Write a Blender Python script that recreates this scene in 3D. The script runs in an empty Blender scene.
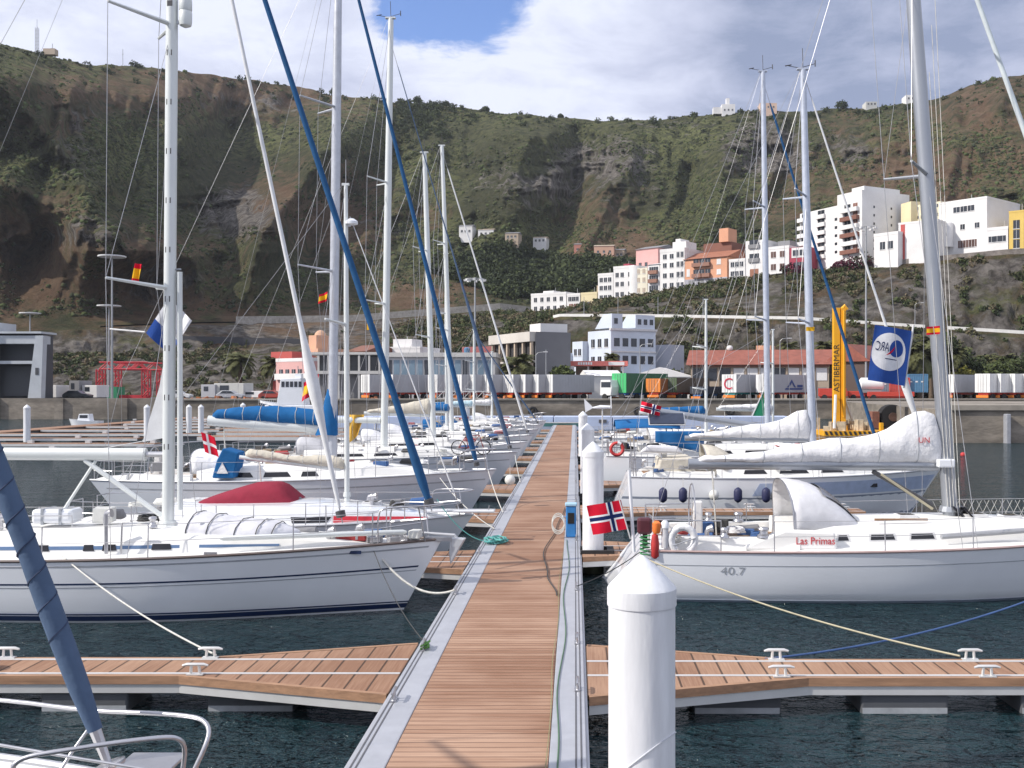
import bpy, bmesh, math, random
import numpy as np
from mathutils import Vector, Matrix, Euler
random.seed(7); RNG = np.random.default_rng(7)
R = math.radians
SC = bpy.context.scene
# ------------------------------------------------ camera, sky, sun, exposure
EYE = 4.26; FPX = 1050.0; VX = 575.0; VY = 389.0
cam_d = bpy.data.cameras.new('camera'); cam = bpy.data.objects.new('camera', cam_d)
SC.collection.objects.link(cam); SC.camera = cam
cam.location = (0, 0, EYE); cam.rotation_euler = (R(90), 0, 0)
cam_d.sensor_width = 36; cam_d.lens = 36*FPX/1024
cam_d.shift_x = (512-VX)/1024; cam_d.shift_y = (VY-384)/1024
cam_d.clip_start = 0.1; cam_d.clip_end = 6000
SUN_EL = R(38); SAX, SAY = -0.93, -0.31
_n = math.hypot(SAX, SAY); SAX /= _n; SAY /= _n
to_sun = Vector((SAX*math.cos(SUN_EL), SAY*math.cos(SUN_EL), math.sin(SUN_EL)))
world = bpy.data.worlds.new('World'); SC.world = world; world.use_nodes = True
def build_world():
    nt = world.node_tree; N = nt.nodes; L = nt.links
    for n in list(N): N.remove(n)
    out = N.new('ShaderNodeOutputWorld'); bg = N.new('ShaderNodeBackground')
    bg.inputs['Strength'].default_value = 0.10
    L.new(bg.outputs[0], out.inputs[0])
    sky = N.new('ShaderNodeTexSky'); sky.sky_type = 'NISHITA'; sky.sun_disc = False
    sky.sun_elevation = SUN_EL; sky.sun_rotation = math.atan2(SAX, SAY) % (2*math.pi)
    sky.air_density = 1.0; sky.dust_density = 0.6; sky.ozone_density = 1.5
    tc = N.new('ShaderNodeTexCoord')
    sep = N.new('ShaderNodeSeparateXYZ'); L.new(tc.outputs['Generated'], sep.inputs[0])
    def math_(op, a, b=None, clamp=False):
        m = N.new('ShaderNodeMath'); m.operation = op; m.use_clamp = clamp
        for i, x in enumerate((a, b)):
            if x is None: continue
            if isinstance(x, (int, float)): m.inputs[i].default_value = x
            else: L.new(x, m.inputs[i])
        return m.outputs[0]
    zz = math_('ADD', math_('MAXIMUM', sep.outputs['Z'], 0.0), 0.16)
    cx = math_('DIVIDE', sep.outputs['X'], zz); cy = math_('DIVIDE', sep.outputs['Y'], zz)
    com = N.new('ShaderNodeCombineXYZ'); L.new(cx, com.inputs[0]); L.new(cy, com.inputs[1])
    def noise(scale, detail, rough, dist=0.0, off=(0,0,0)):
        mp = N.new('ShaderNodeMapping'); mp.inputs['Location'].default_value = off
        L.new(com.outputs[0], mp.inputs[0])
        n = N.new('ShaderNodeTexNoise'); n.inputs['Scale'].default_value = scale
        n.inputs['Detail'].default_value = detail; n.inputs['Roughness'].default_value = rough
        n.inputs['Distortion'].default_value = dist
        L.new(mp.outputs[0], n.inputs['Vector']); return n.outputs['Fac']
    def blob(d, r0, r1):     # 1 inside, 0 outside of a patch of the sky round direction d
        v = Vector(d).normalized()
        dt = N.new('ShaderNodeVectorMath'); dt.operation = 'DOT_PRODUCT'
        nm = N.new('ShaderNodeVectorMath'); nm.operation = 'NORMALIZE'
        L.new(tc.outputs['Generated'], nm.inputs[0])
        L.new(nm.outputs[0], dt.inputs[0]); dt.inputs[1].default_value = v
        mr = N.new('ShaderNodeMapRange'); L.new(dt.outputs['Value'], mr.inputs[0])
        mr.inputs[1].default_value = math.cos(r1); mr.inputs[2].default_value = math.cos(r0)
        return mr.outputs[0]
    n1 = noise(5.0, 9, 0.62, 0.3, (3.1, 0.4, 0))
    n1b = noise(1.7, 6, 0.55, 0.3, (7.1, 0.9, 0))
    hole = blob((-0.119, 1, 0.402), 0.0, 0.105)
    cov = math_('SUBTRACT', math_('ADD', math_('ADD', math_('MULTIPLY', n1, 1.15), math_('MULTIPLY', n1b, 0.15)), 0.06), math_('MULTIPLY', hole, 0.70))
    cr = N.new('ShaderNodeMapRange'); L.new(cov, cr.inputs[0]); cr.interpolation_type = 'SMOOTHSTEP'
    cr.inputs[1].default_value = 0.26; cr.inputs[2].default_value = 0.50
    # light and grey parts of the cloud deck
    n2 = noise(1.3, 8, 0.6, 0.4, (1.3, 2.2, 0))
    n3 = noise(4.2, 9, 0.62, 0.3, (5.3, 1.2, 0))
    grey = blob((0.20, 1, 0.26), 0.0, 0.36)
    grey2 = blob((0.42, 1, 0.30), 0.0, 0.30)
    bright = blob((0.0, 1, 0.335), 0.0, 0.16)
    g = math_('ADD', math_('MULTIPLY', grey, 0.66), math_('MULTIPLY', grey2, 0.18))
    g = math_('ADD', math_('SUBTRACT', g, math_('MULTIPLY', bright, 0.50)), 0.14)
    g = math_('ADD', g, math_('MULTIPLY', math_('SUBTRACT', n2, 0.5), 1.2))
    g = math_('ADD', g, math_('MULTIPLY', math_('SUBTRACT', n3, 0.5), 1.35))
    ramp = N.new('ShaderNodeValToRGB'); L.new(g, ramp.inputs[0])
    e = ramp.color_ramp.elements
    e[0].position = 0.0; e[0].color = (0.80, 0.84, 0.99, 1)
    e[1].position = 1.0; e[1].color = (0.26, 0.315, 0.475, 1)
    m = ramp.color_ramp.elements.new(0.45); m.color = (0.56, 0.60, 0.77, 1)
    sc = N.new('ShaderNodeVectorMath'); sc.operation = 'SCALE'; sc.inputs['Scale'].default_value = 9.6
    L.new(ramp.outputs[0], sc.inputs[0])
    mix = N.new('ShaderNodeMix'); mix.data_type = 'RGBA'
    L.new(cr.outputs[0], mix.inputs[0]); ss = N.new('ShaderNodeVectorMath'); ss.operation = 'MULTIPLY'; ss.inputs[1].default_value = (1.05, 1.25, 1.75); L.new(sky.outputs[0], ss.inputs[0]); L.new(ss.outputs[0], mix.inputs[6]); L.new(sc.outputs[0], mix.inputs[7])
    L.new(mix.outputs[2], bg.inputs['Color'])
build_world()
sun_d = bpy.data.lights.new('sun', 'SUN'); sun = bpy.data.objects.new('sun', sun_d); SC.collection.objects.link(sun)
sun_d.energy = 4.3; sun_d.angle = R(0.5); sun_d.color = (1.0, 0.94, 0.86)
sun.rotation_euler = to_sun.to_track_quat('Z', 'Y').to_euler(); sun.location = (-60, -30, 80)
vs = SC.view_settings; vs.view_transform = 'Standard'; vs.look = 'None'; vs.exposure = 0.22; vs.gamma = 1.0
vs.use_curve_mapping = False
SC.cycles.max_bounces = 6; SC.cycles.transparent_max_bounces = 8
# ------------------------------------------------ helpers
COL = SC.collection
def WX(px, Y): return (px-VX)/FPX*Y
def WZ(py, Y): return EYE+(VY-py)/FPX*Y
def WP(px, py, Y): return Vector((WX(px, Y), Y, WZ(py, Y)))
_mats = {}
def M(key, col=(.5,.5,.5), rough=.5, metal=0.0, var=.12, scale=4.0, bump=0.0, bscale=None, coat=0.0, var2=0.0, vscale2=0.4, spec=0.5, stretch=None):
    """procedural material: base colour varied by two noises, roughness varied, optional bump"""
    if key in _mats: return _mats[key]
    m = bpy.data.materials.new(key); m.use_nodes = True; nt = m.node_tree; N = nt.nodes; L = nt.links
    b = N['Principled BSDF']; b.inputs['Roughness'].default_value = rough; b.inputs['Metallic'].default_value = metal
    b.inputs['Coat Weight'].default_value = coat; b.inputs['Coat Roughness'].default_value = .12
    b.inputs['Specular IOR Level'].default_value = spec
    tc = N.new('ShaderNodeTexCoord'); src = tc.outputs['Object']
    if stretch:
        mp = N.new('ShaderNodeMapping'); mp.inputs['Scale'].default_value = stretch; L.new(src, mp.inputs[0]); src = mp.outputs[0]
    n = N.new('ShaderNodeTexNoise'); n.inputs['Scale'].default_value = scale; n.inputs['Detail'].default_value = 6
    n.inputs['Roughness'].default_value = .65; L.new(src, n.inputs['Vector'])
    r = N.new('ShaderNodeMapRange'); L.new(n.outputs['Fac'], r.inputs[0])
    r.inputs[1].default_value = .3; r.inputs[2].default_value = .7; r.inputs[3].default_value = 1-var; r.inputs[4].default_value = 1+var
    fac = r.outputs[0]
    if var2:
        n2 = N.new('ShaderNodeTexNoise'); n2.inputs['Scale'].default_value = vscale2; n2.inputs['Detail'].default_value = 3
        L.new(src, n2.inputs['Vector'])
        r2 = N.new('ShaderNodeMapRange'); L.new(n2.outputs['Fac'], r2.inputs[0])
        r2.inputs[1].default_value = .35; r2.inputs[2].default_value = .65; r2.inputs[3].default_value = 1-var2; r2.inputs[4].default_value = 1+var2
        mu = N.new('ShaderNodeMath'); mu.operation = 'MULTIPLY'; L.new(fac, mu.inputs[0]); L.new(r2.outputs[0], mu.inputs[1]); fac = mu.outputs[0]
    s = N.new('ShaderNodeVectorMath'); s.operation = 'SCALE'; s.inputs[0].default_value = col[:3]; L.new(fac, s.inputs['Scale'])
    L.new(s.outputs[0], b.inputs['Base Color'])
    rr = N.new('ShaderNodeMapRange'); L.new(n.outputs['Fac'], rr.inputs[0]); rr.inputs[3].default_value = max(0,rough-.08); rr.inputs[4].default_value = min(1,rough+.1)
    L.new(rr.outputs[0], b.inputs['Roughness'])
    if bump:
        bn = N.new('ShaderNodeTexNoise'); bn.inputs['Scale'].default_value = bscale or scale*3; bn.inputs['Detail'].default_value = 4
        L.new(src, bn.inputs['Vector'])
        bu = N.new('ShaderNodeBump'); bu.inputs['Strength'].default_value = 1.0; bu.inputs['Distance'].default_value = bump
        L.new(bn.outputs['Fac'], bu.inputs['Height']); L.new(bu.outputs[0], b.inputs['Normal'])
    _mats[key] = m; return m

def chaikin(p,k=2):
    p=[Vector(q) for q in p]
    for _ in range(k):
        r=[p[0]]
        for a,b in zip(p[:-1],p[1:]): r+=[a.lerp(b,.25),a.lerp(b,.75)]
        p=r+[p[-1]]
    return p
class MB:
    def __init__(s): s.v = []; s.f = []
    def add(s, vs, fs):
        o = len(s.v); s.v += [tuple(x) for x in vs]; s.f += [tuple(i+o for i in f) for f in fs]; return s
    def box(s, x0, x1, y0, y1, z0, z1):
        return s.add([(x0,y0,z0),(x1,y0,z0),(x1,y1,z0),(x0,y1,z0),(x0,y0,z1),(x1,y0,z1),(x1,y1,z1),(x0,y1,z1)],
                     [(0,3,2,1),(4,5,6,7),(0,1,5,4),(1,2,6,5),(2,3,7,6),(3,0,4,7)])
    def obox(s, c, sx, sy, sz, rz=0, tilt=0):     # centre bottom
        m = Matrix.Translation(c) @ Matrix.Rotation(rz,4,'Z') @ Matrix.Rotation(tilt,4,'Y')
        q = MB().box(-sx/2,sx/2,-sy/2,sy/2,0,sz)
        return s.add([m @ Vector(p) for p in q.v], q.f)
    def loft(s, rings, closed=True, cap=True):
        n = len(rings[0]); o = len(s.v)
        for r in rings: s.v += [tuple(p) for p in r]
        for i in range(len(rings)-1):
            a = o+i*n; b = a+n
            for j in range(n if closed else n-1):
                k = (j+1) % n; s.f.append((a+j, a+k, b+k, b+j))
        if cap and closed:
            s.f.append(tuple(o+j for j in reversed(range(n)))); e = o+(len(rings)-1)*n; s.f.append(tuple(e+j for j in range(n)))
        return s
    def tube(s, pts, r, n=8, cap=True, sq=1.0):
        pts = [Vector(p) for p in pts]; k = len(pts)
        rs = r if isinstance(r, (list, tuple)) else [r]*k
        rings = []; up = None
        for i, p in enumerate(pts):
            d = (pts[min(i+1,k-1)]-pts[max(i-1,0)]).normalized()
            if up is None:
                ref = Vector((0,0,1)) if abs(d.z) < .9 else Vector((0,1,0))
                a = d.cross(ref).normalized()
            else: a = (up - d*up.dot(d)).normalized()
            up = a; b = d.cross(a)
            rings.append([p + a*rs[i]*math.cos(2*math.pi*j/n)*sq + b*rs[i]*math.sin(2*math.pi*j/n) for j in range(n)])
        return s.loft(rings, True, cap)
    def lathe(s, prof, c=(0,0,0), n=20):          # prof: (r, z)
        rings = [[(c[0]+r*math.cos(2*math.pi*j/n), c[1]+r*math.sin(2*math.pi*j/n), c[2]+z) for j in range(n)] for r, z in prof]
        return s.loft(rings, True, True)
    def prism(s, poly, thick, axis='y', at=0.0):   # poly in (x,z) extruded in y  (or (x,y) extruded in z)
        n = len(poly)
        if axis == 'y': A = [(p[0],at,p[1]) for p in poly]; B = [(p[0],at+thick,p[1]) for p in poly]
        elif axis == 'x': A = [(at,p[0],p[1]) for p in poly]; B = [(at+thick,p[0],p[1]) for p in poly]
        else: A = [(p[0],p[1],at) for p in poly]; B = [(p[0],p[1],at+thick) for p in poly]
        return s.add(A+B, [tuple(range(n)), tuple(reversed(range(n,2*n)))] + [(i,(i+1)%n,n+(i+1)%n,n+i) for i in range(n)])
    def ball(s, c, r, n=10, m=7, sz=1.0):
        rings = []
        for i in range(1, m):
            a = math.pi*i/m; rings.append([(c[0]+r*math.sin(a)*math.cos(2*math.pi*j/n), c[1]+r*math.sin(a)*math.sin(2*math.pi*j/n), c[2]-r*sz*math.cos(a)) for j in range(n)])
        return s.loft(rings, True, True)
    def xf(s, m):
        s.v = [tuple(m @ Vector(p)) for p in s.v]; return s
    def build(s, name, mat, parent=None, smooth=False, bevel=0.0, fixn=True, auto=None):
        me = bpy.data.meshes.new(name); me.from_pydata(s.v, [], s.f)
        if fixn and len(s.f) < 60000:
            bm = bmesh.new(); bm.from_mesh(me); bmesh.ops.recalc_face_normals(bm, faces=bm.faces); bm.to_mesh(me); bm.free()
        me.materials.append(mat)
        if smooth: me.polygons.foreach_set('use_smooth', [True]*len(me.polygons))
        o = bpy.data.objects.new(name, me); COL.objects.link(o)
        if smooth and auto is None: auto = 45
        if smooth and auto and hasattr(me, 'set_sharp_from_angle'): me.set_sharp_from_angle(angle=R(auto))
        if bevel:
            b = o.modifiers.new('bevel', 'BEVEL'); b.width = bevel; b.segments = 2; b.limit_method = 'ANGLE'; b.angle_limit = R(40)
        if parent is not None: o.parent = parent
        return o
def tag(o, label=None, cat=None, group=None, kind=None):
    if label: o['label'] = label
    if cat: o['category'] = cat
    if group: o['group'] = group
    if kind: o['kind'] = kind
    return o
def thing(name, label, cat, loc=(0,0,0), rz=0.0, group=None):
    o = bpy.data.objects.new(name, None); COL.objects.link(o); o.empty_display_size = .3
    o.location = loc; o.rotation_euler = (0,0,rz); return tag(o, label, cat, group)
def kids(o): return [c for c in bpy.data.objects if c.parent == o]
def copy_tree(o, loc=None, rz=None, label=None, scale=None):
    tree = {}
    for c in bpy.data.objects:
        if c.parent: tree.setdefault(c.parent.name, []).append(c)
    def rec(a, par):
        c = a.copy(); COL.objects.link(c); c.parent = par
        for ch in tree.get(a.name, []): rec(ch, c)
        return c
    c = rec(o, None)
    if loc is not None: c.location = loc
    if rz is not None: c.rotation_euler = (0,0,rz)
    if label: c['label'] = label
    if scale: c.scale = (scale,)*3
    return c
def text_mesh(name, txt, size, mat, parent, loc, rot, extrude=0.002, sx=1.0, font_shear=0.0):
    cu = bpy.data.curves.new(name, 'FONT'); cu.body = txt; cu.size = size; cu.extrude = extrude; cu.shear = font_shear
    cu.resolution_u = 3
    to = bpy.data.objects.new('tmp_text', cu); COL.objects.link(to)
    dg = bpy.context.evaluated_depsgraph_get(); dg.update()
    me = bpy.data.meshes.new_from_object(to.evaluated_get(dg)); bpy.data.objects.remove(to)
    me.name = name; me.materials.clear(); me.materials.append(mat)
    o = bpy.data.objects.new(name, me); COL.objects.link(o); o.parent = parent
    o.location = loc; o.rotation_euler = rot; o.scale = (sx,1,1); return o
ORD = ['first','second','third','fourth','fifth','sixth','seventh','eighth','ninth','tenth','eleventh','twelfth','thirteenth','fourteenth','fifteenth','sixteenth']
# numpy noise
def vnoise(x, y, seed=0):
    xi = np.floor(x).astype(np.int64); yi = np.floor(y).astype(np.int64); xf = x-xi; yf = y-yi
    def h(a, b):
        n = (a*374761393 + b*668265263 + seed*974634777) & 0xffffffff
        n = ((n ^ (n >> 13))*1274126177) & 0xffffffff
        return ((n ^ (n >> 16)) & 0xffff)/65535.0
    u = xf*xf*(3-2*xf); v = yf*yf*(3-2*yf)
    return (h(xi,yi)*(1-u)+h(xi+1,yi)*u)*(1-v)+(h(xi,yi+1)*(1-u)+h(xi+1,yi+1)*u)*v
def fbm(x, y, o=5, seed=0, ridged=False):
    t = 0; a = 1; w = 0
    for i in range(o):
        n = vnoise(x*2**i+i*17.3, y*2**i+i*9.1, seed+i)
        if ridged: n = 1-abs(2*n-1)
        t = t+a*n; w += a; a *= .5
    return t/w
def quick_mesh(name, V, F, mats, smooth=False, parent=None, matidx=None):
    """big meshes straight from numpy: F is (n,3) or (n,4)"""
    V = np.asarray(V, dtype=np.float32); F = np.asarray(F, dtype=np.int32); k = F.shape[1]
    me = bpy.data.meshes.new(name); me.vertices.add(len(V)); me.vertices.foreach_set('co', V.ravel())
    me.loops.add(F.size); me.loops.foreach_set('vertex_index', F.ravel())
    me.polygons.add(len(F)); me.polygons.foreach_set('loop_start', np.arange(0, F.size, k, dtype=np.int32))
    me.polygons.foreach_set('loop_total', np.full(len(F), k, dtype=np.int32))
    for m in (mats if isinstance(mats, (list, tuple)) else [mats]): me.materials.append(m)
    if matidx is not None: me.polygons.foreach_set('material_index', np.asarray(matidx, dtype=np.int32))
    me.update(calc_edges=True); me.validate()
    if smooth: me.polygons.foreach_set('use_smooth', [True]*len(me.polygons))
    o = bpy.data.objects.new(name, me); COL.objects.link(o)
    if parent is not None: o.parent = parent
    return o
# ------------------------------------------------ water
def water_mat():
    m = bpy.data.materials.new('harbour_water'); m.use_nodes = True; N = m.node_tree.nodes; L = m.node_tree.links
    b = N['Principled BSDF']; b.inputs['Base Color'].default_value = (.011,.034,.042,1); b.inputs['Roughness'].default_value = .09
    b.inputs['IOR'].default_value = 1.33
    tc = N.new('ShaderNodeTexCoord'); prev = None
    for sc, dist, det, rot in ((.55,.10,3,.3),(2.2,.055,4,.8),(8.0,.014,3,1.4)):
        mp = N.new('ShaderNodeMapping'); mp.inputs['Scale'].default_value = (1,1.7,1); mp.inputs['Rotation'].default_value = (0,0,rot)
        L.new(tc.outputs['Object'], mp.inputs[0])
        n = N.new('ShaderNodeTexNoise'); n.inputs['Scale'].default_value = sc; n.inputs['Detail'].default_value = det
        n.inputs['Distortion'].default_value = .5
        L.new(mp.outputs[0], n.inputs['Vector'])
        bu = N.new('ShaderNodeBump'); bu.inputs['Distance'].default_value = dist*9; bu.inputs['Strength'].default_value = 1
        L.new(n.outputs['Fac'], bu.inputs['Height'])
        if prev: L.new(prev, bu.inputs['Normal'])
        prev = bu.outputs[0]
    L.new(prev, b.inputs['Normal'])
    return m
wm = water_mat()
tag(MB().box(-1500,1500,-120,175,-.02,0).build('water', wm), kind='structure')
# ------------------------------------------------ hillside terrain
SKY = [(-900,70),(-400,30),(-100,34),(0,42),(30,50),(60,57),(100,62),(180,68),(230,74),(300,84),(330,92),(400,99),(450,104),(512,112),(560,115),(640,119),(690,114),(740,110),(860,107),(900,102),(940,95),(970,84),(1000,76),(1024,72),(1200,48),(1600,60),(2100,120)]
def ip(px, tab):
    a = np.array(tab, float); return np.interp(px, a[:,0], a[:,1])
S1Y = [(-900,215),(0,215),(500,212),(560,205),(800,197),(1024,190),(2100,190)]
S2Y = [(-900,236),(0,240),(200,250),(500,247),(560,236),(800,216),(1024,206),(2100,200)]
S2P = [(-900,352),(0,356),(200,356),(400,348),(500,336),(540,321),(560,316.5),(650,317),(800,319.5),(911,327),(1024,334),(2100,345)]
S4Y = [(-900,248),(0,258),(120,270),(200,284),(300,300),(500,312),(530,318),(800,266),(900,250),(1024,236),(2100,225)]
S4P = [(-900,335),(0,332),(120,326),(200,323),(350,321),(500,309),(545,314),(600,302),(660,292),(725,281),(790,273),(870,267),(1008,254),(1200,245),(2100,230)]
def zof(py, Y): return EYE+(VY-py)/FPX*Y
pxs = np.concatenate([np.arange(-900,-150,10), np.arange(-150,1180,2.2), np.arange(1180,2100,10)])
c1y=ip(pxs,S1Y); c2y=ip(pxs,S2Y); c2z=zof(ip(pxs,S2P),c2y); c4y=ip(pxs,S4Y); c4z=zof(ip(pxs,S4P),c4y)
ry=ip(pxs,[(-900,330),(-100,395),(0,430),(100,490),(200,550),(300,600),(500,600),(800,560),(1024,500),(2100,420)]); sk=ip(pxs,SKY); rz_=zof(sk,ry)
st=[(np.full_like(pxs,172.),np.full_like(pxs,1.5)),(c1y,np.full_like(pxs,2.3)),(c2y,c2z),(c2y+9,c2z+.1),(c4y-1.5,c4z-.2),(c4y+24,c4z+.2)]
y5,z5=st[-1]; p5=VY-(z5-EYE)*FPX/y5
for g,w in ((.10,.13),(.26,.33),(.46,.55),(.68,.74),(.87,.90),(1.0,1.0)):
    Y=y5+(ry-y5)*w; st.append((Y,zof(p5+(sk-p5)*g,Y)))
st.append((ry+160,rz_-8)); st.append((ry+700,rz_-60))
segs=[4,14,3,14,8,14,26,34,34,30,18,5,4]
rowsY=[];rowsZ=[]
for i,n in enumerate(segs):
    for k in range(n):
        t=k/n; rowsY.append(st[i][0]*(1-t)+st[i+1][0]*t); rowsZ.append(st[i][1]*(1-t)+st[i+1][1]*t)
rowsY.append(st[-1][0]); rowsZ.append(st[-1][1])
TY=np.array(rowsY); TZ=np.array(rowsZ)
cum=np.cumsum([0]+segs)
# smooth the upper hill along the slope so that the stations leave no creases
up=cum[5]
for _ in range(4):
    A=TZ[up+1:-1]; TZ[up+1:-1]=.25*TZ[up:-2]+.5*A+.25*TZ[up+2:]
PXg=np.broadcast_to(pxs,TY.shape).copy(); PYg=VY-(TZ-EYE)*FPX/TY
# relief: spurs and gullies pushed towards or away from the harbour
def seg_d(px,py,a,b):
    ax,ay=a;bx,by=b;dx,dy=bx-ax,by-ay;L2=dx*dx+dy*dy
    t=np.clip(((px-ax)*dx+(py-ay)*dy)/L2,0,1); qx=ax+t*dx;qy=ay+t*dy
    return np.hypot(px-qx,(py-qy)),t
def crest(poly,w,amp,wr=None):
    d=np.full(PXg.shape,1e9); side=np.zeros(PXg.shape)
    for a,b in zip(poly[:-1],poly[1:]):
        dd,_=seg_d(PXg,PYg,a,b); cr=(b[0]-a[0])*(PYg-a[1])-(b[1]-a[1])*(PXg-a[0]); m=dd<d; d=np.where(m,dd,d); side=np.where(m,np.sign(cr),side)
    if wr is None: return amp*np.exp(-(d/w)**1.35)
    dist=np.where(side<0,d/wr,d/w)      # side<0: right of a line drawn downhill
    return amp*np.where(side<0,np.maximum(0,1-dist)**1.1,np.exp(-dist**1.35))
H=np.zeros(PXg.shape)
for poly,w,amp,wr in [
    ([(-80,60),(0,86),(35,120),(72,165),(112,232)],34,74,92),
    ([(-90,150),(0,180),(55,208),(88,242),(86,300)],30,62,46),
    ([(118,262),(165,248),(196,262),(206,315)],24,46,44),
    ([(332,150),(300,190),(262,235),(246,300)],30,44,60),
    ([(150,60),(178,120),(205,190)],60,34,50),
    ([(520,118),(512,165),(500,215)],50,30,70),
    ([(0,62),(40,70),(70,90)],30,20,40)]:
    H+=crest(poly,w,amp,wr)
for poly,w,amp in [
    ([(218,262),(222,330)],13,-24),
    ([(332,130),(300,185),(262,235),(246,300)],26,40),
    ([(232,130),(215,190),(190,235)],22,-26),
    ([(430,150),(396,205),(352,250),(330,300)],22,26),
    ([(395,150),(350,200),(310,250)],12,-22),
    ([(500,130),(470,190),(430,250)],20,16),
    ([(545,115),(520,160),(515,215)],22,26),
    ([(575,130),(574,185),(560,225)],12,-30),
    ([(640,135),(620,180),(590,240)],20,20),
    ([(690,170),(681,215),(676,250)],10,-22),
    ([(735,125),(720,180),(700,240)],24,24),
    ([(795,125),(780,190)],14,-18),
    ([(880,120),(850,180),(830,240)],26,22),
    ([(1010,80),(960,150),(930,230)],34,26),
    ([(935,110),(905,175)],14,-14)]:
    H+=crest(poly,w,amp)
warp=fbm(PXg/90,PYg/90,3,5)*1.4
gul=fbm(PXg/64+warp+PYg/160,PYg/210+warp,5,11,True)-.55
med=fbm(PXg/22+warp,PYg/40,5,23,True)-.55
fin=fbm(PXg/9,PYg/9,4,31)-.5
rocky=np.zeros(PXg.shape)
for cx,cy,rx,ryy,s in [(600,165,62,34,1.0),(540,190,44,26,.9),(762,150,52,34,1.15),(500,175,40,26,.6),(235,215,55,30,1.0),(850,150,45,22,.75),(905,165,40,30,.35),(655,125,60,12,.6),(160,290,55,34,.8),(80,235,60,30,.7),(75,150,35,60,.7),(640,205,44,18,.5),(560,262,70,22,.0),(380,225,60,30,.35),(265,105,70,14,.6),(205,100,60,16,.5),(352,110,50,10,.3)]:
    rocky=np.maximum(rocky,s*np.exp(-(((PXg-cx)/rx)**2+((PYg-cy)/ryy)**2)))
rocky*=.55+.9*(fbm(PXg/26,PYg/14,4,77)); rocky=np.clip(rocky,0,1)
ledge=fbm(PXg/60,PYg/11+fbm(PXg/30,PYg/30,3,8)*2,4,55,True)-.5
fl=np.clip(fbm(PXg/6.5+warp*2,PYg/26,4,91,True)-.5,-1,1)
Hn=gul*36+med*14+fin*4+rocky*(ledge*26+fl*15)
t_idx=np.arange(TY.shape[0])[:,None]
fade=np.clip((t_idx-up-6)/40.,0,1)*np.clip((cum[11]-t_idx)/16.,0,1)
disp=(H+Hn)*fade
lowm=((t_idx>cum[1]+1)&(t_idx<cum[2]))|((t_idx>cum[3]+1)&(t_idx<cum[4]))   # lower rock banks
disp+=np.where(lowm,(med*3.0+fin*3+ledge*2.5),0)
k=1-disp/TY
TX=(PXg-VX)/FPX*TY*k; TZ2=EYE+(TZ-EYE)*k; TY2=TY*k
flat=(t_idx<cum[5])
TZ2=np.where(flat&~lowm,TZ,TZ2)
TZ2+=np.where((t_idx>=cum[11]-4),(fbm(PXg/14,PYg*0,3,41)-.5)*1.6+(fbm(PXg/40,PYg*0,3,42)-.5)*3,0)   # uneven skyline
nr,nc=TY.shape
V=np.stack([TX,TY2,TZ2],-1).reshape(-1,3)
idx=np.arange(nr*nc).reshape(nr,nc)
F=np.stack([idx[:-1,:-1],idx[:-1,1:],idx[1:,1:],idx[1:,:-1]],-1).reshape(-1,4)
brown=np.zeros(PXg.shape)
for cx,cy,rx,ryy,s in [(30,260,110,70,.95),(150,290,100,60,1.0),(340,215,70,60,.75),(300,330,220,30,.9),(275,205,50,40,.9),(590,215,60,40,.55),(620,250,70,30,.9),(690,260,60,24,.8),(800,190,70,60,.55),(930,200,130,90,.85),(980,120,90,60,.6),(400,300,120,26,.7),(850,130,70,24,.5),(1100,150,150,150,.8),(80,380,200,30,.7),(240,90,260,34,.75),(60,110,60,40,.55),(420,210,40,30,.5),(100,90,70,30,.5)]:
    brown=np.maximum(brown,s*np.exp(-(((PXg-cx)/rx)**2+((PYg-cy)/ryy)**2)))
brown=np.clip(brown*(.45+1.1*fbm(PXg/34,PYg/22,4,61)),0,1)
brown=np.where(t_idx<cum[4],np.maximum(brown,.45),brown)
rk=np.where((t_idx>cum[1])&(t_idx<cum[2]),.8,np.where((t_idx>=cum[3])&(t_idx<cum[4]),.72,rocky))
green=np.clip((fbm(PXg/70,PYg/34,5,71)-.5)*2.6+.5,0,1)
att=np.stack([brown,rk,green,np.ones_like(rk)],-1).reshape(-1,4).astype(np.float32)
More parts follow.
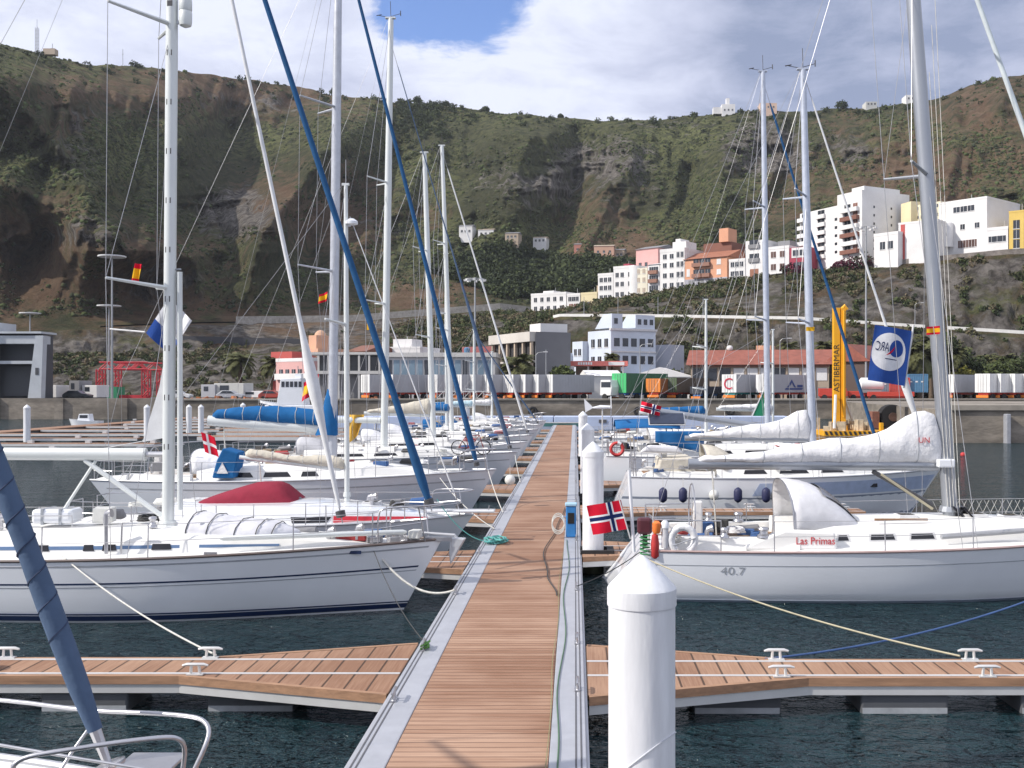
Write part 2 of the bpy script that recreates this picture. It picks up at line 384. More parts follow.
def terrain_mat():
    m=bpy.data.materials.new('hillside_ground');m.use_nodes=True;N=m.node_tree.nodes;L=m.node_tree.links;b=N['Principled BSDF'];b.inputs['Roughness'].default_value=.95
    b.inputs['Specular IOR Level'].default_value=.1
    at=N.new('ShaderNodeAttribute');at.attribute_name='cover';sp=N.new('ShaderNodeSeparateColor');L.new(at.outputs['Color'],sp.inputs[0])
    tc=N.new('ShaderNodeTexCoord')
    def no(sc,det=5,st=(1,1,1),rough=.6):
        mp=N.new('ShaderNodeMapping');mp.inputs['Scale'].default_value=st;L.new(tc.outputs['Object'],mp.inputs[0])
        n=N.new('ShaderNodeTexNoise');n.inputs['Scale'].default_value=sc;n.inputs['Detail'].default_value=det;n.inputs['Roughness'].default_value=rough;L.new(mp.outputs[0],n.inputs['Vector']);return n.outputs['Fac']
    def mix(f,a,c):
        x=N.new('ShaderNodeMix');x.data_type='RGBA'
        L.new(f,x.inputs[0])
        for i,q in ((6,a),(7,c)):
            if isinstance(q,tuple): x.inputs[i].default_value=q+(1,)
            else: L.new(q,x.inputs[i])
        return x.outputs[2]
    def rng(f,a,c,lo=0,hi=1):
        r=N.new('ShaderNodeMapRange');L.new(f,r.inputs[0]);r.inputs[1].default_value=a;r.inputs[2].default_value=c;r.inputs[3].default_value=lo;r.inputs[4].default_value=hi;return r.outputs[0]
    def mth(op,a,c):
        x=N.new('ShaderNodeMath');x.operation=op
        for i,q in enumerate((a,c)):
            if isinstance(q,(int,float)): x.inputs[i].default_value=q
            else: L.new(q,x.inputs[i])
        return x.outputs[0]
    g=mix(sp.outputs[2],(.088,.090,.048),(.185,.200,.082))
    g=mix(rng(no(.25,6),.42,.6),g,(.060,.066,.036))
    br=mix(rng(no(.11,6),.35,.65),(.16,.098,.062),(.25,.175,.115))
    bf=rng(mth('ADD',sp.outputs[0],mth('MULTIPLY',mth('SUBTRACT',no(.12,7,(1,1,1),.7),.5),2.2)),.3,.75)
    c=mix(bf,g,br)
    rkc=mix(rng(no(.35,6,(1,1,.25)),.38,.62),(.085,.075,.068),(.30,.275,.25))
    rf=rng(mth('ADD',sp.outputs[1],mth('MULTIPLY',mth('SUBTRACT',no(.10,7,(1,1,.6),.7),.5),2.4)),.5,.8)
    c=mix(rf,c,rkc)
    sp2=rng(no(.55,8,(1,1,1),.75),.50,.60)
    c=mix(mth('MULTIPLY',sp2,.36),c,(.030,.034,.020))
    sp3=rng(no(.8,8,(1,1,.5),.8),.54,.64)
    c=mix(mth('MULTIPLY',sp3,.45),c,(.17,.145,.105))
    L.new(c,b.inputs['Base Color'])
    bu=N.new('ShaderNodeBump');bu.inputs['Distance'].default_value=4.5;L.new(no(.3,10,(1,1,1),.78),bu.inputs['Height'])
    L.new(bu.outputs[0],b.inputs['Normal']);return m
ter=quick_mesh('hillside',V,F,terrain_mat(),smooth=True)
a=ter.data.color_attributes.new('cover','FLOAT_COLOR','POINT');a.data.foreach_set('color',att.ravel())
tag(ter,kind='structure')
GX=TX;GY=TY2;GZ=TZ2
def ground_at(px,Y):
    """height of the terrain at photo column px and distance Y"""
    j=int(np.argmin(abs(pxs-px))); col=GY[:,j]; i=int(np.argmax(col>=Y)); i=max(1,i)
    t=(Y-col[i-1])/max(1e-6,col[i]-col[i-1]); return float(GZ[i-1,j]*(1-t)+GZ[i,j]*t)
def hill_at(px,py):
    """first point of the terrain, seen from the quay, whose sight line reaches row py"""
    j=int(np.argmin(abs(pxs-px))); py_=VY-(GZ[:,j]-EYE)*FPX/GY[:,j]
    i=int(np.argmax((py_<=py)&(np.arange(nr)>4))); return Vector((GX[i,j],GY[i,j],GZ[i,j])),i,j
# ------------------------------------------------ shrubs covering the slope
def tufts(name,pts,size,mats,seed=0,flat=.75,sub=0):
    bm=bmesh.new(); bmesh.ops.create_icosphere(bm,subdivisions=1+sub,radius=1.0)
    bv=np.array([v.co[:] for v in bm.verts]); bf=np.array([[v.index for v in f.verts] for f in bm.faces]); bm.free()
    rg=np.random.default_rng(seed); n=len(pts); m=len(bv)
    sc=size[:,None,None]*(.7+.6*rg.random((n,1,3)))*np.array([1,1,flat])
    j=1+.55*(rg.random((n,m,1))-.5)
    ang=rg.random(n)*6.28; ca,sa=np.cos(ang)[:,None],np.sin(ang)[:,None]
    v=bv[None]*j; x=v[...,0]*ca-v[...,1]*sa; y=v[...,0]*sa+v[...,1]*ca
    v=np.stack([x,y,v[...,2]+.45],-1)*sc+pts[:,None,:]
    f=bf[None]+(np.arange(n)*m)[:,None,None]
    mi=np.repeat(rg.integers(0,len(mats),n),len(bf))
    return quick_mesh(name,v.reshape(-1,3),f.reshape(-1,3),mats,False,None,mi)
FOL=[M('scrub_dark',(.045,.052,.030),.95,var=.4,scale=.8,spec=.1),M('scrub_olive',(.072,.080,.040),.95,var=.4,scale=.8,spec=.1),M('scrub_green',(.072,.092,.038),.95,var=.35,scale=.8,spec=.1)]
def scatter_hill():
    rg=np.random.default_rng(3)
    n=95000; i=rg.integers(up+8,cum[11]+3,n); px=rg.uniform(-60,1120,n); j=np.searchsorted(pxs,px).clip(1,nc-2)
    dens=fbm(px/30,PYg[i,j]/18,4,101)+.25*green[i,j]-.35*brown[i,j]-.25*rk[i,j]
    k=dens+.42*(rg.random(n)-.5)>.50
    i,j=i[k],j[k]; u=rg.random((len(i),1)); w=rg.random((len(i),1))
    G=np.stack([GX,GY,GZ],-1)
    p=(G[i,j]*(1-u)+G[i,j+1]*u)*(1-w)+(G[i+1,j]*(1-u)+G[i+1,j+1]*u)*w
    s=.25+.85*rg.random(len(i))**5
    p[:,2]-=.2*s
    tag(tufts('hillside_scrub',p,s,FOL,4),'low dark scrub dotted over the grassy hillside','scrub',kind='stuff')
scatter_hill()

def haze():
    m=bpy.data.materials.new('haze_air');m.use_nodes=True;N=m.node_tree.nodes;L=m.node_tree.links
    for n in list(N): N.remove(n)
    o=N.new('ShaderNodeOutputMaterial');v=N.new('ShaderNodeVolumePrincipled');v.inputs['Color'].default_value=(.86,.91,1,1);v.inputs['Density'].default_value=.00010;v.inputs['Anisotropy'].default_value=.2;L.new(v.outputs[0],o.inputs['Volume'])
    tag(MB().box(-1600,1600,-130,1600,-130,420).build('haze',m),'faint blue haze in the air in front of the hillside','haze',kind='stuff')
haze()
# ------------------------------------------------ quay
QZ=2.6
concrete=M('quay_concrete',(.26,.235,.20),.9,var=.25,scale=.5,bump=.02,bscale=3,var2=.25,vscale2=.08)
concrete_d=M('quay_wall_concrete',(.20,.175,.145),.92,var=.35,scale=.6,bump=.03,bscale=2,var2=.3,vscale2=.12,stretch=(1,1,2.5))
asph=M('quay_asphalt',(.07,.068,.065),.95,var=.2,scale=.6,var2=.2)
def quay():
    q=MB(); q.box(-260,260,150,222,-3,QZ); tag(q.build('quay_ground',asph),kind='structure')
    c=MB(); c.box(-260,70,149.4,150,-3,QZ+.02)
    tag(c.build('quay_wall_far',concrete_d),'long stained concrete quay wall below the row of parked trailers','quay wall')
    t=tag(MB().box(-260,70,149.2,151,QZ+.024,QZ+.30).build('quay_kerb',concrete,None,bevel=.03),'pale concrete kerb running along the edge of the trailer quay','kerb')
    # nearer arm of the quay on the right
    r=thing('quay_jetty','broad weathered concrete quay arm beside open water at the right edge','quay',(0,0,0))
    b=MB(); b.prism([(29.8,83),(120,80),(120,149),(37,149)],QZ-.05+3,'z',-3); b.build('wall',concrete_d,r)
    k=MB(); k.prism([(29.6,82.8),(120,79.8),(120,82.2),(30.6,85.2)],.45,'z',QZ-.04); k.build('coping',concrete,r,bevel=.03)
    k=MB(); k.box(33.8,34.15,82.2,82.9,-1,QZ-.3); k.build('rubber_fender',M('rubber_grey',(.30,.31,.34),.6),r,bevel=.05)
    k=MB(); k.box(44,44.35,82.0,82.55,-1,QZ-.3); k.build('rubber_fender',M('rubber_grey'),r,bevel=.05)
    for x,y in ((38.5,86),(47,85.6)):
        l=MB(); l.lathe([(.3,0),(.28,.1),(.17,.16),(.17,.4),(.3,.46),(.28,.56),(.1,.6)],(x,y,QZ-.05),12)
        tag(l.build('mooring_bollard',M('cast_iron',(.05,.05,.055),.6),None,smooth=True),['black iron bollard on the near quay arm, nearer to its corner','black iron bollard on the near quay arm, close to the right edge of the photo'][int(x>40)],'bollard','bollards on the near quay arm')
    # left raised quay section
    w=MB(); w.box(-120,-58.2,147.6,149.3,-3,2.95)
    for x in range(-118,-60,9): w.box(x,x+1.2,147.2,147.6,-3,2.95)
    tag(w.build('quay_wall_raised',concrete_d),'raised grey concrete quay wall with buttresses behind the small motorboat','quay wall')
quay()
def tires():
    m=M('rubber_black',(.02,.02,.022),.8)
    t=MB()
    for (cx,cz) in ((-6,1.1),(9,1.1),(22,1.2),(-24,1.1)):
        t=MB(); ring=[]
        for i in range(16):
            a=i/16*6.283; ring.append([(cx+(.5+.2*math.cos(b))*math.cos(a),149.2+.2*math.sin(b)-.1,cz+(.5+.2*math.cos(b))*math.sin(a)) for b in [j/6*6.283 for j in range(6)]])
        ring.append(ring[0]); t.loft(ring,True,False)
        where={-6:'below the white trailers left of the walkway end',9:'behind the solar panel',22:'left of the yellow crane',-24:'behind the furled blue sails'}[cx]
        tag(t.build('tyre_fender',m,None,smooth=True),'black tyre hung on the quay wall '+where,'tyre','tyre fenders on the quay wall')
tires()
def reel():
    Y=106; x=WX(891,Y); zc=WZ(420,Y)
    r=thing('cable_reel','big dark round reel on a float beside the yellow crane barge','reel',(x,Y,0))
    MB().box(-2.2,2.0,-1.2,1.2,-.3,.35).build('float_deck',M('rust_dark',(.10,.055,.04),.9,var=.4,scale=1.5),r)
    MB().tube([(0,-.7,1.45),(0,.7,1.45)],1.25,20).build('drum',M('soot_black',(.015,.014,.014),.9),r); MB().tube([(0,-.85,1.45),(0,-.705,1.45)],.45,14).build('hub',M('rust_dark'),r)
    MB().box(-2.1,-1.4,-.8,.8,.353,2.0).build('machine_box',M('rust_red',(.22,.09,.06),.85,var=.3),r)
reel()
# ------------------------------------------------ roads and walls on the slope
def ribbon(name,cols,yfun,zfun,w0,w1,dz,mat,kind='structure',**k):
    m=MB(); v=[]
    for px in cols:
        Y=yfun(px); z=zfun(px); v.append(((px-VX)/FPX*(Y+w0),Y+w0,z+dz)); v.append(((px-VX)/FPX*(Y+w1),Y+w1,z+dz))
    m.add(v,[(2*i,2*i+2,2*i+3,2*i+1) for i in range(len(cols)-1)])
    return tag(m.build(name,mat),kind=kind,**k)
road_m=M('road_asphalt',(.06,.058,.056),.95,var=.15,scale=1)
colsR=list(range(545,1300,12))
r2y=lambda p:float(ip(p,S2Y)); r2z=lambda p:zof(float(ip(p,S2P)),r2y(p))
r4y=lambda p:float(ip(p,S4Y)); r4z=lambda p:zof(float(ip(p,S4P)),r4y(p))
ribbon('cliff_road',colsR,r2y,r2z,.6,8.6,.14,road_m)
ribbon('upper_street',list(range(100,1300,12)),r4y,r4z,.5,6.5,.30,road_m)
def wall_along(name,label,cat,cols,yf,zf,off,th,zb,zt,mat,group=None):
    v=[]
    for px in cols:
        Y=yf(px)+off; z=zf(px); x=(px-VX)/FPX
        v.append([(x*Y,Y,z+zb),(x*Y,Y,z+zt),(x*(Y+th),Y+th,z+zt),(x*(Y+th),Y+th,z+zb)])
    return tag(MB().loft(v).build(name,mat),label,cat,group)
white_c=M('white_concrete',(.70,.69,.66),.85,var=.1,scale=1.0)
wall_along('road_barrier','long white parapet along the cliff road below the houses','parapet',list(range(553,930,6)),r2y,r2z,.1,.35,-.3,.62,white_c)
wall_along('road_barrier','white parapet of the cliff road between the tall grey mast and the right edge','parapet',list(range(948,1290,6)),r2y,r2z,.1,.35,-.3,.65,white_c)
stone_w=M('stone_wall',(.17,.15,.135),.95,var=.4,scale=1.2,bump=.1,bscale=2,var2=.2)
wall_along('retaining_wall','long grey stone retaining wall below the sloping street at centre left','retaining wall',list(range(236,531,6)),r4y,r4z,-2.6,2.6,-4.6,1.5,M('pale_stone_wall',(.33,.31,.28),.95,var=.3,scale=1,bump=.06,bscale=2))
wall_along('retaining_wall','tall dark stone wall below the white and yellow blocks at the right','retaining wall',list(range(862,1240,6)),r4y,r4z,-1.6,1.6,-5.2,.9,stone_w)
def lower_left_wall():
    yf=lambda p:np.interp(p,[150,186,300],[268,268,268]); zf=lambda p:zof(np.interp(p,[150,186,300],[352,354,357]),yf(p))
    wall_along('retaining_wall','retaining wall with shade in its dark colour behind the palms left of centre','retaining wall',list(range(150,306,6)),yf,zf,0,1.5,-1.5,4.6,M('wall_shade',(.055,.055,.062),.95,var=.2,scale=.5))  # the shadow on this wall is put into its dark colour
lower_left_wall()
# ------------------------------------------------ buildings
glass_m=M('window_glass',(.03,.035,.045),.15,var=.3,scale=.5,spec=.6)
frame_m=M('window_frame_white',(.6,.6,.6),.6)
wallm={}
def wm_(key,col): return M('render_'+key,col,.9,var=.06,scale=.35,var2=.07,vscale2=.12)
WHITE=wm_('white',(.70,.69,.68)); CREAM=wm_('cream',(.66,.57,.36)); PEACH=wm_('peach',(.62,.32,.20)); PINK=wm_('pink',(.62,.36,.34))
BROWN=wm_('brown',(.20,.09,.065)); CRIM=wm_('crimson',(.33,.05,.08)); BLUEW=wm_('bluewhite',(.56,.62,.70)); YEL=wm_('yellow',(.62,.44,.12)); GREYW=wm_('grey',(.22,.22,.23))
SAND=wm_('sand',(.42,.34,.26)); TERRA=M('terracotta_roof',(.25,.085,.06),.9,var=.25,scale=.8,stretch=(1,1,1))
REDB=wm_('red',(.45,.09,.08))
class Bld:
    """block given by the photo columns of its front left and front right corner"""
    def __init__(s,name,label,cat,x0,Y0,x1,Y1,z0,z1,depth,wall,group=None):
        a=Vector((WX(x0,Y0),Y0)); b=Vector((WX(x1,Y1),Y1)); d=b-a; s.w=d.length; s.rz=math.atan2(d.y,d.x); s.h=z1-z0; s.d=depth
        s.r=thing(name,label,cat,(a.x,a.y,z0),s.rz,group); s.wall=wall
        s.body(0,s.w,0,depth,0,s.h,'wall',wall,-3)
    def body(s,x0,x1,y0,y1,z0,z1,name,mat,below=0):
        return MB().box(x0,x1,y0,y1,z0+below,z1).build(name,mat,s.r)
    def win(s,x,z,w=1.1,h=1.3,mat=None,y=0,frame=True):
        p=MB().box(x-w/2,x+w/2,y-.06,y+.05,z,z+h).build('window',mat or glass_m,s.r)
        if frame and h>.8:
            f=MB(); f.box(x-w/2-.08,x+w/2+.08,y-.10,y-.02,z-.14,z-.01).build('sill',frame_m,p)
            MB().box(x-.03,x+.03,y-.09,y-.062,z,z+h).build('frame',frame_m,p)
    def grid(s,x0,x1,n,zs,w=1.1,h=1.3,mat=None,y=0):
        for z in zs:
            for i in range(n): s.win(x0+(x1-x0)*(i+.5)/n,z,w,h,mat,y)
    def sidewin(s,y,z,w=1.0,h=1.2):
        MB().box(s.w-.05,s.w+.06,y-w/2,y+w/2,z,z+h).build('window',glass_m,s.r)
    def balcony(s,x0,x1,z,rail,dp=1.0,y=0):
        m=MB(); m.box(x0,x1,y-dp,y-.003,z,z+.18)
        b=m.build('balcony',rail,s.r)
        g=MB(); g.box(x0,x1,y-dp,y-dp+.08,z+.183,z+1.05); g.box(x0,x0+.08,y-dp+.082,y-.003,z+.183,z+1.05); g.box(x1-.08,x1,y-dp+.082,y-.003,z+.183,z+1.05)
        g.build('railing',rail,b)
    def parapet(s,h=.7,mat=None):
        m=MB(); W,D,H=s.w,s.d,s.h
        m.box(-.05,W+.05,-.05,.25,H+.003,H+h); m.box(-.05,W+.05,D-.25,D+.05,H+.003,H+h); m.box(-.05,.25,.253,D-.253,H+.003,H+h); m.box(W-.25,W+.05,.253,D-.253,H+.003,H+h)
        m.build('parapet',mat or s.wall,s.r)
        k=(W*7.3)%1; MB().tube([(W*(.2+.5*k),D*.4,H),(W*(.2+.5*k),D*.4,H+2.6)],.05,4).build('aerial',frame_m,s.r); MB().tube([(W*(.7-.4*k),D*.5,H),(W*(.7-.4*k),D*.5,H+.1),(W*(.7-.4*k),D*.5,H+1.2)],[.5,.5,.5],10).build('roof_tank',frame_m if k>.5 else GREYW,s.r)
    def gable(s,h,ov=.4,mat=None,along=True):
        W,D,H=s.w,s.d,s.h
        if along: pr=[(-ov,H+.01),(D+ov,H+.01),(D/2,H+h)]; m=MB().prism(pr,W+2*ov,'x',-ov)
        else: pr=[(-ov,H+.01),(W+ov,H+.01),(W/2,H+h)]; m=MB().prism(pr,D+2*ov,'y',-ov)
        return m.build('roof',mat or TERRA,s.r)
def rowY(px): return float(ip(px,S4Y))+7.5
def B_(label,x0,x1,pt,pb,wall,name='town_house',depth=11,Ys=None,cat='house',group=None,pbr=None):
    Y0=(Ys or (rowY(x0),rowY(x1)))[0]; Y1=(Ys or (rowY(x0),rowY(x1)))[1]
    z0=zof(pb,Y0); z1=zof(pt,Y0)
    return Bld(name,label,cat,x0,Y0,x1,Y1,z0,z1,depth,wall,group)
G='houses along the sloping street'
def houses():
    # far left end of the row
    b=B_('long low white house at the bottom left end of the sloping row',531,566,296,314,WHITE,group=G); b.parapet(); b.grid(.5,b.w-.5,5,(.9,3.6)); b.body(b.w*.2,b.w*.5,3,7,b.h+.003,b.h+1.6,'stair_tower',WHITE)
    b=B_('white two storey house with dark garage doors next to the cream house',567,580,296,311,WHITE,group=G); b.parapet(); b.grid(.4,b.w-.4,3,(2.9,)); b.grid(.6,b.w-.6,2,(.1,),1.4,2.0,BROWN)
    b=B_('low cream house between the white garage house and the rounded white house',581,597,295,309,CREAM,group=G); b.parapet(); b.grid(.5,b.w-.5,3,(.8,)); b.body(b.w*.55,b.w*.9,4,8,b.h+.003,b.h+3,'roof_pergola',SAND)
    b=B_('white house with a flat front left of the rounded corner house',598,613,276,303,WHITE,group=G); b.parapet(); b.grid(.4,b.w-.4,3,(.9,3.7,6.1))
    b=B_('white corner house with a rounded bay and a red roof hatch',613.5,634,269,300,WHITE,group=G); b.grid(.4,b.w*.55,2,(.9,3.9,6.6)); b.grid(b.w*.7,b.w-.3,1,(.9,3.9,6.6),1.5); b.parapet()
    m=MB().lathe([(2.4,-2),(2.4,b.h+.5)],(b.w-.2,1.9,0),18); m.build('rounded_bay',WHITE,b.r,smooth=True)
    b.body(1,3,4,8,b.h+.003,b.h+1.8,'roof_hatch',CRIM)
    b=B_('narrow cream white house right of the rounded corner house',635,647.5,271,296,wm_('offwhite',(.68,.64,.52)),group=G); b.grid(.3,b.w-.3,2,(.9,3.9,6.4),.9,1.3,SAND); b.parapet()
    b=B_('pink house standing uphill behind the cream white house',636,658,250,286,PINK,depth=10,Ys=(rowY(640)+14,rowY(658)+12),group=G); b.grid(.5,b.w*.6,2,(5.6,),1.0,1.3); b.gable(1.4,.4,GREYW)
    b=B_('white house with three storeys of brown balconies beside the pink house',648,659.5,265,293,WHITE,group=G)
    for z in (2.8,5.3): b.balcony(.4,b.w-.5,z,wm_('balcony_brown',(.28,.15,.11)),.9)
    b.grid(.4,b.w-.4,2,(.2,3.1,5.6),1.4,1.8); b.gable(1.0,.3,frame_m)
    b=B_('tall white house with square windows and glazed roof terrace',660,684.5,253,291,WHITE,group=G); b.grid(.5,b.w*.62,2,(.8,3.6,6.5,9.0),1.2,1.3); b.grid(b.w*.66,b.w*.98,2,(.6,3.6,6.5,9.2),.9,1.5); b.parapet(1.0)
    b.body(b.w*.3,b.w*.85,3,9,b.h+.003,b.h+3.2,'roof_room',WHITE); b.body(b.w*.35,b.w*.55,4,9,b.h+3.21,b.h+4.2,'roof_tank',WHITE)
    b=B_('peach apartment house with brown wooden balconies and a stepped roof',685,727,260,288,PEACH,depth=14,group=G)
    br=wm_('balcony_brown',(.28,.15,.11))
    for z in (2.6,5.6):
        b.balcony(b.w*.2,b.w*.42,z,br,1.0); b.balcony(b.w*.44,b.w*.62,z,br,1.0)
    b.grid(b.w*.2,b.w*.62,3,(2.9,5.9),1.7,2.0); b.grid(b.w*.72,b.w*.9,1,(3.2,6.0),1.3,1.4,WHITE); b.grid(b.w*.02,b.w*.14,1,(3.2,),1.0,2.0,WHITE); b.grid(.6,b.w-.6,4,(.1,),1.9,1.9,GREYW)
    MB().box(-.03,b.w+.03,-.03,.1,-.2,2.3).build('plinth',wm_('plinth_grey',(.36,.36,.40)),b.r)
    b.gable(2.6,.5,M('roof_brown',(.30,.12,.07),.9,var=.2,scale=1))
    b.body(b.w*.1,b.w*.78,8,16,b.h+.4,b.h+5.2,'upper_storey',BROWN); b.body(b.w*.52,b.w*.74,7,12,b.h+5.21,b.h+9.0,'roof_tower',PEACH)
    b=B_('low white house between the peach block and the open fronted white house',729,745,262,278,WHITE,group=G); b.grid(.4,b.w-.4,3,(.4,2.9),1.1,1.3); b.parapet()
    b=B_('white house with two open balconies and a brown garage',745.5,765,244,280,WHITE,depth=9,group=G)
    b.grid(b.w*.15,b.w*.75,1,(4.9,8.6),2.9,2.0); 
    for z in (4.6,8.3): b.balcony(b.w*.18,b.w*.72,z,GREYW,.5)
    b.grid(b.w*.15,b.w*.75,1,(.2,),2.6,2.6,wm_('garage_door',(.30,.14,.09))); b.parapet()
    b=B_('white two storey house left of the crimson house with roof washing room',767,789,250,273,WHITE,group=G); b.grid(.6,b.w-.6,2,(.6,3.9),1.5,1.6,wm_('shutter',(.12,.07,.06))); b.parapet(); b.body(1,b.w*.7,4,10,b.h+.003,b.h+2.6,'roof_room',GREYW)
    b=B_('crimson house with a white framed double window',789.6,808,248,272,CRIM,group=G)
    MB().box(b.w*.12,b.w*.95,-.1,-.003,3.6,6.2).build('window_surround',WHITE,b.r); b.grid(b.w*.15,b.w*.9,2,(4.1,),1.6,1.5,None,-.11); b.grid(b.w*.15,b.w*.9,1,(.2,),3.2,2.2)
houses()
def tall_block():
    Y0,Y1=283,262
    b=B_('tall white apartment tower with balconies and a blank grey side wall',800,862,214,272,WHITE,'apartment_block',16,(Y0,Y1),'apartment block')
    # lower left wing is stepped: roof pieces on top of the right part
    H=b.h
    b.body(b.w*.62,b.w,0,b.d,H+.003,H+2.6,'penthouse',WHITE); b.body(b.w*.80,b.w-.3,1,b.d-3,H+2.61,H+3.7,'lift_room',WHITE)
    n=6
    for i in range(n):
        z=2.6+i*(H-3)/n
        b.balcony(0.05,b.w*.13,z,WHITE,1.1); b.win(b.w*.07,z+.25,1.6,2.0)
        b.win(b.w*.36,z+.5,2.6,1.7); b.balcony(b.w*.29,b.w*.43,z,WHITE,.6)
        if i<5: b.win(b.w*.60,z+.8,.9,.7)
        b.balcony(b.w*.70,b.w*.96,z,WHITE if i%2 else BROWN,1.0); b.win(b.w*.78,z+.25,2.2,1.9); b.win(b.w*.90,z+.25,1.6,1.9,BROWN)
        b.sidewin(4.0,z+.8,.45,.6); b.sidewin(9.8,z+.8,.45,.6)
tall_block()
def right_blocks():
    b=B_('white low house with two small windows below the blank grey tower wall',874,898,237,263,WHITE,'town_house',12,(252,247),group=G); b.parapet(); b.grid(b.w*.2,b.w*.85,2,(3.0,),1.4,1.8)
    b=B_('narrow cream tower house with ochre side wall behind the white row',901,911,204,240,CREAM,'tower_house',12,(266,262)); b.sidewin(4,6.5,1.2,1.8); b.sidewin(4,2.5,1.2,1.8)
    b=B_('long white block with two red vertical bands',898.5,938,225,261,WHITE,'town_house',10,(249,243),group=G)
    for u in (.06,.74): MB().box(b.w*u,b.w*u+1.0,-.08,-.002,-1,b.h).build('red_band',REDB,b.r)
    b.parapet(.5)
    b=B_('pale yellow block with rows of small windows behind the grey mast',912,941,206,236,wm_('paleyellow',(.66,.60,.44)),'apartment_block',12,(264,257),'apartment block'); b.grid(b.w*.1,b.w*.95,5,(1.2,4.0,6.2),.7,.8)
    b=B_('big white block with a cylindrical corner and high strip windows',939,987,205,252,WHITE,'apartment_block',16,(250,241),'apartment block')
    b.grid(b.w*.3,b.w*.75,3,(b.h-2.4,),1.6,1.3); b.grid(b.w*.35,b.w*.95,2,(b.h-6.5,),1.1,1.2); b.parapet(.5)
    b.grid(b.w*.42,b.w*.78,6,(.4,),1.0,1.7,wm_('shutter',(.12,.07,.06)))
    MB().lathe([(1.9,.8),(1.9,6.4),(1.7,6.6)],(b.w*.16,-.6,0),18).build('cylinder_bay',WHITE,b.r,smooth=True)
    b=B_('white two storey wing with three windows left of the yellow house',986.5,1008,231,254,WHITE,'town_house',12,(240,237),group=G); b.parapet(); b.grid(.5,b.w-.5,3,(2.6,),1.3,1.3)
    b=B_('bright yellow house with a tall central window strip at the right edge',1009,1024,213,254,YEL,'town_house',12,(237,235),group=G); b.grid(b.w*.25,b.w*.75,1,(1.2,3.4,5.6),1.4,1.9); b.parapet(.4)
    b=B_('ochre and white house beyond the bright yellow house',1024.6,1075,222,253,CREAM,'town_house',12,(235,230),group=G); b.parapet(.4); b.grid(.6,b.w-.6,4,(2,5),1.2,1.4)
right_blocks()
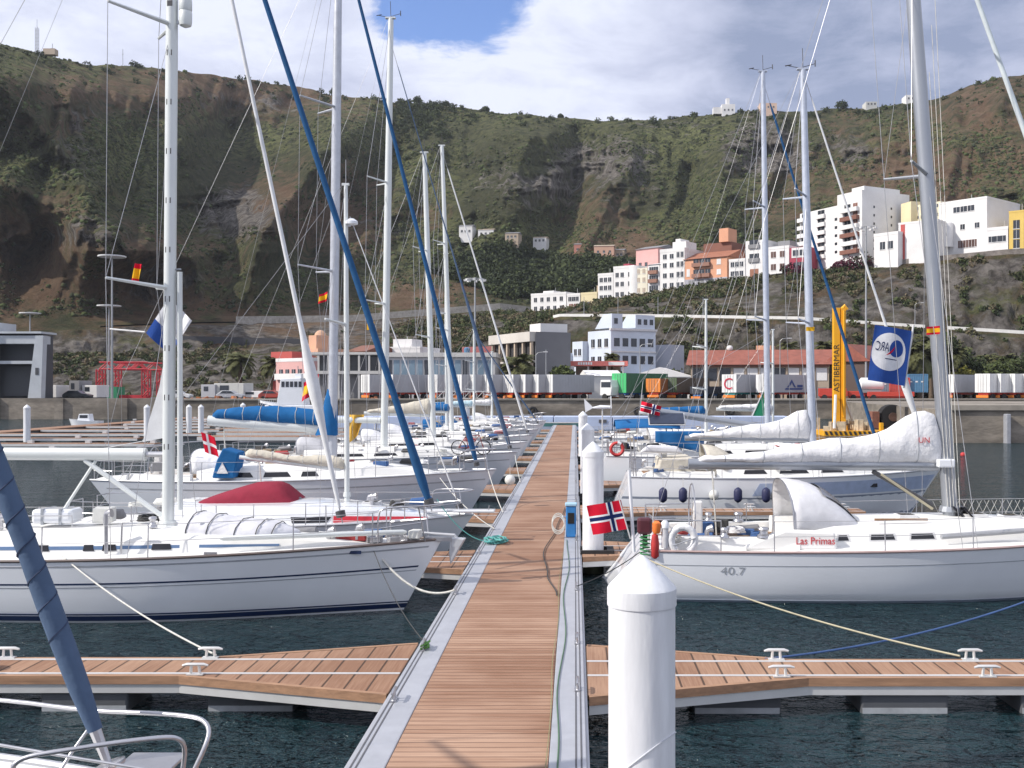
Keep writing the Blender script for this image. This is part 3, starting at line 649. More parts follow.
def lower_buildings():
    # stepped blue white building: lit gable ends to the left, long shaded window side to the right
    Y0,Y1=196,190
    b=Bld('terraced_building','pale blue terraced building stepping up in front of the cliff','office building',588,Y0,611,Y1,QZ,zof(330,Y1),10.3,BLUEW)
    H=b.h; b.grid(.6,b.w-.4,3,(H-3.0,H-6.2),1.1,1.5)
    for i in range(5):
        for z in (H-2.9,H-6.1,H-9.3): b.sidewin(1.3+i*1.95,z,1.25,1.5)
    MB().box(b.w-.3,b.w+.25,-.2,b.d+.2,H+.003,H+.4).build('cornice',frame_m,b.r)
    MB().box(b.w+.004,b.w+.2,-.1,b.d,H-4.0,H-3.7).build('cornice',frame_m,b.r)
    b.body(-3.4,-.02,-1.2,9,0,H-1.8,'left_wing',BLUEW,-1); b.body(-6.8,-3.42,-2.0,9,0,H-3.9,'left_step',BLUEW,-1); b.body(-10,-6.82,-2.6,9,0,H-6.0,'lowest_step',BLUEW,-1)
    b.grid(-3.1,-.3,2,(H-4.4,),.9,1.2,None,-1.2); b.grid(-6.5,-3.7,2,(H-6.6,),.9,1.2,None,-2.0)
    MB().box(b.w+.02,b.w+3.5,4,10.2,-1,H-8.0).build('rear_wing',BLUEW,b.r)
    for y0,y1 in ((.2,2.6),(5.6,10.1)):
        m=MB(); m.prism([(2.0,H+.41),(b.w,H+.41),(b.w,H+3.0),(4.6,H+3.0)],y1-y0,'y',y0); st_=m.build('roof_studio',BLUEW,b.r)
        for q in range(1 if y0<1 else 3): MB().box(b.w-.03,b.w+.05,y0+.5+q*1.4,y0+1.3+q*1.4,H+1.2,H+2.2).build('studio_window',glass_m,st_)
    # annex small grey
    c=Bld('shed','small pale flat shed on the bank right of the blue terraced building','shed',655,199,671,197,9.8,12.6,5,wm_('shedgrey',(.42,.44,.50)))
    # filling station
    Y=178
    r=thing('filling_station','filling station with a red and white canopy below the blue terraced building','filling station',(WX(567,Y),Y,QZ),0)
    w=WX(628,Y)-WX(567,Y); zc=zof(366,Y)-QZ
    MB().box(0,w,0,8,zc,zc+.85).build('canopy',M('canopy_red',(.62,.16,.13),.5),r,bevel=.03)
    s=MB()
    for i in range(6): s.box(w*.18+i*.42,w*.18+i*.42+.3,-.04,-.003,zc+.2,zc+.65)
    s.box(w*.68,w*.94,-.04,-.003,zc+.12,zc+.7)
    s.build('sign_panel',WHITE,r)
    for x in (.8,w*.35,w*.66,w-.8): MB().box(x-.15,x+.15,1,1.3,0,zc-.003).build('column',WHITE,r)
    MB().box(1.5,w-1,5,9.5,0,zc-.003).build('kiosk',SAND,r)
    k=MB()
    for i in range(5): k.box(2.2+i*1.5,3.2+i*1.5,4.9,4.99,.6,2.4)
    k.build('shop_windows',glass_m,r); MB().box(0,w*.12,-.05,3,0,zc-.003).build('side_wall',WHITE,r)
    # white warehouse left (low)
    Y=168
    b=Bld('warehouse','low white warehouse with gabled end below the filling station','warehouse',589,Y,622,Y+1,QZ,zof(376,Y),8,WHITE); b.gable(1.0,.2,WHITE,True); b.grid(b.w*.55,b.w*.95,2,(.9,),1.2,1.3)
    Y=172
    b=Bld('warehouse','wide white warehouse with a shallow gable and a blue door','warehouse',628,Y,692,Y-2,QZ,zof(377,Y),10,WHITE)
    b.gable(1.6,.2,WHITE,False); b.grid(1.2,b.w*.55,2,(1.0,),.9,1.2); b.grid(b.w*.72,b.w,3,(1.2,),.8,1.0)
    MB().box(b.w*.55,b.w*.72,-.06,-.003,0,2.6).build('door',M('door_blue',(.18,.32,.50),.6),b.r)
    # red roofed long building
    Y=170
    b=Bld('market_hall','long two storey hall with a dark red tiled roof behind the trailers','hall',692,Y,829,Y-4,QZ,zof(365,Y),12,SAND)
    b.gable(2.6,.9,TERRA)
    W=b.w
    for i in range(10):
        x=W*(i+.08)/10
        MB().box(x,x+W*.078,-.08,-.003,3.0,5.0).build('window',glass_m if i<3 or i==6 else WHITE,b.r)
        MB().box(x-W*.016,x-W*.006,-.22,-.003,0,b.h-.05).build('pilaster',SAND,b.r)
    for i in (0,1,4,7,9): MB().box(W*(i+.15)/10,W*(i+.8)/10,-.07,-.003,0,1.9).build('doorway',GREYW,b.r)
    MB().box(-.1,W+.1,-.5,-.003,b.h-.35,b.h).build('eaves_beam',BROWN,b.r)
    MB().ball((W*.27,6,b.h+2.9),.5).build('roof_dome',WHITE,b.r,smooth=True)
    b=Bld('hall_wing','dark brown gabled wing behind the yellow crane','hall',829.5,167,868,163,QZ,zof(362,167),14,wm_('darkbrown',(.10,.07,.06))); b.gable(2.8,.5,TERRA,False)
    # long low office with glass front
    Y=168
    b=Bld('office_building','long low grey office with glazed strip windows behind the white trailers','office building',383,Y,495,Y,QZ,zof(357,Y),12,wm_('officegrey',(.50,.50,.51)))
    MB().box(-.4,b.w+.2,-.5,12.2,b.h+.003,b.h+.7).build('roof_slab',wm_('slab',(.52,.51,.49)),b.r)
    m=M('glass_blue',(.18,.26,.33),.2,var=.2,scale=.4)
    for i in range(14):
        x=.5+i*(b.w-.8)/14; MB().box(x,x+(b.w-.8)/14-.28,-.07,-.003,b.h-3.2,b.h-.5).build('window',m if i%5 else glass_m,b.r)
    b=Bld('office_terrace','open grey concrete gallery with columns left of the glazed office','gallery',309,Y+1,382,Y+1,QZ,zof(374,Y),10,GREYW)
    MB().box(-.3,b.w,-1.2,10,b.h+.003,b.h+.5).build('floor_slab',wm_('slab',(.52,.51,.49)),b.r)
    MB().box(-.3,b.w,-1.2,10,b.h+3.1,b.h+3.5).build('roof_slab',wm_('slab',(.52,.51,.49)),b.r)
    for i in range(8):
        x=i*(b.w-.4)/7; MB().box(x,x+.3,-1.1,-.8,b.h+.503,b.h+3.097).build('column',wm_('slab',(.52,.51,.49)),b.r)
        MB().box(x,x+.3,-1.1,-.8,0,b.h-.003).build('column',wm_('slab',(.52,.51,.49)),b.r)
    MB().box(1,b.w-1,3,9,b.h+.503,b.h+3.09).build('glazed_room',glass_m,b.r)
    # dark concrete frame building
    Y0,Y1=186,172
    b=Bld('concrete_frame_building','unfinished grey concrete frame building with dark open floors','building',495,Y0,535,Y1,QZ,zof(345,Y0),6.5,wm_('open_floor_shade',(.035,.033,.035)))  # near-black solid wall colour stands in for shade inside the open floors
    sl=wm_('slablight',(.50,.47,.43))
    for z in (3.0,6.0): MB().box(-.5,b.w+.1,-.9,-.003,z,z+.35).build('floor_slab',sl,b.r)
    MB().box(-.6,b.w+.05,-1.0,6.6,b.h+.003,b.h+1.6).build('roof_fascia',sl,b.r)
    for i in range(6):
        x=i*(b.w-.5)/5; MB().box(x,x+.5,-.7,-.3,0,3.0-.003).build('column',SAND,b.r); MB().box(x,x+.5,-.7,-.3,3.353,6.0-.003).build('column',SAND,b.r); MB().box(x,x+.5,-.7,-.3,6.353,b.h-.01).build('column',SAND,b.r)
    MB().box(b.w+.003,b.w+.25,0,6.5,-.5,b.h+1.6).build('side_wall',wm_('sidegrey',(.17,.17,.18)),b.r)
    b.body(b.w*.75,b.w*1.0,1,6,b.h+1.61,b.h+3.0,'roof_room',WHITE)
    # pink town buildings at left centre
    b=Bld('quayside_building','salmon building with white arched balconies left of the blue furled sail','building',276,186,312,180,QZ,zof(362,186),10,PINK)
    b.grid(.6,b.w-.6,5,(3.6,),1.0,1.5); b.balcony(.3,b.w-.3,3.3,WHITE,.6); b.parapet(.6,WHITE); b.grid(.6,b.w-.6,4,(.2,),1.2,2.2)
    b=Bld('quayside_building','red flat roofed building beside the palms','building',271,196,292,193,QZ,zof(352,196),9,REDB); b.grid(.5,b.w-.5,3,(3.3,5.6),.9,1.2)
    b=Bld('quayside_building','peach house with a little tower above the salmon building','building',303,200,318,197,QZ,zof(349,200),9,wm_('peach2',(.58,.36,.24))); b.grid(.4,b.w-.4,3,(4.9,),.7,1.2)
    b.body(.4,b.w*.6,1,5,b.h+.003,b.h+2.6,'roof_tower',wm_('peach2',(.58,.36,.24))); MB().lathe([(1.2,0),(1.0,.5),(.6,.9),(.1,1.1)],(b.w*.3,3,b.h+2.6),12).build('dome',wm_('peach2',(.6,.4,.3)),b.r,smooth=True)
    b=Bld('quayside_building','small peach house with dark roof in front of the tall blue masted yacht','building',346,204,366,200,QZ,zof(352,204),8,PEACH); b.gable(1.4,.3,BROWN); b.grid(.5,b.w-.5,3,(5.4,),.8,1.1)
    b=Bld('quayside_building','white flat roofed building behind the glazed office','building',384,205,420,203,QZ,zof(349,205),10,WHITE); b.parapet(.4); b.grid(.6,b.w-.6,4,(6.2,),1.1,1.2); b.body(1,5,2,7,b.h+.4,b.h+2,'roof_room',WHITE)
    b=Bld('quayside_building','long white flat building behind the glazed office, with a lower right part','building',421,207,440,205,QZ,zof(355,207),10,WHITE); b.grid(.6,b.w-.6,3,(4.2,),1.1,1.2)
    b=Bld('quayside_building','dull red building with a pink side behind the leaning white stay','building',462,200,494,196,QZ,zof(347,200),9,wm_('dullred',(.30,.10,.10))); b.grid(.6,b.w-.6,4,(3.2,6.0),1.0,1.2)
    # blue tank on a pole
    r=thing('water_tank','blue cylindrical tank on a steel post behind the leaning blue sails','tank',(WX(467,190),190,QZ))
    MB().lathe([(.12,0),(.12,6.4)],(0,0,0),8).build('post',M('galv',(.35,.36,.37),.5,.6),r); MB().lathe([(.55,6.4),(.55,9.0),(.3,9.2)],(0,0,0),14).build('tank_body',M('tank_blue',(.09,.20,.34),.5),r,smooth=True)
    b=Bld('kiosk','small orange roofed kiosk on the bank above the red tiled hall','kiosk',756,192,771,191,10.2,12.2,4,PEACH)
lower_buildings()
def far_buildings():
    # on the ridge
    for px,w,h,lab,m,py in ((722,7,3.2,'small white house alone on the ridge line near the first right hand mast',WHITE,112),(760,9,2.2,'row house of pale peach on the ridge between the two right hand masts',wm_('palepeach',(.62,.45,.35)),109),(784,10,2.4,'longer peach house on the ridge left of the second right hand mast',wm_('palepeach2',(.58,.42,.34)),109),(906,7,1.8,'small white house on the ridge left of the grey leaning mast',WHITE,101),(866,6,1.3,'tiny low pale house on the ridge right of the second mast',wm_('palewhite',(.5,.5,.48)),107)):
        p,i,j=hill_at(px,py+2.5)
        r=Bld('ridge_house',lab,'house',px,p.y-4,px+w*FPX/560,p.y-4,p.z-.5,p.z+h+1.2,7,m,'houses on the ridge'); r.grid(.4,r.w-.4,3,(1.3,),.8,1.0)
        if px==722: r.body(r.w*.35,r.w*.6,1,4,r.h+.003,r.h+3.5,'tower',m); r.body(-4.5,-.05,1,5,0,r.h-1.4,'left_wing',m)
    # small farm houses on mid slope
    for k,(px,py,w,h,m,lab) in enumerate([(459,233,6,2.6,WHITE,'white cottage on the green slope left of the dark wood, leftmost of four'),(478,236,7,2.0,WHITE,'low white cottage on the green slope, second from the left of four'),(505,239,6,1.8,SAND,'low sandy cottage on the green slope, third from the left of four'),(533,243,6,1.6,WHITE,'flat white cottage on the green slope, rightmost of four'),
        (574,251,8,2.4,wm_('terrace_pink',(.45,.20,.16)),'reddish terrace house above the dark wood, left one'),(594,254,9,2.6,wm_('terrace_peach',(.55,.34,.25)),'peach terrace house above the dark wood, middle one'),(611,257,6,2.2,SAND,'sandy terrace house above the dark wood, right one')]):
        p,i,j=hill_at(px,py+2); r=Bld('slope_house',lab,'house',px,p.y-2,px+w*2.2,p.y-3,p.z-.6,p.z+h+.6,6,m,'houses on the middle slope'); r.grid(.4,r.w-.4,3,(1.2,),.8,.9); r.gable(.8,.2,SAND if k%2 else GREYW)
    # telecom masts on ridge
    for px,h,lab in ((37,11,'lattice antenna mast on the ridge at far left, taller left one'),(52,5,'short antenna on the ridge beside the tall lattice mast'),(123,7,'thin pole on the ridge left of the nearest mast')):
        p,i,j=hill_at(px,ip(px,SKY)+3)
        r=thing('antenna_mast',lab,'antenna',tuple(p)); gm=M('galv',(.35,.36,.37),.5,.6)
        if px==37:
            for dx in (-.5,.5):
                m=MB()
                for dy in (-.5,.5): m.tube([(dx,dy,-1),(dx,dy,h)],.12,5)
                for q in range(7): m.tube([(dx,-.5,q*1.5),(dx,.5,q*1.5+1.5)],.07,4)
                m.build('lattice_side',gm,r)
            MB().tube([(0,0,h-.1),(0,0,h+3.5)],.09,5).build('whip_antenna',gm,r); MB().box(3,8,-1,2,-.5,2.0).build('equipment_hut',SAND,r)
        else:
            MB().tube([(0,0,-1),(0,0,h+1)],.12,5).build('pole',gm,r); MB().tube([(-.5,0,h*.8),(.5,0,h*.8)],.07,5).build('crossbar',gm,r)
far_buildings()
# ------------------------------------------------ vegetation near the town
def leafy(name,pts,rad,mats,per,leaf,seed=0,flat=.8,parent=None,stretch=1.0):
    """many small leaf faces spread through the volume of every crown"""
    rg=np.random.default_rng(seed); n=len(pts); rad=np.asarray(rad,float)*np.ones(n)
    cnt=np.maximum(12,(per*(rad/rad.mean())**2).astype(int)); own=np.repeat(np.arange(n),cnt); N_=len(own)
    d=rg.normal(size=(N_,3)); d/=np.linalg.norm(d,axis=1)[:,None]
    lump=1+.35*np.sin(d[:,0]*4+own*1.7)*np.cos(d[:,1]*5+own*.9)+.2*np.sin(d[:,2]*7+own)
    r=rad[own]*(.35+.65*rg.random(N_)**.45)*lump
    c=pts[own]+d*r[:,None]*np.array([1,1,flat*stretch]); 
    nrm=d*.7+rg.normal(size=(N_,3))*.8; nrm/=np.linalg.norm(nrm,axis=1)[:,None]
    t=np.cross(nrm,rg.normal(size=(N_,3))); t/=np.linalg.norm(t,axis=1)[:,None]; b=np.cross(nrm,t)
    s=(leaf*(.6+.8*rg.random(N_)))[:,None]
    v=np.stack([c-t*s,c+b*s*.55,c+t*s,c-b*s*.55],1)
    f=np.arange(N_*4).reshape(-1,4)
    mi=(np.repeat(rg.integers(0,len(mats),n),cnt)+(rg.random(N_)<.3))%len(mats)
    return quick_mesh(name,v.reshape(-1,3),f,mats,False,parent,mi)
LF=lambda k,c: M('leaf_'+k,c,.8,var=.3,scale=.6,spec=.2)
L_D=LF('dark',(.036,.048,.022)); L_M=LF('mid',(.068,.086,.034)); L_L=LF('light',(.075,.095,.030)); L_Y=LF('yellowish',(.16,.15,.03)); L_B=LF('dry',(.15,.12,.075)); L_P=LF('purple',(.085,.018,.035)); L_O=LF('olive',(.11,.105,.055))
def bank_shrubs():
    rg=np.random.default_rng(12); P_=[];S_=[]
    def add(px0,px1,Yf,fr,n,smin,smax,dens=.45,seed=5):
        for _ in range(n):
            px=rg.uniform(px0,px1); u=rg.uniform(*fr); Y=Yf(px,u)
            if fbm(np.array([px/26.]),np.array([u*2.2+px/90]),3,seed)[0]<dens: continue
            s=rg.uniform(smin,smax); P_.append((WX(px,Y),Y,ground_at(px,Y)+s*.35)); S_.append(s)
    # bank between the cliff road and the houses
    add(536,1150,lambda p,u:r2y(p)+9.5+(r4y(p)-3.5-r2y(p)-9.5)*u,(0,1),1000,.5,1.2,.49)
    add(540,860,lambda p,u:r2y(p)+9.5+(r4y(p)-2.5-r2y(p)-9.5)*u,(.55,1),560,.6,1.2,.30,9)
    # rock bank below the cliff road
    add(520,1150,lambda p,u:float(ip(p,S1Y))+(r2y(p)-1-float(ip(p,S1Y)))*u,(.0,.5),700,.5,1.5,.46)
    add(520,1150,lambda p,u:float(ip(p,S1Y))+(r2y(p)-1-float(ip(p,S1Y)))*u,(.5,1),420,.5,1.2,.5)
    # left bank under the retaining wall
    add(-60,540,lambda p,u:float(ip(p,S1Y))+(r4y(p)-9-float(ip(p,S1Y)))*u,(0,.9),1000,.4,1.1,.5)
    add(400,545,lambda p,u:float(ip(p,S1Y))+(r4y(p)-12-float(ip(p,S1Y)))*u,(.3,1),500,.6,1.5,.30,4)
    o=leafy('bank_shrubs',np.array(P_),np.array(S_),[L_D,L_M,L_O,L_B,L_O,L_M],60,.34,21)
    tag(o,'tangled green and brown shrubs over the banks below the houses','shrubs',kind='stuff')
    # shrubs and low trees behind the red roofed hall and the filling station
    P_=[];S_=[]
    for _ in range(150):
        px=rg.uniform(628,960); Y=rg.uniform(190,203); s=rg.uniform(1.0,2.2)
        P_.append((WX(px,Y),Y,max(QZ,ground_at(px,Y))+s*.6+rg.uniform(0,3.5))); S_.append(s)
    o=leafy('garden_thicket',np.array(P_),np.array(S_),[L_M,L_D,L_L,L_O],150,.36,22)
    tag(o,'mixed green thicket behind the warehouses and the red tiled hall','thicket',kind='stuff')
bank_shrubs()
def wood():
    rg=np.random.default_rng(8); P_=[];S_=[]
    G_=np.stack([GX,GY,GZ],-1)
    poly=lambda px: (np.interp(px,[440,500,560,640,665],[272,249,262,268,286]),np.interp(px,[440,500,560,640,665],[275,300,300,278,290]))
    for _ in range(5200):
        px=rg.uniform(436,668); a,b=poly(px); py=rg.uniform(a,b)
        j=int(np.searchsorted(pxs,px)); col=VY-(GZ[:,j]-EYE)*FPX/GY[:,j]; i=int(np.argmax((col<=py)&(np.arange(nr)>cum[5]-2)))
        if i<cum[5]: continue
        s=rg.uniform(1.3,3.0); p=G_[i,j]+np.array([rg.uniform(-1,1),0,s*.8]); P_.append(p); S_.append(s)
        if len(P_)>1150: break
    tag(leafy('dark_wood',np.array(P_),np.array(S_),[L_D,L_D,L_M,L_D],110,.62,31),'dense dark green wood on the slope above the left end of the white houses','wood',kind='stuff')
    # bushes and little trees on the skyline and the slope near it
    k=0
    lab={330:'first dark bush on the ridge right of the big grey mast',401:'dark ridge tree just right of the tall white mast',}
    names=[(320,3.0),(333,2.5),(401,3.4),(417,2.6),(424,3.2),(447,2.0),(486,2.0),(500,2.6),(560,1.5),(842,3.0)]
    for q,(px,s) in enumerate(names):
        p,i,j=hill_at(px,float(ip(px,SKY))+3)
        t=thing('ridge_tree','small dark tree on the ridge line, '+ORD[q]+' from the left of ten','tree',(p.x,p.y,p.z-.5),0,'trees on the ridge line')
        MB().tube([(0,0,-1),(.1,0,s*.6),(0,.1,s*1.0)],[.3,.22,.12],6).build('trunk',M('bark',(.09,.07,.05),.9,var=.3,scale=6),t)
        leafy('crown',np.array([(0,0,s*1.1),(s*.5,0,s*.8),(-s*.55,.2,s*.85)]),[s*.85,s*.6,s*.6],[L_D,L_M],160,.5,40+q,.75,t)
    P_=[];S_=[]
    for _ in range(420):
        px=rg.choice([rg.uniform(0,1040),rg.normal(420,22),rg.normal(415,14)]); py=float(ip(px,SKY))+abs(rg.normal(0,1))*(22 if 380<px<460 else 9)+2
        p,i,j=hill_at(px,py); s=rg.uniform(.8,2.3); P_.append((p.x,p.y,p.z+s*.4)); S_.append(s)
    tag(leafy('ridge_bushes',np.array(P_),np.array(S_),[L_D,L_M,L_D],70,.5,33),'scattered dark bushes below the ridge line','bushes',kind='stuff')
wood()
bark=M('bark',(.09,.07,.05),.9,var=.3,scale=6)
def palm_proto(h=5.0,r=2.6,seed=0,n=44,mat=None,droop=1.0):
    rg=random.Random(seed); t=thing('palm_tree','palm','palm',(0,0,0))
    MB().tube([(0,0,-.6),(.05,.02,h*.3),(-.04,.03,h*.7),(0,0,h)],[.34,.27,.24,.30],9).build('trunk',M('palm_bark',(.13,.095,.065),.95,var=.35,scale=5,bump=.03),t)
    m=MB()
    for i in range(n):
        az=rg.uniform(0,6.283); el=rg.uniform(-.25,1.35); L_=r*rg.uniform(.8,1.1)
        pts=[]; p=Vector((0,0,h)); e=el
        for k in range(8):
            pts.append(p.copy()); p=p+Vector((math.cos(az)*math.cos(e),math.sin(az)*math.cos(e),math.sin(e)))*(L_/7); e-=(.24*droop)
        sd=Vector((-math.sin(az),math.cos(az),0))
        for k in range(7):
            for q in range(3):
                a=pts[k].lerp(pts[k+1],q/3); wd=.62*r/2.6*math.sin(math.pi*min(1,(k+q/3+.6)/7.6))**.7+.08
                f=(pts[k+1]-pts[k]).normalized()
                for sg in (-1,1):
                    tip=a+sd*sg*wd+f*.22*r/2.6*2-Vector((0,0,wd*.45)); m.add([a,a+f*.10*r,tip],[(0,1,2)])
    m.build('crown',mat or LF('palm',(.095,.10,.042)),t,fixn=False); return t
def palms():
    spots=[ # px, Y, height, radius, yellowish, label
     (240,196,6.6,3.6,'palm left of the salmon building, left one of the pair'),(273,196,6.0,3.4,'palm beside the salmon building, right one of the pair'),
     (458,172,6.2,2.6,'palm standing behind the glazed office, near the leaning blue sail'),(520,165,5.2,3.6,'bushy palm in front of the concrete frame building'),
     (513,168,4.0,2.4,'small palm low in front of the concrete frame building, left of the bushy one'),
     (612,181,7.0,1.7,'small palm in front of the pale blue terraced building'),
     (596,183,5.4,1.3,'thin palm at the left steps of the pale blue terraced building'),
     (788,188,9.0,2.2,'palm behind the red tiled hall, between the two right hand masts'),
     (824,190,9.2,2.4,'palm behind the red tiled hall, beside the yellow crane'),
     (920,176,7.2,4.6,'large palm right of the blue and white flag'),(931,184,9.4,3.4,'tall palm close behind the large palm beside the grey mast'),
     (955,184,7.5,2.8,'palm just right of the grey leaning mast'),(1004,186,6.5,2.6,'palm near the right edge behind the white trailers'),
     (987,190,6.8,2.3,'palm between two trees near the right edge'),(318,196,4.5,2.2,'small palm behind the open gallery'),(427,180,5.5,2.0,'small palm left of the white flat building')]
    pr=palm_proto(5.0,2.6,1); pr2=palm_proto(5.0,2.6,2)
    for q,(px,Y,h,r,l) in enumerate(spots):
        base=pr if q%2 else pr2
        c=base if q<2 else copy_tree(base)
        c.location=(WX(px,Y),Y,QZ+h-5.0*(r/2.6)); c.scale=(r/2.6,)*3; c.rotation_euler=(0,0,q*1.3); c['label']=l; c['group']='palms along the quay road'
        if h>5.0*(r/2.6)+.4:    # longer trunk for tall palms
            k=r/2.6; tr=[o for o in bpy.data.objects if o.parent==c and o.name.startswith('trunk')][0]
            dz=(h-5.0*k)/k; me=tr.data.copy(); tr.data=me
            for v in me.vertices:
                if v.co.z<2: v.co.z-=dz
palms()
def tree(name,label,loc,h,r,mats,seed,per=700,leaf=.34,group=None,flat=.85,cat='tree'):
    rg=random.Random(seed); t=thing(name,label,cat,loc,0,group); m=MB()
    m.tube([(0,0,-.6),(.1,.05,h*.3),(0,0,h*.62)],[.26,.2,.12],7)
    cs=[(0,0,h*.72)]; rs=[r*.75]
    for i in range(6):
        a=i*1.05+rg.uniform(-.3,.3); p=(math.cos(a)*r*.6,math.sin(a)*r*.6,h*rg.uniform(.5,.85)); cs.append(p); rs.append(r*rg.uniform(.4,.6)); m.tube([(0,0,h*.4),(p[0]*.5,p[1]*.5,p[2]*.8),p],[.12,.08,.04],5)
    m.build('trunk',bark,t); leafy('crown',np.array(cs),rs,mats,per//7,leaf,seed,flat,t); return t
def trees():
    G2='trees behind the containers on the right'
    for q,(px,Y,h,r,mm,l) in enumerate([(946,188,11,4.2,[L_D,L_M],'dark ivy covered tree right behind the grey leaning mast'),(963,180,5.4,2.2,[L_Y,L_L,L_M],'yellow flowering tree right of the grey leaning mast'),(980,186,7.5,3.0,[L_M,L_D],'dark round tree between the yellow flowering tree and the right edge'),
        (1000,182,6.5,2.6,[L_M,L_L],'bright green tree behind the white trailers near the right edge'),(1020,184,7.5,3.4,[L_D,L_M],'dark tree at the very right edge behind the trailers'),(1042,186,7,3.2,[L_M,L_L],'green tree just beyond the right edge'),(902,188,7,2.8,[L_D,L_M],'dark tree behind the blue and white flag'),(560,166,5.5,1.8,[L_M,L_L],'slim green tree between the dark building and the filling station'),(615,180,4.5,1.7,[L_Y,L_L],'yellow green bush before the pale blue terraced building')]):
        tree('broadleaf_tree',l,(WX(px,Y),Y,QZ-.1),h,r,mm,60+q,1500,.34,G2 if px>880 else None)
    for q,(px,u,s,l) in enumerate([(862,-2.5,3.4,'big purple bougainvillea at the foot of the tall white tower'),(843,-2.4,2.4,'purple bougainvillea between the crimson house and the tall tower'),(792,-2.6,2.6,'dark purple bush below the crimson house'),(800,-4.6,2.0,'small dark purple bush downhill of the crimson house')]):
        Y=r4y(px)+u; t=thing('bougainvillea',l,'bush',(WX(px,Y),Y,ground_at(px,Y)-.3),0,'purple bushes below the houses')
        MB().tube([(0,0,-.5),(.1,0,s*.5)],[.15,.08],6).build('stem',bark,t)
        leafy('crown',np.array([(0,0,s*.6),(s*.6,0,s*.45),(-s*.6,0,s*.5)]),[s*.8,s*.55,s*.55],[L_P,L_P,L_D],260,.3,80+q,.8,t)
trees()
# ------------------------------------------------ lamp posts, cars and containers
galv=M('galv',(.35,.36,.37),.5,.6)
def lamp(label,px,Y,z0,h,kind,group):
    r=thing('lamp_post',label,'lamp post',(WX(px,Y),Y,z0),0,group)
    MB().tube([(0,0,-.2),(0,0,h)],[.10,.06] if h<12 else [.2,.12],8).build('pole',galv,r,smooth=True)
    if kind=='arm':
        MB().tube([(0,0,h-.01),(.35,-.1,h+.35),(1.3,-.3,h+.42)],.045,6).build('arm',galv,r); MB().box(1.1,1.8,-.42,-.2,h+.36,h+.48).build('lamp_head',frame_m,r,bevel=.03)
    elif kind=='ring':
        m=MB(); ring=[]
        for i in range(24):
            a=i/24*6.283; ring.append((1.5*math.cos(a),1.5*math.sin(a),h-.3))
        m.tube(ring+[ring[0]],.06,5); m.tube([(-1.5,0,h-.3),(1.5,0,h-.3)],.05,5); m.build('ring_frame',galv,r)
        for i in range(8):
            a=i/8*6.283; MB().obox((1.5*math.cos(a),1.5*math.sin(a),h-.62),.5,.4,.3,a).build('floodlight',frame_m,r)
    elif kind=='disc': MB().lathe([(.1,h-.1),(1.9,h),(1.9,h+.18),(.2,h+.32)],(0,0,0),16).build('lamp_head',frame_m,r)
    return r
GL='lamp posts on the cliff road'
for q,px in enumerate((584,618,658,703,756,805,915)):
    lamp('slim lamp post on the cliff road, '+ORD[q]+' from the left of seven',px,r2y(px)+8.9,r2z(px),5.2,'none' if q<6 else 'arm',GL)
for px,Y,h,k,l in ((30,200,16.0,'disc','tall lamp mast behind the grey ship ramp at the far left'),(112,150,20.5,'disc','tallest lamp mast near the red gantry, with a flat white head'),(109,176,15.5,'disc','slightly lower lamp mast close behind the tallest one by the red gantry'),(475,163,19,'ring','floodlight mast with a ring of lamps above the white trailers'),(866,163,27.0,'ring','tall floodlight mast with a ring of lamps in front of the tall white tower'),(546,158,7.6,'none','plain steel pole in front of the dark building side wall'),(536,158,6.8,'arm','street lamp with a curved arm at the corner of the dark building'),(640,158,8.0,'arm','street lamp standing before the white warehouse'),(780,165,9.2,'arm','street lamp behind the red tiled hall roof'),(330,168,6,'none','slim pole in front of the salmon building')):
    lamp(l,px,Y,QZ,h,k,'lamp masts on the quay')
for q,px in enumerate((128,)):
    pass
TY_=M('tyre_black',(.02,.02,.02),.85)
ORG=M('bumper_orange',(.75,.22,.03),.6); REDC=M('chassis_red',(.50,.05,.03),.6); GRY=M('trailer_shade_grey',(.38,.385,.41),.6,var=.08,scale=.5); WT=M('trailer_white',(.72,.72,.71),.5,var=.06,scale=.7)  # grey trailer sides: white bodies with their shade put into the colour
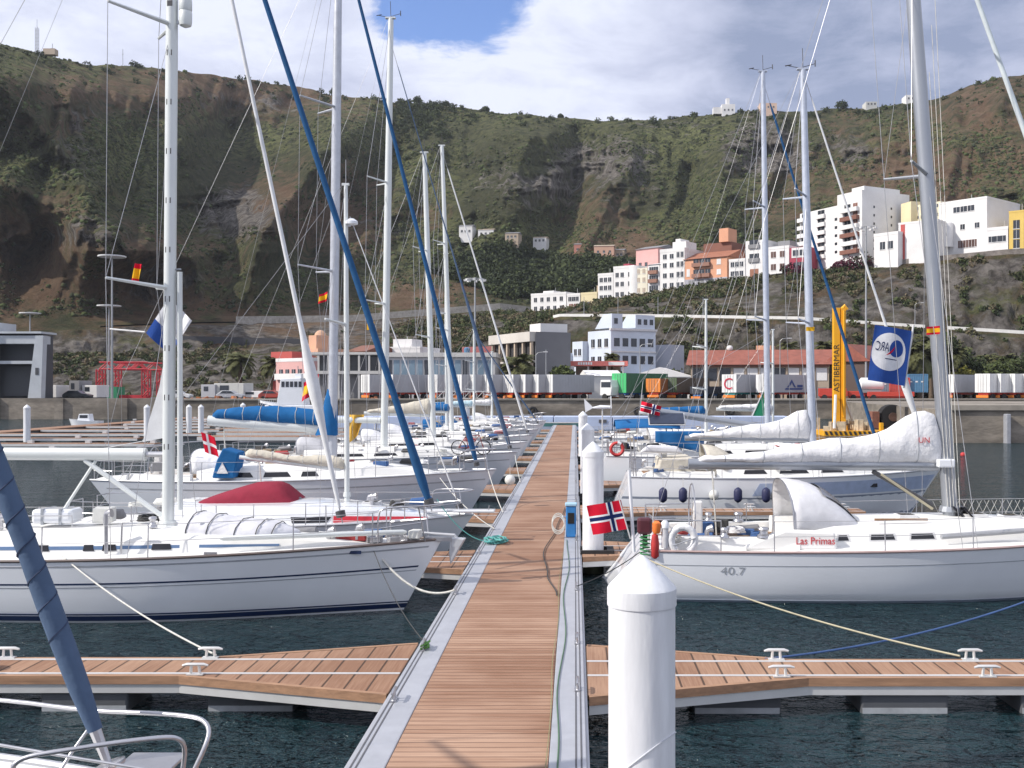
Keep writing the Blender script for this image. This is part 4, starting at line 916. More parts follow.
def trailer(label,px,Y,ang=-42,L_=12.5,side=None,end=None,h=2.65,w=2.45,chassis=None,zb=1.15,group='trailers and containers parked on the quay',name='parked_trailer',marks=None,cat='trailer'):
    """origin: near left corner of the rear door; +x along the door, +y along the length"""
    side=side or GRY; end=end or WT
    r=thing(name,label,cat,(WX(px,Y),Y,QZ),R(ang),group)
    bd=MB(); bd.box(0,w,.05,L_,zb,zb+h); b=bd.build('container_body',side,r)
    rb=MB()
    n=int(L_/.6)
    for i in range(n): rb.box(w+.002,w+.02,.3+i*(L_-.5)/n,.3+i*(L_-.5)/n+.18,zb+.12,zb+h-.12)
    rb.build('side_ribs',side,r)
    d=MB(); d.box(0,w,-.02,.047,zb,zb+h); dr=d.build('rear_door',end,r)
    l=MB()
    for x in (w*.22,w*.40,w*.60,w*.78): l.tube([(x,-.06,zb+.08),(x,-.06,zb+h-.08)],.025,5)
    l.box(w/2-.02,w/2+.02,-.04,-.023,zb+.03,zb+h-.03); l.build('lock_bar',galv,dr)
    MB().box(.4,w-.4,.2,L_-.1,zb-.32,zb-.003).build('chassis',chassis or REDC,r)
    MB().box(.25,w-.25,-.1,.12,zb-.78,zb-.40).build('bumper',ORG,r,bevel=.02)
    for y in (1.2,2.5,L_*.78):
        for x in (.15,w-.5):
            m=MB(); m.tube([(x,y,.48),(x+.35,y,.48)],.48,14); m.build('wheel',TY_,r)
    m=MB(); m.box(w-.35,w-.2,L_*.62,L_*.62+.2,0,zb-.33); m.box(.2,.35,L_*.62,L_*.62+.2,0,zb-.33); m.build('support_leg',galv,r)
    return r
BLU_L=M('logo_blue',(.03,.06,.20),.6); RED_L=M('logo_red',(.45,.02,.05),.6)
def trailers():
    k=0
    for px,L_,sd,lab in ((361,10,None,'white ended trailer at the left end of the row, below the glazed office'),(384,9,None,'white ended trailer second in the row below the glazed office'),(428,10,None,'white ended trailer just right of the white mast, third in the row'),(452,10,None,'white ended trailer fourth in the row'),(465.5,10,None,'white ended trailer fifth in the row, tight beside its neighbour'),(479,10,None,'white ended trailer sixth in the row, where a steel ramp stands'),(503,10,None,'white ended trailer seventh in the row, below the concrete frame building'),(515,11,None,'white ended trailer eighth in the row'),(528,12,None,'white ended trailer ninth in the row'),(542,10.5,None,'long shade-grey sided trailer left of the white truck, last of the row of nine')):
        trailer(lab,px,157,-48,L_*.8)
    # white tractor
    r=thing('white_truck','white truck cab between the long trailer and the green container','truck',(WX(600,156),156,QZ),R(-40))
    m=MB(); m.prism([(0,.7),(2.0,.7),(2.2,1.9),(1.9,3.0),(.1,3.0),(0,1.9)],2.4,'y',0); m.build('cab',WT,r,bevel=.06); MB().box(.25,2.0,-.03,-.003,1.9,2.7).build('windscreen',glass_m,r); MB().box(0,5,.7,1.7,.5,.68).build('chassis',GREYW,r)
    for x in (.9,4.0):
        for y in (-.05,2.1): MB().tube([(x,y,.48),(x,y+.3,.48)],.48,12).build('wheel',TY_,r)
    GRN=M('container_green',(.05,.42,.14),.6,var=.1); GRN_SHADE=M('container_green_shade',(.03,.12,.06),.6)  # second green is the lit green with the side's shade in its colour
    trailer('bright green container with shade-darkened side on a blue trailer',612,157,-48,9,GRN_SHADE,GRN,2.9,3.0,M('chassis_blue',(.05,.16,.42),.6),1.1)
    trailer('small orange container on a trailer right of the green one',646,156,-28,4,M('container_dkorange',(.25,.09,.03),.7,var=.2),M('container_orange',(.70,.22,.03),.6),2.0,2.3,None,1.2)  # side is a darker orange than the end
    trailer('dark brown tarpaulin trailer between the orange and the lettered container',664,158,-40,9,M('tarp_brown',(.09,.065,.045),.8),M('tarp_green',(.07,.10,.05),.8),2.2,2.3)
    trailer('empty blue flatbed with dark load left of the lettered container',690,157,-45,6,M('load_dark',(.03,.035,.05),.8),M('load_dark'),1.1,2.2,M('chassis_blue'),.95)
    t=trailer('white trailer with shade-grey side whose door carries a big red letter C',722,155,-42,10,None,None,2.65,2.5,M('chassis_teal',(.05,.30,.30),.6))
    text_mesh('door_letter','C',2.4,RED_L,t,(.28,-.10,1.62),(R(90),0,0),.004)
    t=trailer('trailer with a blue emblem on its shade-grey side, half behind the first right hand mast',756,155,-42,11.5)
    m=MB(); m.prism([(4.6,1.9),(6.0,3.1),(7.2,1.9),(6.7,1.9),(6.0,2.6),(5.2,1.9)],.01,'x',2.5); m.prism([(4.0,1.55),(9.0,1.55),(9.3,1.8),(4.2,1.8)],.01,'x',2.5); m.box(2.5,2.51,7.6,9.2,1.9,2.3); m.build('side_emblem',BLU_L,t)
    def low(name,label,px,Y,w,d,h,mat,cat,ang=-10):
        r=thing(name,label,cat,(WX(px,Y),Y,QZ),R(ang),'trailers and containers parked on the quay'); 
        MB().box(0,w,0,d,.55,.55+h).build('load_bed',mat,r,bevel=.04); MB().box(.2,w-.2,.2,d-.2,.3,.547).build('chassis',REDC,r)
        for x in (.5,w-.9):
            for y in (-.03,d-.3): MB().tube([(x+.3,y,.42),(x+.3,y+.3,.42)],.42,12).build('wheel',TY_,r)
        return r
    low('red_flatbed','red empty flatbed trailer left of the yellow crane',819,156,4.0,2.3,1.2,REDC,'trailer'); low('red_flatbed','low red flatbed trailer right of the yellow crane, left one',848,157,3.4,2.3,.8,REDC,'trailer'); low('red_flatbed','low red flatbed trailer under the small containers, right one',868,155,6.6,2.4,.7,REDC,'trailer')
    r=thing('tank_container','white rounded tank standing right of the yellow crane','tank',(WX(859,157),157,QZ+1.4),R(-8)); MB().tube([(0,0,1),(.3,0,1),(3.3,0,1),(3.6,0,1)],[.6,.95,.95,.6],16).build('tank_body',WT,r,smooth=True); MB().box(.3,3.2,-.7,.7,-.3,.15).build('cradle',GREYW,r)
    CB=M('container_blue',(.09,.22,.36),.6,var=.1); CR=M('container_red',(.52,.08,.06),.6)
    def cont(label,px,Y,w,h,mat,zb=1.25):
        r=thing('shipping_container',label,'container',(WX(px,Y),Y,QZ+zb),R(-6),'small containers right of the crane'); MB().box(0,w,0,5.5,0,h).build('container_body',mat,r)
        m=MB()
        n=int(w/.35)
        for i in range(n): m.box(.1+i*(w-.2)/n,.1+i*(w-.2)/n+.14,-.04,-.002,.1,h-.1)
        m.build('ribs',mat,r); f=MB(); f.box(-.03,.1,-.06,.1,0,h); f.box(w-.1,w+.03,-.06,.1,0,h); f.box(.103,w-.103,-.06,.1,h-.12,h+.02); f.build('corner_frame',mat,r)
        for q in range(3): MB().box(.25+q*(w-.4)/3,.25+q*(w-.4)/3+.35,-.055,-.042,h*.55,h*.55+.2).build('label_plate',WT,r)
    cont('blue and white container behind the blue stay, left of the red one',870,159,3.1,1.9,M('container_greyblue',(.22,.28,.34),.6)); cont('small red container partly behind the flag',890,158,2.9,2.1,CR); cont('blue container with white plates right of the flag',908,158,2.9,2.75,CB,1.15); MB
    trailer('trailer with shade-grey side and white door immediately right of the grey leaning mast',938,156,-42,11)
    for q,(px,L_) in enumerate(((975,4.5),(986,6),(1000,9),(1012,9),(1024,9))):
        trailer('tall white container near the right edge, '+ORD[q]+' of five from the left',px,155+q*.5,-55,L_,WT,WT,2.75)
    # left part of the quay
    for q,(px,w,h,mat,l) in enumerate([(201,2.4,2.0,GRY,'grey van body on the left part of the quay'),(214,5.0,2.2,wm_('palewhite',(.5,.5,.48)),'pale box trailer left of the palms'),(233,7.0,1.0,WHITE,'long low white boat hull stored on the quay below the palms'),(82,2.6,1.9,WHITE,'white hut left of the red gantry'),(69,1.8,2.6,GREYW,'dark narrow cabin near the ship ramp'),(45,2.0,1.9,WHITE,'small white cabin beside the grey ship ramp')]):
        r=thing('quay_box',l,'cabin',(WX(px,162),162,QZ),R(-12),'cabins and boxes on the left quay'); MB().box(0,w,0,3,.35,h+.35).build('box_body',mat,r,bevel=.05); MB().box(.3,w-.3,.3,2.7,0,.347).build('base',GREYW,r); MB().box(w*.2,w*.5,-.05,-.003,.35+h*.5,.35+h*.85).build('window',glass_m,r)
    for q,(px,mat,l) in enumerate([(62,M('car_dark',(.04,.045,.05),.3,coat=.5),'dark hatchback parked left of the red gantry'),(163,M('car_white',(.65,.65,.65),.3,coat=.5),'white hatchback parked right of the red gantry, behind the mast'),(216,M('car_silver',(.45,.46,.48),.3,.3,coat=.5),'silver hatchback below the dark retaining wall'),(258,M('car_red',(.40,.05,.03),.3,coat=.5),'red hatchback below the palms')]):
        car(l,px,156.5,mat)
def car(label,px,Y,mat,rz=0):
    r=thing('parked_car',label,'car',(WX(px,Y),Y,QZ),rz,'cars parked on the left quay')
    MB().prism([(0,.35),(3.9,.35),(4.0,.75),(3.5,.95),(2.9,1.0),(2.3,1.42),(.9,1.45),(.2,1.0),(-.02,.8)],1.65,'y',0).build('body',mat,r,bevel=.08)
    g=MB(); g.prism([(.55,1.0),(2.7,1.0),(2.2,1.36),(.95,1.38)],.01,'y',-.03); g.build('side_window',glass_m,r)
    for x in (.75,3.1):
        for y in (-.04,1.49): MB().tube([(x,y,.31),(x,y+.2,.31)],.31,14).build('wheel',TY_,r)
trailers()
def heaps():
    rg=random.Random(5); m=MB()
    for i in range(70):
        px=rg.choice((rg.uniform(185,262),rg.uniform(370,400),rg.uniform(430,520)) if i%3 else (rg.uniform(185,262),)); Y=rg.uniform(151.5,153.5); s=rg.uniform(.15,.45)
        m.obox((WX(px,Y),Y,QZ),s*1.6,s,s*rg.uniform(.6,1.6),rg.uniform(0,3),rg.uniform(-.4,.4))
    tag(m.build('fishing_gear',M('gear_orange',(.42,.15,.06),.85,var=.7,scale=.25)),'jumble of orange and brown fishing gear along the quay edge','gear',kind='stuff')
    # steel gangway ramp
    r=thing('gangway','light steel lattice gangway lying on the quay below the trailers','gangway',(WX(437,152.5),152.5,QZ)); w=WX(490,152.5)-WX(437,152.5); m=MB()
    for z in (.3,1.3): m.tube([(0,0,z),(w,0,z)],.05,5)
    for i in range(9):
        x=w*i/8; m.tube([(x,0,.3),(x,0,1.3)],.04,5)
        if i<8: m.tube([(x,0,.3),(x+w/8,0,1.3)],.035,5)
    m.build('truss',frame_m,r); MB().box(0,w,0,1.1,.2,.3).build('walkway_plate',galv,r)
heaps()
def ship():
    Y=150
    r=thing('ferry_bow','grey white ferry with its open vehicle ramp, cut off by the left edge','ship',(WX(-6,Y),Y,0))
    w=WX(48,Y)-WX(-6,Y); z=lambda py: zof(py,Y)
    hw=M('ship_white',(.46,.49,.52),.5,var=.12,scale=.4); dk=M('ship_dark',(.055,.06,.07),.6)
    MB().box(-14,-.02,-2,6,-.5,z(322)).build('hull',hw,r); MB().box(0,w*.74,1.5,5.5,-.5,z(334)-.003).build('rear_deckhouse',dk,r)
    MB().box(0,w*.97,-1.5,3.0,z(334),z(332)).build('top_deck',hw,r); MB().box(0,w*.95,-1.2,1.49,z(344),z(336)).build('upper_band',hw,r)
    MB().prism([(w*.86,z(336)),(w,z(336)),(w*.96,z(398)),(w*.72,z(398))],1.2,'y',-1.4).build('right_door',hw,r)
    MB().prism([(0,z(336)),(w*.10,z(336)),(w*.12,z(362)),(w*.02,z(398)),(0,z(398))],1.2,'y',-1.4).build('left_door',hw,r)
    MB().box(w*.12,w*.86,-1.0,1.49,z(364),z(361)).build('car_deck',hw,r)
    MB().prism([(w*.14,z(366)),(w*.78,z(366)),(w*.74,z(396)),(w*.10,z(396))],.4,'y',1.0).build('raised_ramp',dk,r)
    MB().box(w*.86,w*.92,-1.45,-1.402,z(375),z(368)).build('door_window',dk,r)
    for px,a,b in ((2,337,330),): MB().box(-4,-3,-2.05,-2.002,z(345),z(338)).build('port_window',dk,r)
ship()
def gantry():
    Y=168; x0=WX(97,Y); x1=WX(150,Y)
    rd=M('gantry_red',(.50,.03,.045),.6,var=.15,scale=1)
    r=thing('gantry_crane','bright red lattice travelling gantry on the left quay','gantry',(x0,Y,QZ)); w=x1-x0; H=zof(362,Y)-QZ
    def truss(a,b,th,name):
        a=Vector(a); b=Vector(b); m=MB(); d=(b-a); n=max(2,int(d.length/th)); u=Vector((0,0,1)) if abs(d.normalized().z)<.5 else Vector((1,0,0))
        for o in (-1,1):
            for q in (-1,1): m.tube([a+u*o*th/2+Vector((0,q*th/2,0)),b+u*o*th/2+Vector((0,q*th/2,0))],.11,5)
        for i in range(n):
            p=a.lerp(b,i/n); q=a.lerp(b,(i+1)/n); s=1 if i%2 else -1
            for yy in (-th/2,th/2): m.tube([p+u*s*th/2+Vector((0,yy,0)),q-u*s*th/2+Vector((0,yy,0))],.09,4)
        m.build(name,rd,r)
    for y in (0,6): truss((.6,y,H-.6),(w-.6,y,H-.6),1.1,'beam')
    for x in (.6,w-.6):
        for y in (0,6): truss((x,y,.4),(x,y,H-1.2),1.0,'leg')
    MB().box(0,w,-.2,.2,.1,.7).build('sill_beam',rd,r)
    MB().box(1.3,3.6,-1.0,2,0,2.0).build('machinery_box',M('machine_green',(.03,.25,.12),.6),r)
gantry()
def crane():
    Y=98; yel=M('crane_yellow',(.78,.38,.01),.5,var=.08,scale=.6); z=lambda py: zof(py,Y)
    r=thing('pile_driver','tall yellow pile driver mast standing on a striped barge','crane',(WX(838,Y),Y,0))
    X=lambda px: WX(px,Y)-WX(838,Y)
    MB().box(X(833),X(839),-.4,.3,z(425),z(308)).build('mast_column',yel,r); MB().box(X(840),X(844.5),-.5,.3,z(423),z(308.5)).build('mast_column',yel,r)
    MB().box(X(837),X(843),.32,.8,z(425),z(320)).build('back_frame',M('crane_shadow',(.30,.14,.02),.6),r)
    m=MB(); m.tube([(X(842),-.1,z(309)),(X(844),-.1,z(306)),(X(846.5),-.1,z(310))],.2,8); m.build('sheave',yel,r)
    m=MB(); m.tube([(X(842.3),-.6,z(417)),(X(842.3),-.6,z(311))],.10,8); m.build('guide_tube',yel,r)
    m=MB(); m.tube([(X(834),-.6,z(395)),(X(829),-2.0,z(428))],.13,6); m.tube([(X(846),.2,z(400)),(X(860),2.0,z(428))],.13,6); m.build('stay',frame_m,r)
    t=text_mesh('lettering','ASTIBERMAR',.78,M('letter_black',(.02,.02,.02),.6),r,(X(838.2),-.41,z(392)),(R(90),R(-90),0),.004)
    m=MB(); m.box(X(818),X(879),-2.5,2.5,-.3,z(430)); m.build('barge_deck',yel,r)
    st=MB(); n=13; w=X(879)-X(818)
    for i in range(n): x=X(818)+w*i/n; st.prism([(x,z(430)-.02),(x+w/n*.5,z(430)-.02),(x+w/n*.8,.08),(x+w/n*.3,.08)],.03,'y',-2.535)
    st.build('barge_stripes',M('stripe_black',(.03,.03,.03),.7),r)
    MB().box(X(873),X(876),-2.4,-1.9,z(430)+.003,z(422)).build('bollard',yel,r)
    rg=random.Random(3); c=MB()
    for i in range(26): c.obox((rg.uniform(X(821),X(872)),rg.uniform(-2,2),z(430)),rg.uniform(.2,.9),rg.uniform(.2,.6),rg.uniform(.2,1.1),rg.uniform(0,3))
    c.build('deck_machinery',M('machine_beige',(.40,.34,.25),.8,var=.6,scale=.8),r)
    MB().box(X(833.5),X(845),-.9,.8,z(430)+.003,z(425)).build('pivot_box',yel,r)
crane()
# ------------------------------------------------ pontoons
DZ=.50
def plank_mat(key,axis,pitch,c0,c1):
    m=bpy.data.materials.new(key);m.use_nodes=True;N=m.node_tree.nodes;L=m.node_tree.links;b=N['Principled BSDF'];b.inputs['Roughness'].default_value=.75;b.inputs['Specular IOR Level'].default_value=.25
    tc=N.new('ShaderNodeTexCoord');sp=N.new('ShaderNodeSeparateXYZ');L.new(tc.outputs['Object'],sp.inputs[0])
    def mt(op,a,c=None):
        x=N.new('ShaderNodeMath');x.operation=op
        for i,q in enumerate((a,c)):
            if q is None: continue
            if isinstance(q,(int,float)): x.inputs[i].default_value=q
            else: L.new(q,x.inputs[i])
        return x.outputs[0]
    u=mt('DIVIDE',sp.outputs[axis],pitch); fl=mt('FLOOR',u); fr=mt('FRACT',u)
    wn=N.new('ShaderNodeTexWhiteNoise');wn.noise_dimensions='1D';L.new(fl,wn.inputs['W'])
    mp=N.new('ShaderNodeMapping');mp.inputs['Scale'].default_value=(1.2,30,1) if axis==1 else (30,1.2,1);L.new(tc.outputs['Object'],mp.inputs[0])
    n=N.new('ShaderNodeTexNoise');n.inputs['Scale'].default_value=1.5;n.inputs['Detail'].default_value=6;L.new(mp.outputs[0],n.inputs['Vector'])
    n2=N.new('ShaderNodeTexNoise');n2.inputs['Scale'].default_value=.6;n2.inputs['Detail'].default_value=4;L.new(tc.outputs['Object'],n2.inputs['Vector'])
    f=mt('ADD',mt('MULTIPLY',wn.outputs['Value'],.5),mt('ADD',mt('MULTIPLY',mt('SUBTRACT',n.outputs['Fac'],.5),1.4),mt('MULTIPLY',mt('SUBTRACT',n2.outputs['Fac'],.42),1.5)))
    mx=N.new('ShaderNodeMix');mx.data_type='RGBA';L.new(f,mx.inputs[0]);mx.inputs[6].default_value=c0+(1,);mx.inputs[7].default_value=c1+(1,)
    gap=mt('GREATER_THAN',mt('ABSOLUTE',mt('SUBTRACT',fr,.5)),.455)
    m2=N.new('ShaderNodeMix');m2.data_type='RGBA';L.new(mt('MULTIPLY',gap,.8),m2.inputs[0]);L.new(mx.outputs[2],m2.inputs[6]);m2.inputs[7].default_value=(.03,.02,.015,1)
    L.new(m2.outputs[2],b.inputs['Base Color'])
    bu=N.new('ShaderNodeBump');bu.inputs['Distance'].default_value=.012;L.new(mt('SUBTRACT',1.0,gap),bu.inputs['Height']);L.new(bu.outputs[0],b.inputs['Normal']);return m
PL=plank_mat('pontoon_planks',1,.145,(.245,.13,.080),(.46,.30,.21))
PLF=plank_mat('finger_planks',0,.30,(.24,.13,.080),(.40,.25,.165))
ALU=M('aluminium_edge',(.46,.47,.50),.45,.35,var=.08,scale=3); ALW=M('aluminium_bright',(.66,.66,.65),.4,.3,var=.06,scale=2)
DKF=M('groove_dark',(.10,.10,.11),.7); FLO=M('float_grey',(.085,.09,.10),.7,var=.2,scale=1.5); FLS=M('float_pale',(.36,.38,.40),.7,var=.2); TIM=M('fender_timber',(.34,.195,.115),.7,var=.3,scale=2,stretch=(1,8,8))
STEEL=M("stainless",(.50,.50,.52),.32,.85,var=.05,scale=6)
XL,XR=-2.28,.12; YE=110.
def cleat_bm(x,y,z,rz=0,s=1.0):
    m=MB(); q=MB()
    q.tube([(-.17,0,.12),(-.11,0,.135),(.11,0,.135),(.17,0,.12)],[.014,.022,.022,.014],7)
    q.tube([(-.06,0,0),(-.05,0,.13)],.02,6); q.tube([(.06,0,0),(.05,0,.13)],.02,6); q.box(-.11,.11,-.04,.04,0,.015)
    q.xf(Matrix.Translation((x,y,z))@Matrix.Rotation(rz,4,'Z')@Matrix.Scale(s,4)); return q
def main_pontoon():
    r=thing('main_pontoon','long brown plank walkway running away from the camera to the breakwater','pontoon',(0,0,0))
    MB().box(-1.88,-.27,-4,YE,DZ-.06,DZ).build('deck',PL,r)
    for a,b_ in ((XL,-1.885),(-.265,XR)):
        MB().box(a,b_,-4,YE,DZ-.12,DZ+.012).build('edge_beam',ALU,r,bevel=.012)
        g=MB(); o=a if a<-1 else b_; s=1 if a<-1 else -1
        for d in (.045,.10): x=o+s*d; g.box(min(x,x+s*.018),max(x,x+s*.018),-4,YE,DZ+.0125,DZ+.0165)
        g.build('edge_groove',DKF,r)
    f=MB(); f.box(XL-.03,XL-.002,-4,YE,DZ-.22,DZ-.03); f.box(XR+.002,XR+.03,-4,YE,DZ-.22,DZ-.03); f.build('side_fascia',ALU,r)
    y=1.0
    while y<YE-3:
        MB().box(XL+.15,XR-.15,y,y+2.6,-.35,DZ-.125).build('float',FLO,r,bevel=.05); y+=4.2
    for s,x in ((-1,XL+.10),(1,XR-.09)):
        ys=[12.65,15.1,19.2,23.9,28,32.5,37,42,47,53,60,68,78,90] if s<0 else [13.1,15.5,19.6,26,30,35,42,50,60,75,90]
        for y in ys: cleat_bm(x,y,DZ+.0165,R(90),.9).build('cleat',STEEL,r,smooth=True)
    return r
main_pontoon()
def finger(side,Y,L_,label,detail=True,w=.8):
    """finger pontoon; local x runs outwards from the walkway edge"""
    x0=XL-.035 if side<0 else XR+.035
    r=thing('finger_pontoon',label,'finger pontoon',(x0,Y,0),0 if side>0 else 0,'finger pontoons along the walkway'); s=side
    def bx(m,a,b_,y0,y1,z0,z1):
        a,b_=s*a,s*b_; return m.box(min(a,b_),max(a,b_),y0,y1,z0,z1)
    gw=1.25
    m=MB(); m.prism([(0,-gw),(s*2.9,-w/2),(s*L_,-w/2),(s*L_,w/2),(s*2.9,w/2),(0,gw)],.05,'z',DZ-.07); m.build('deck',PLF,r)
    t=MB(); t.add([],[])
    for yy in (-1,1):
        a=[(s*.02,yy*gw),(s*2.9,yy*w/2),(s*L_,yy*w/2)]
        pts=[Vector((p[0],p[1]+yy*.045,0)) for p in a]
        prof=[(-.04,DZ-.125),(.04,DZ-.125),(.04,DZ-.015),(-.04,DZ-.015)]
        MB().loft([[(p.x,p.y+q[0],q[1]) for q in prof] for p in pts]).build('fender_board',TIM,r)
        prof=[(-.02,DZ-.245),(.03,DZ-.245),(.03,DZ-.13),(-.02,DZ-.13)]
        MB().loft([[(p.x,p.y+q[0],q[1]) for q in prof] for p in pts]).build('side_beam',ALW,r)
    g=MB(); bx(g,.01,L_,w/2-.07,w/2-.01,DZ-.018,DZ-.010); bx(g,.01,L_,-w/2+.01,-w/2+.07,DZ-.018,DZ-.010); g.build('deck_rail',ALW,r)
    for x in ([1.4,3.6,5.7,7.9] if L_>7 else [2,4]):
        f=MB(); bx(f,x,x+1.15,-w/2-.02,w/2+.02,-.30,DZ-.25); q=f.build('float',FLO,r,bevel=.03)
        f=MB(); bx(f,x+.02,x+1.13,-w/2-.026,w/2+.026,-.02,.075); f.build('float_band',FLS,q)
    if detail:
        for x in ((2.6,5.3,8.2) if s>0 else (2.75,5.6,8.4)):
            for yy in (-1,1): cleat_bm(s*(x+.05*yy),yy*(w/2+.035),DZ-.012,0,1.0).build('cleat',ALW,r,smooth=True)
    return r
LFY=[14.3,23.3,31.7,40.4,49.3,58,67,76,86,97]; RFY=[14.2,24.9,32.8,42.2,51,60,70,81,93]
for q,y in enumerate(LFY): finger(-1,y,10.5 if q<6 else 9,ORD[q]+' finger pontoon from the camera on the left side of the walkway',q<5)
for q,y in enumerate(RFY): finger(1,y,10.5 if q!=2 else 8.8,ORD[q]+' finger pontoon from the camera on the right side of the walkway',q<5)
PILE=M('pile_white',(.71,.725,.75),.5,var=.11,scale=2.2,var2=.06,vscale2=.5,bump=.004,bscale=6,stretch=(3,3,.5)); PILED=M('pile_seam',(.50,.52,.56),.6)
def pile(label,x,y,r_=.245,top=3.04,group='white mooring piles'):
    r=thing('mooring_pile',label,'pile',(x,y,0),0,group); h=top
    MB().lathe([(r_,-2.5),(r_,h-.35)],(0,0,0),40).build('shaft',PILE,r,smooth=True)
    MB().lathe([(r_*1.035,h-.36),(r_*1.04,h-.35),(r_*1.035,h-.235),(r_*.98,h-.215),(r_*.5,h-.09),(.03,h-.012),(.01,h)],(0,0,0),40).build('conical_cap',PILE,r,smooth=True,auto=20)
    MB().lathe([(r_*1.008,-.4),(r_*1.012,0),(r_*1.006,.22)],(0,0,0),40).build('waterline_growth',M('weed_green',(.04,.05,.03),.9,var=.4,scale=5),r,smooth=True)
    return r
pile('nearest white pile with a conical cap, big in front at the right of the walkway',.49,7.7)
p2=pile('second white pile from the camera beside the walkway',.42,24.4)
pile('third white pile from the camera beside the walkway',.44,37.5); pile('fourth white pile from the camera beside the walkway',.44,58)
for q,(px,Y,l) in enumerate(((27,80,'lone white pile at the far left among the empty pontoons'),(147,88,'white pile just left of the nearest mast'),(189,96,'left one of two thin white piles right of the nearest mast'),(201,96,'right one of two thin white piles, at the tip of the blue boom cover'),(243,104,'thin white pile behind the blue boom cover'),(467,96,'white pile between leaning stays near the far boats'))):
    pile(l,WX(px,Y),Y,.25,WZ(404.5 if q!=4 else 400,Y) if q!=4 else 2.9)
# seam on the near pile and rubber brackets of the piles
m=MB(); m.tube([(.49+.248*math.cos(a),7.7+.248*math.sin(a),1.55+.22*math.cos(a-R(-30))) for a in [R(-150)+i*R(12) for i in range(14)]],.006,5); m.build('seam',PILED,[o for o in bpy.data.objects if o.name=='mooring_pile'][0]).location=(-.49,-7.7,0)
for i,y in enumerate((7.7,24.4,37.5,58)):
    b=MB(); b.box(.125,.9,y-.36,y-.27,.30,.56); b.box(.125,.9,y+.27,y+.36,.30,.56); b.box(.74,.9,y-.27,y+.27,.30,.56)
    tag(b.build('pile_bracket',M('rubber_black',(.02,.02,.022),.8),None,bevel=.01),'black square guide bracket around the '+ORD[i]+' pile beside the walkway' if i else 'black square guide bracket around the nearest pile','bracket','pile guide brackets')
# floating breakwater
def breakwater():
    r=thing('floating_breakwater','long pale blue floating breakwater across the end of the walkway','breakwater',(0,0,0))
    bl=M('breakwater_blue',(.46,.53,.70),.6,var=.1,scale=.8)
    for i in range(8):
        x=-27+i*6.2; MB().box(x,x+6.12,110.3,113.3,-.4,1.38).build('segment',bl,r,bevel=.06)
    m=MB()
    for x in (-11.5,-9.9,-8.5,2.5,6.2): m.box(x,x+.8,110.22,110.29,.72,1.05)
    m.build('dark_slot',DKF,r)
    d=MB(); rings=[]
    for i in range(9):
        t=i/8; w_=.35*math.sin(math.pi*(.12+.76*t)); rings.append([(-3.8+t*4.4,109.6-w_,.75+.1*abs(t-.5)),(-3.8+t*4.4,109.6-w_*.7,.35),(-3.8+t*4.4,109.6+w_*.7,.35),(-3.8+t*4.4,109.6+w_,.75+.1*abs(t-.5))])
    k=thing('rowing_boat','small green and white rowing boat lying along the breakwater','rowing boat',(0,0,0)); 
    MB().loft(rings).build('hull',M('boat_teal',(.08,.22,.22),.5),k); MB().box(-3.6,.4,109.18,109.22,.72,.8).build('rubbing_strake',frame_m,k)
breakwater()
def empty_pontoons():
    x0=-52
    r=thing('side_pontoon','long empty brown pontoon at the far left, parallel to the walkway','pontoon',(0,0,0)); MB().box(x0,x0+2.4,55,140,.42,.5).build('deck',PL,r); MB().box(x0+.1,x0+2.3,55,140,-.3,.417).build('float',FLO,r)
    for q,(Y,xe) in enumerate(((66,-32.5),(73,-29),(81,-33.5),(89,-31),(98,-33),(107,-37),(116,-40),(126,-44),(135,-40))):
        k=thing('finger_pontoon',ORD[q]+' empty finger pontoon from the camera in the field at the far left','finger pontoon',(x0+2.43,Y,0),0,'empty finger pontoons at the far left'); L_=xe-x0-2.43
        MB().box(0,L_,-.6,.6,.40,.5).build('deck',PLF,k); MB().box(0,L_,-.66,-.603,.30,.47).build('side_beam',ALW,k); MB().box(0,L_,.603,.66,.30,.47).build('side_beam',ALW,k)
        for x in (1,6,11,16):
            if x+2<L_: MB().box(x,x+2,-.55,.55,-.3,.397).build('float',FLO,k)
        for x in (L_-.5,L_-5,L_-9): MB().box(x,x+.35,-.15,.15,.503,.68).build('cleat',ALW,k)
    # the fingers run on to the right behind the masts
    for q,(Y,xa,xe) in enumerate(((84,-29.8,-17.8),(92,-31,-19.5),(101,-34,-22))):
        k=thing('floating_pontoon','brown '+['nearest','middle','farthest'][q]+' one of three pontoons behind the blue boom cover','pontoon',(xa,Y,0),0,'pontoons behind the blue boom cover'); L_=xe-xa
        MB().box(0,L_,-1.2,1.2,.40,.5).build('deck',PLF,k); MB().box(0,L_,-1.26,-1.203,.2,.47).build('side_beam',ALW,k); MB().box(.3,L_-.3,-1.1,1.1,-.3,.397).build('float',FLO,k)
empty_pontoons()
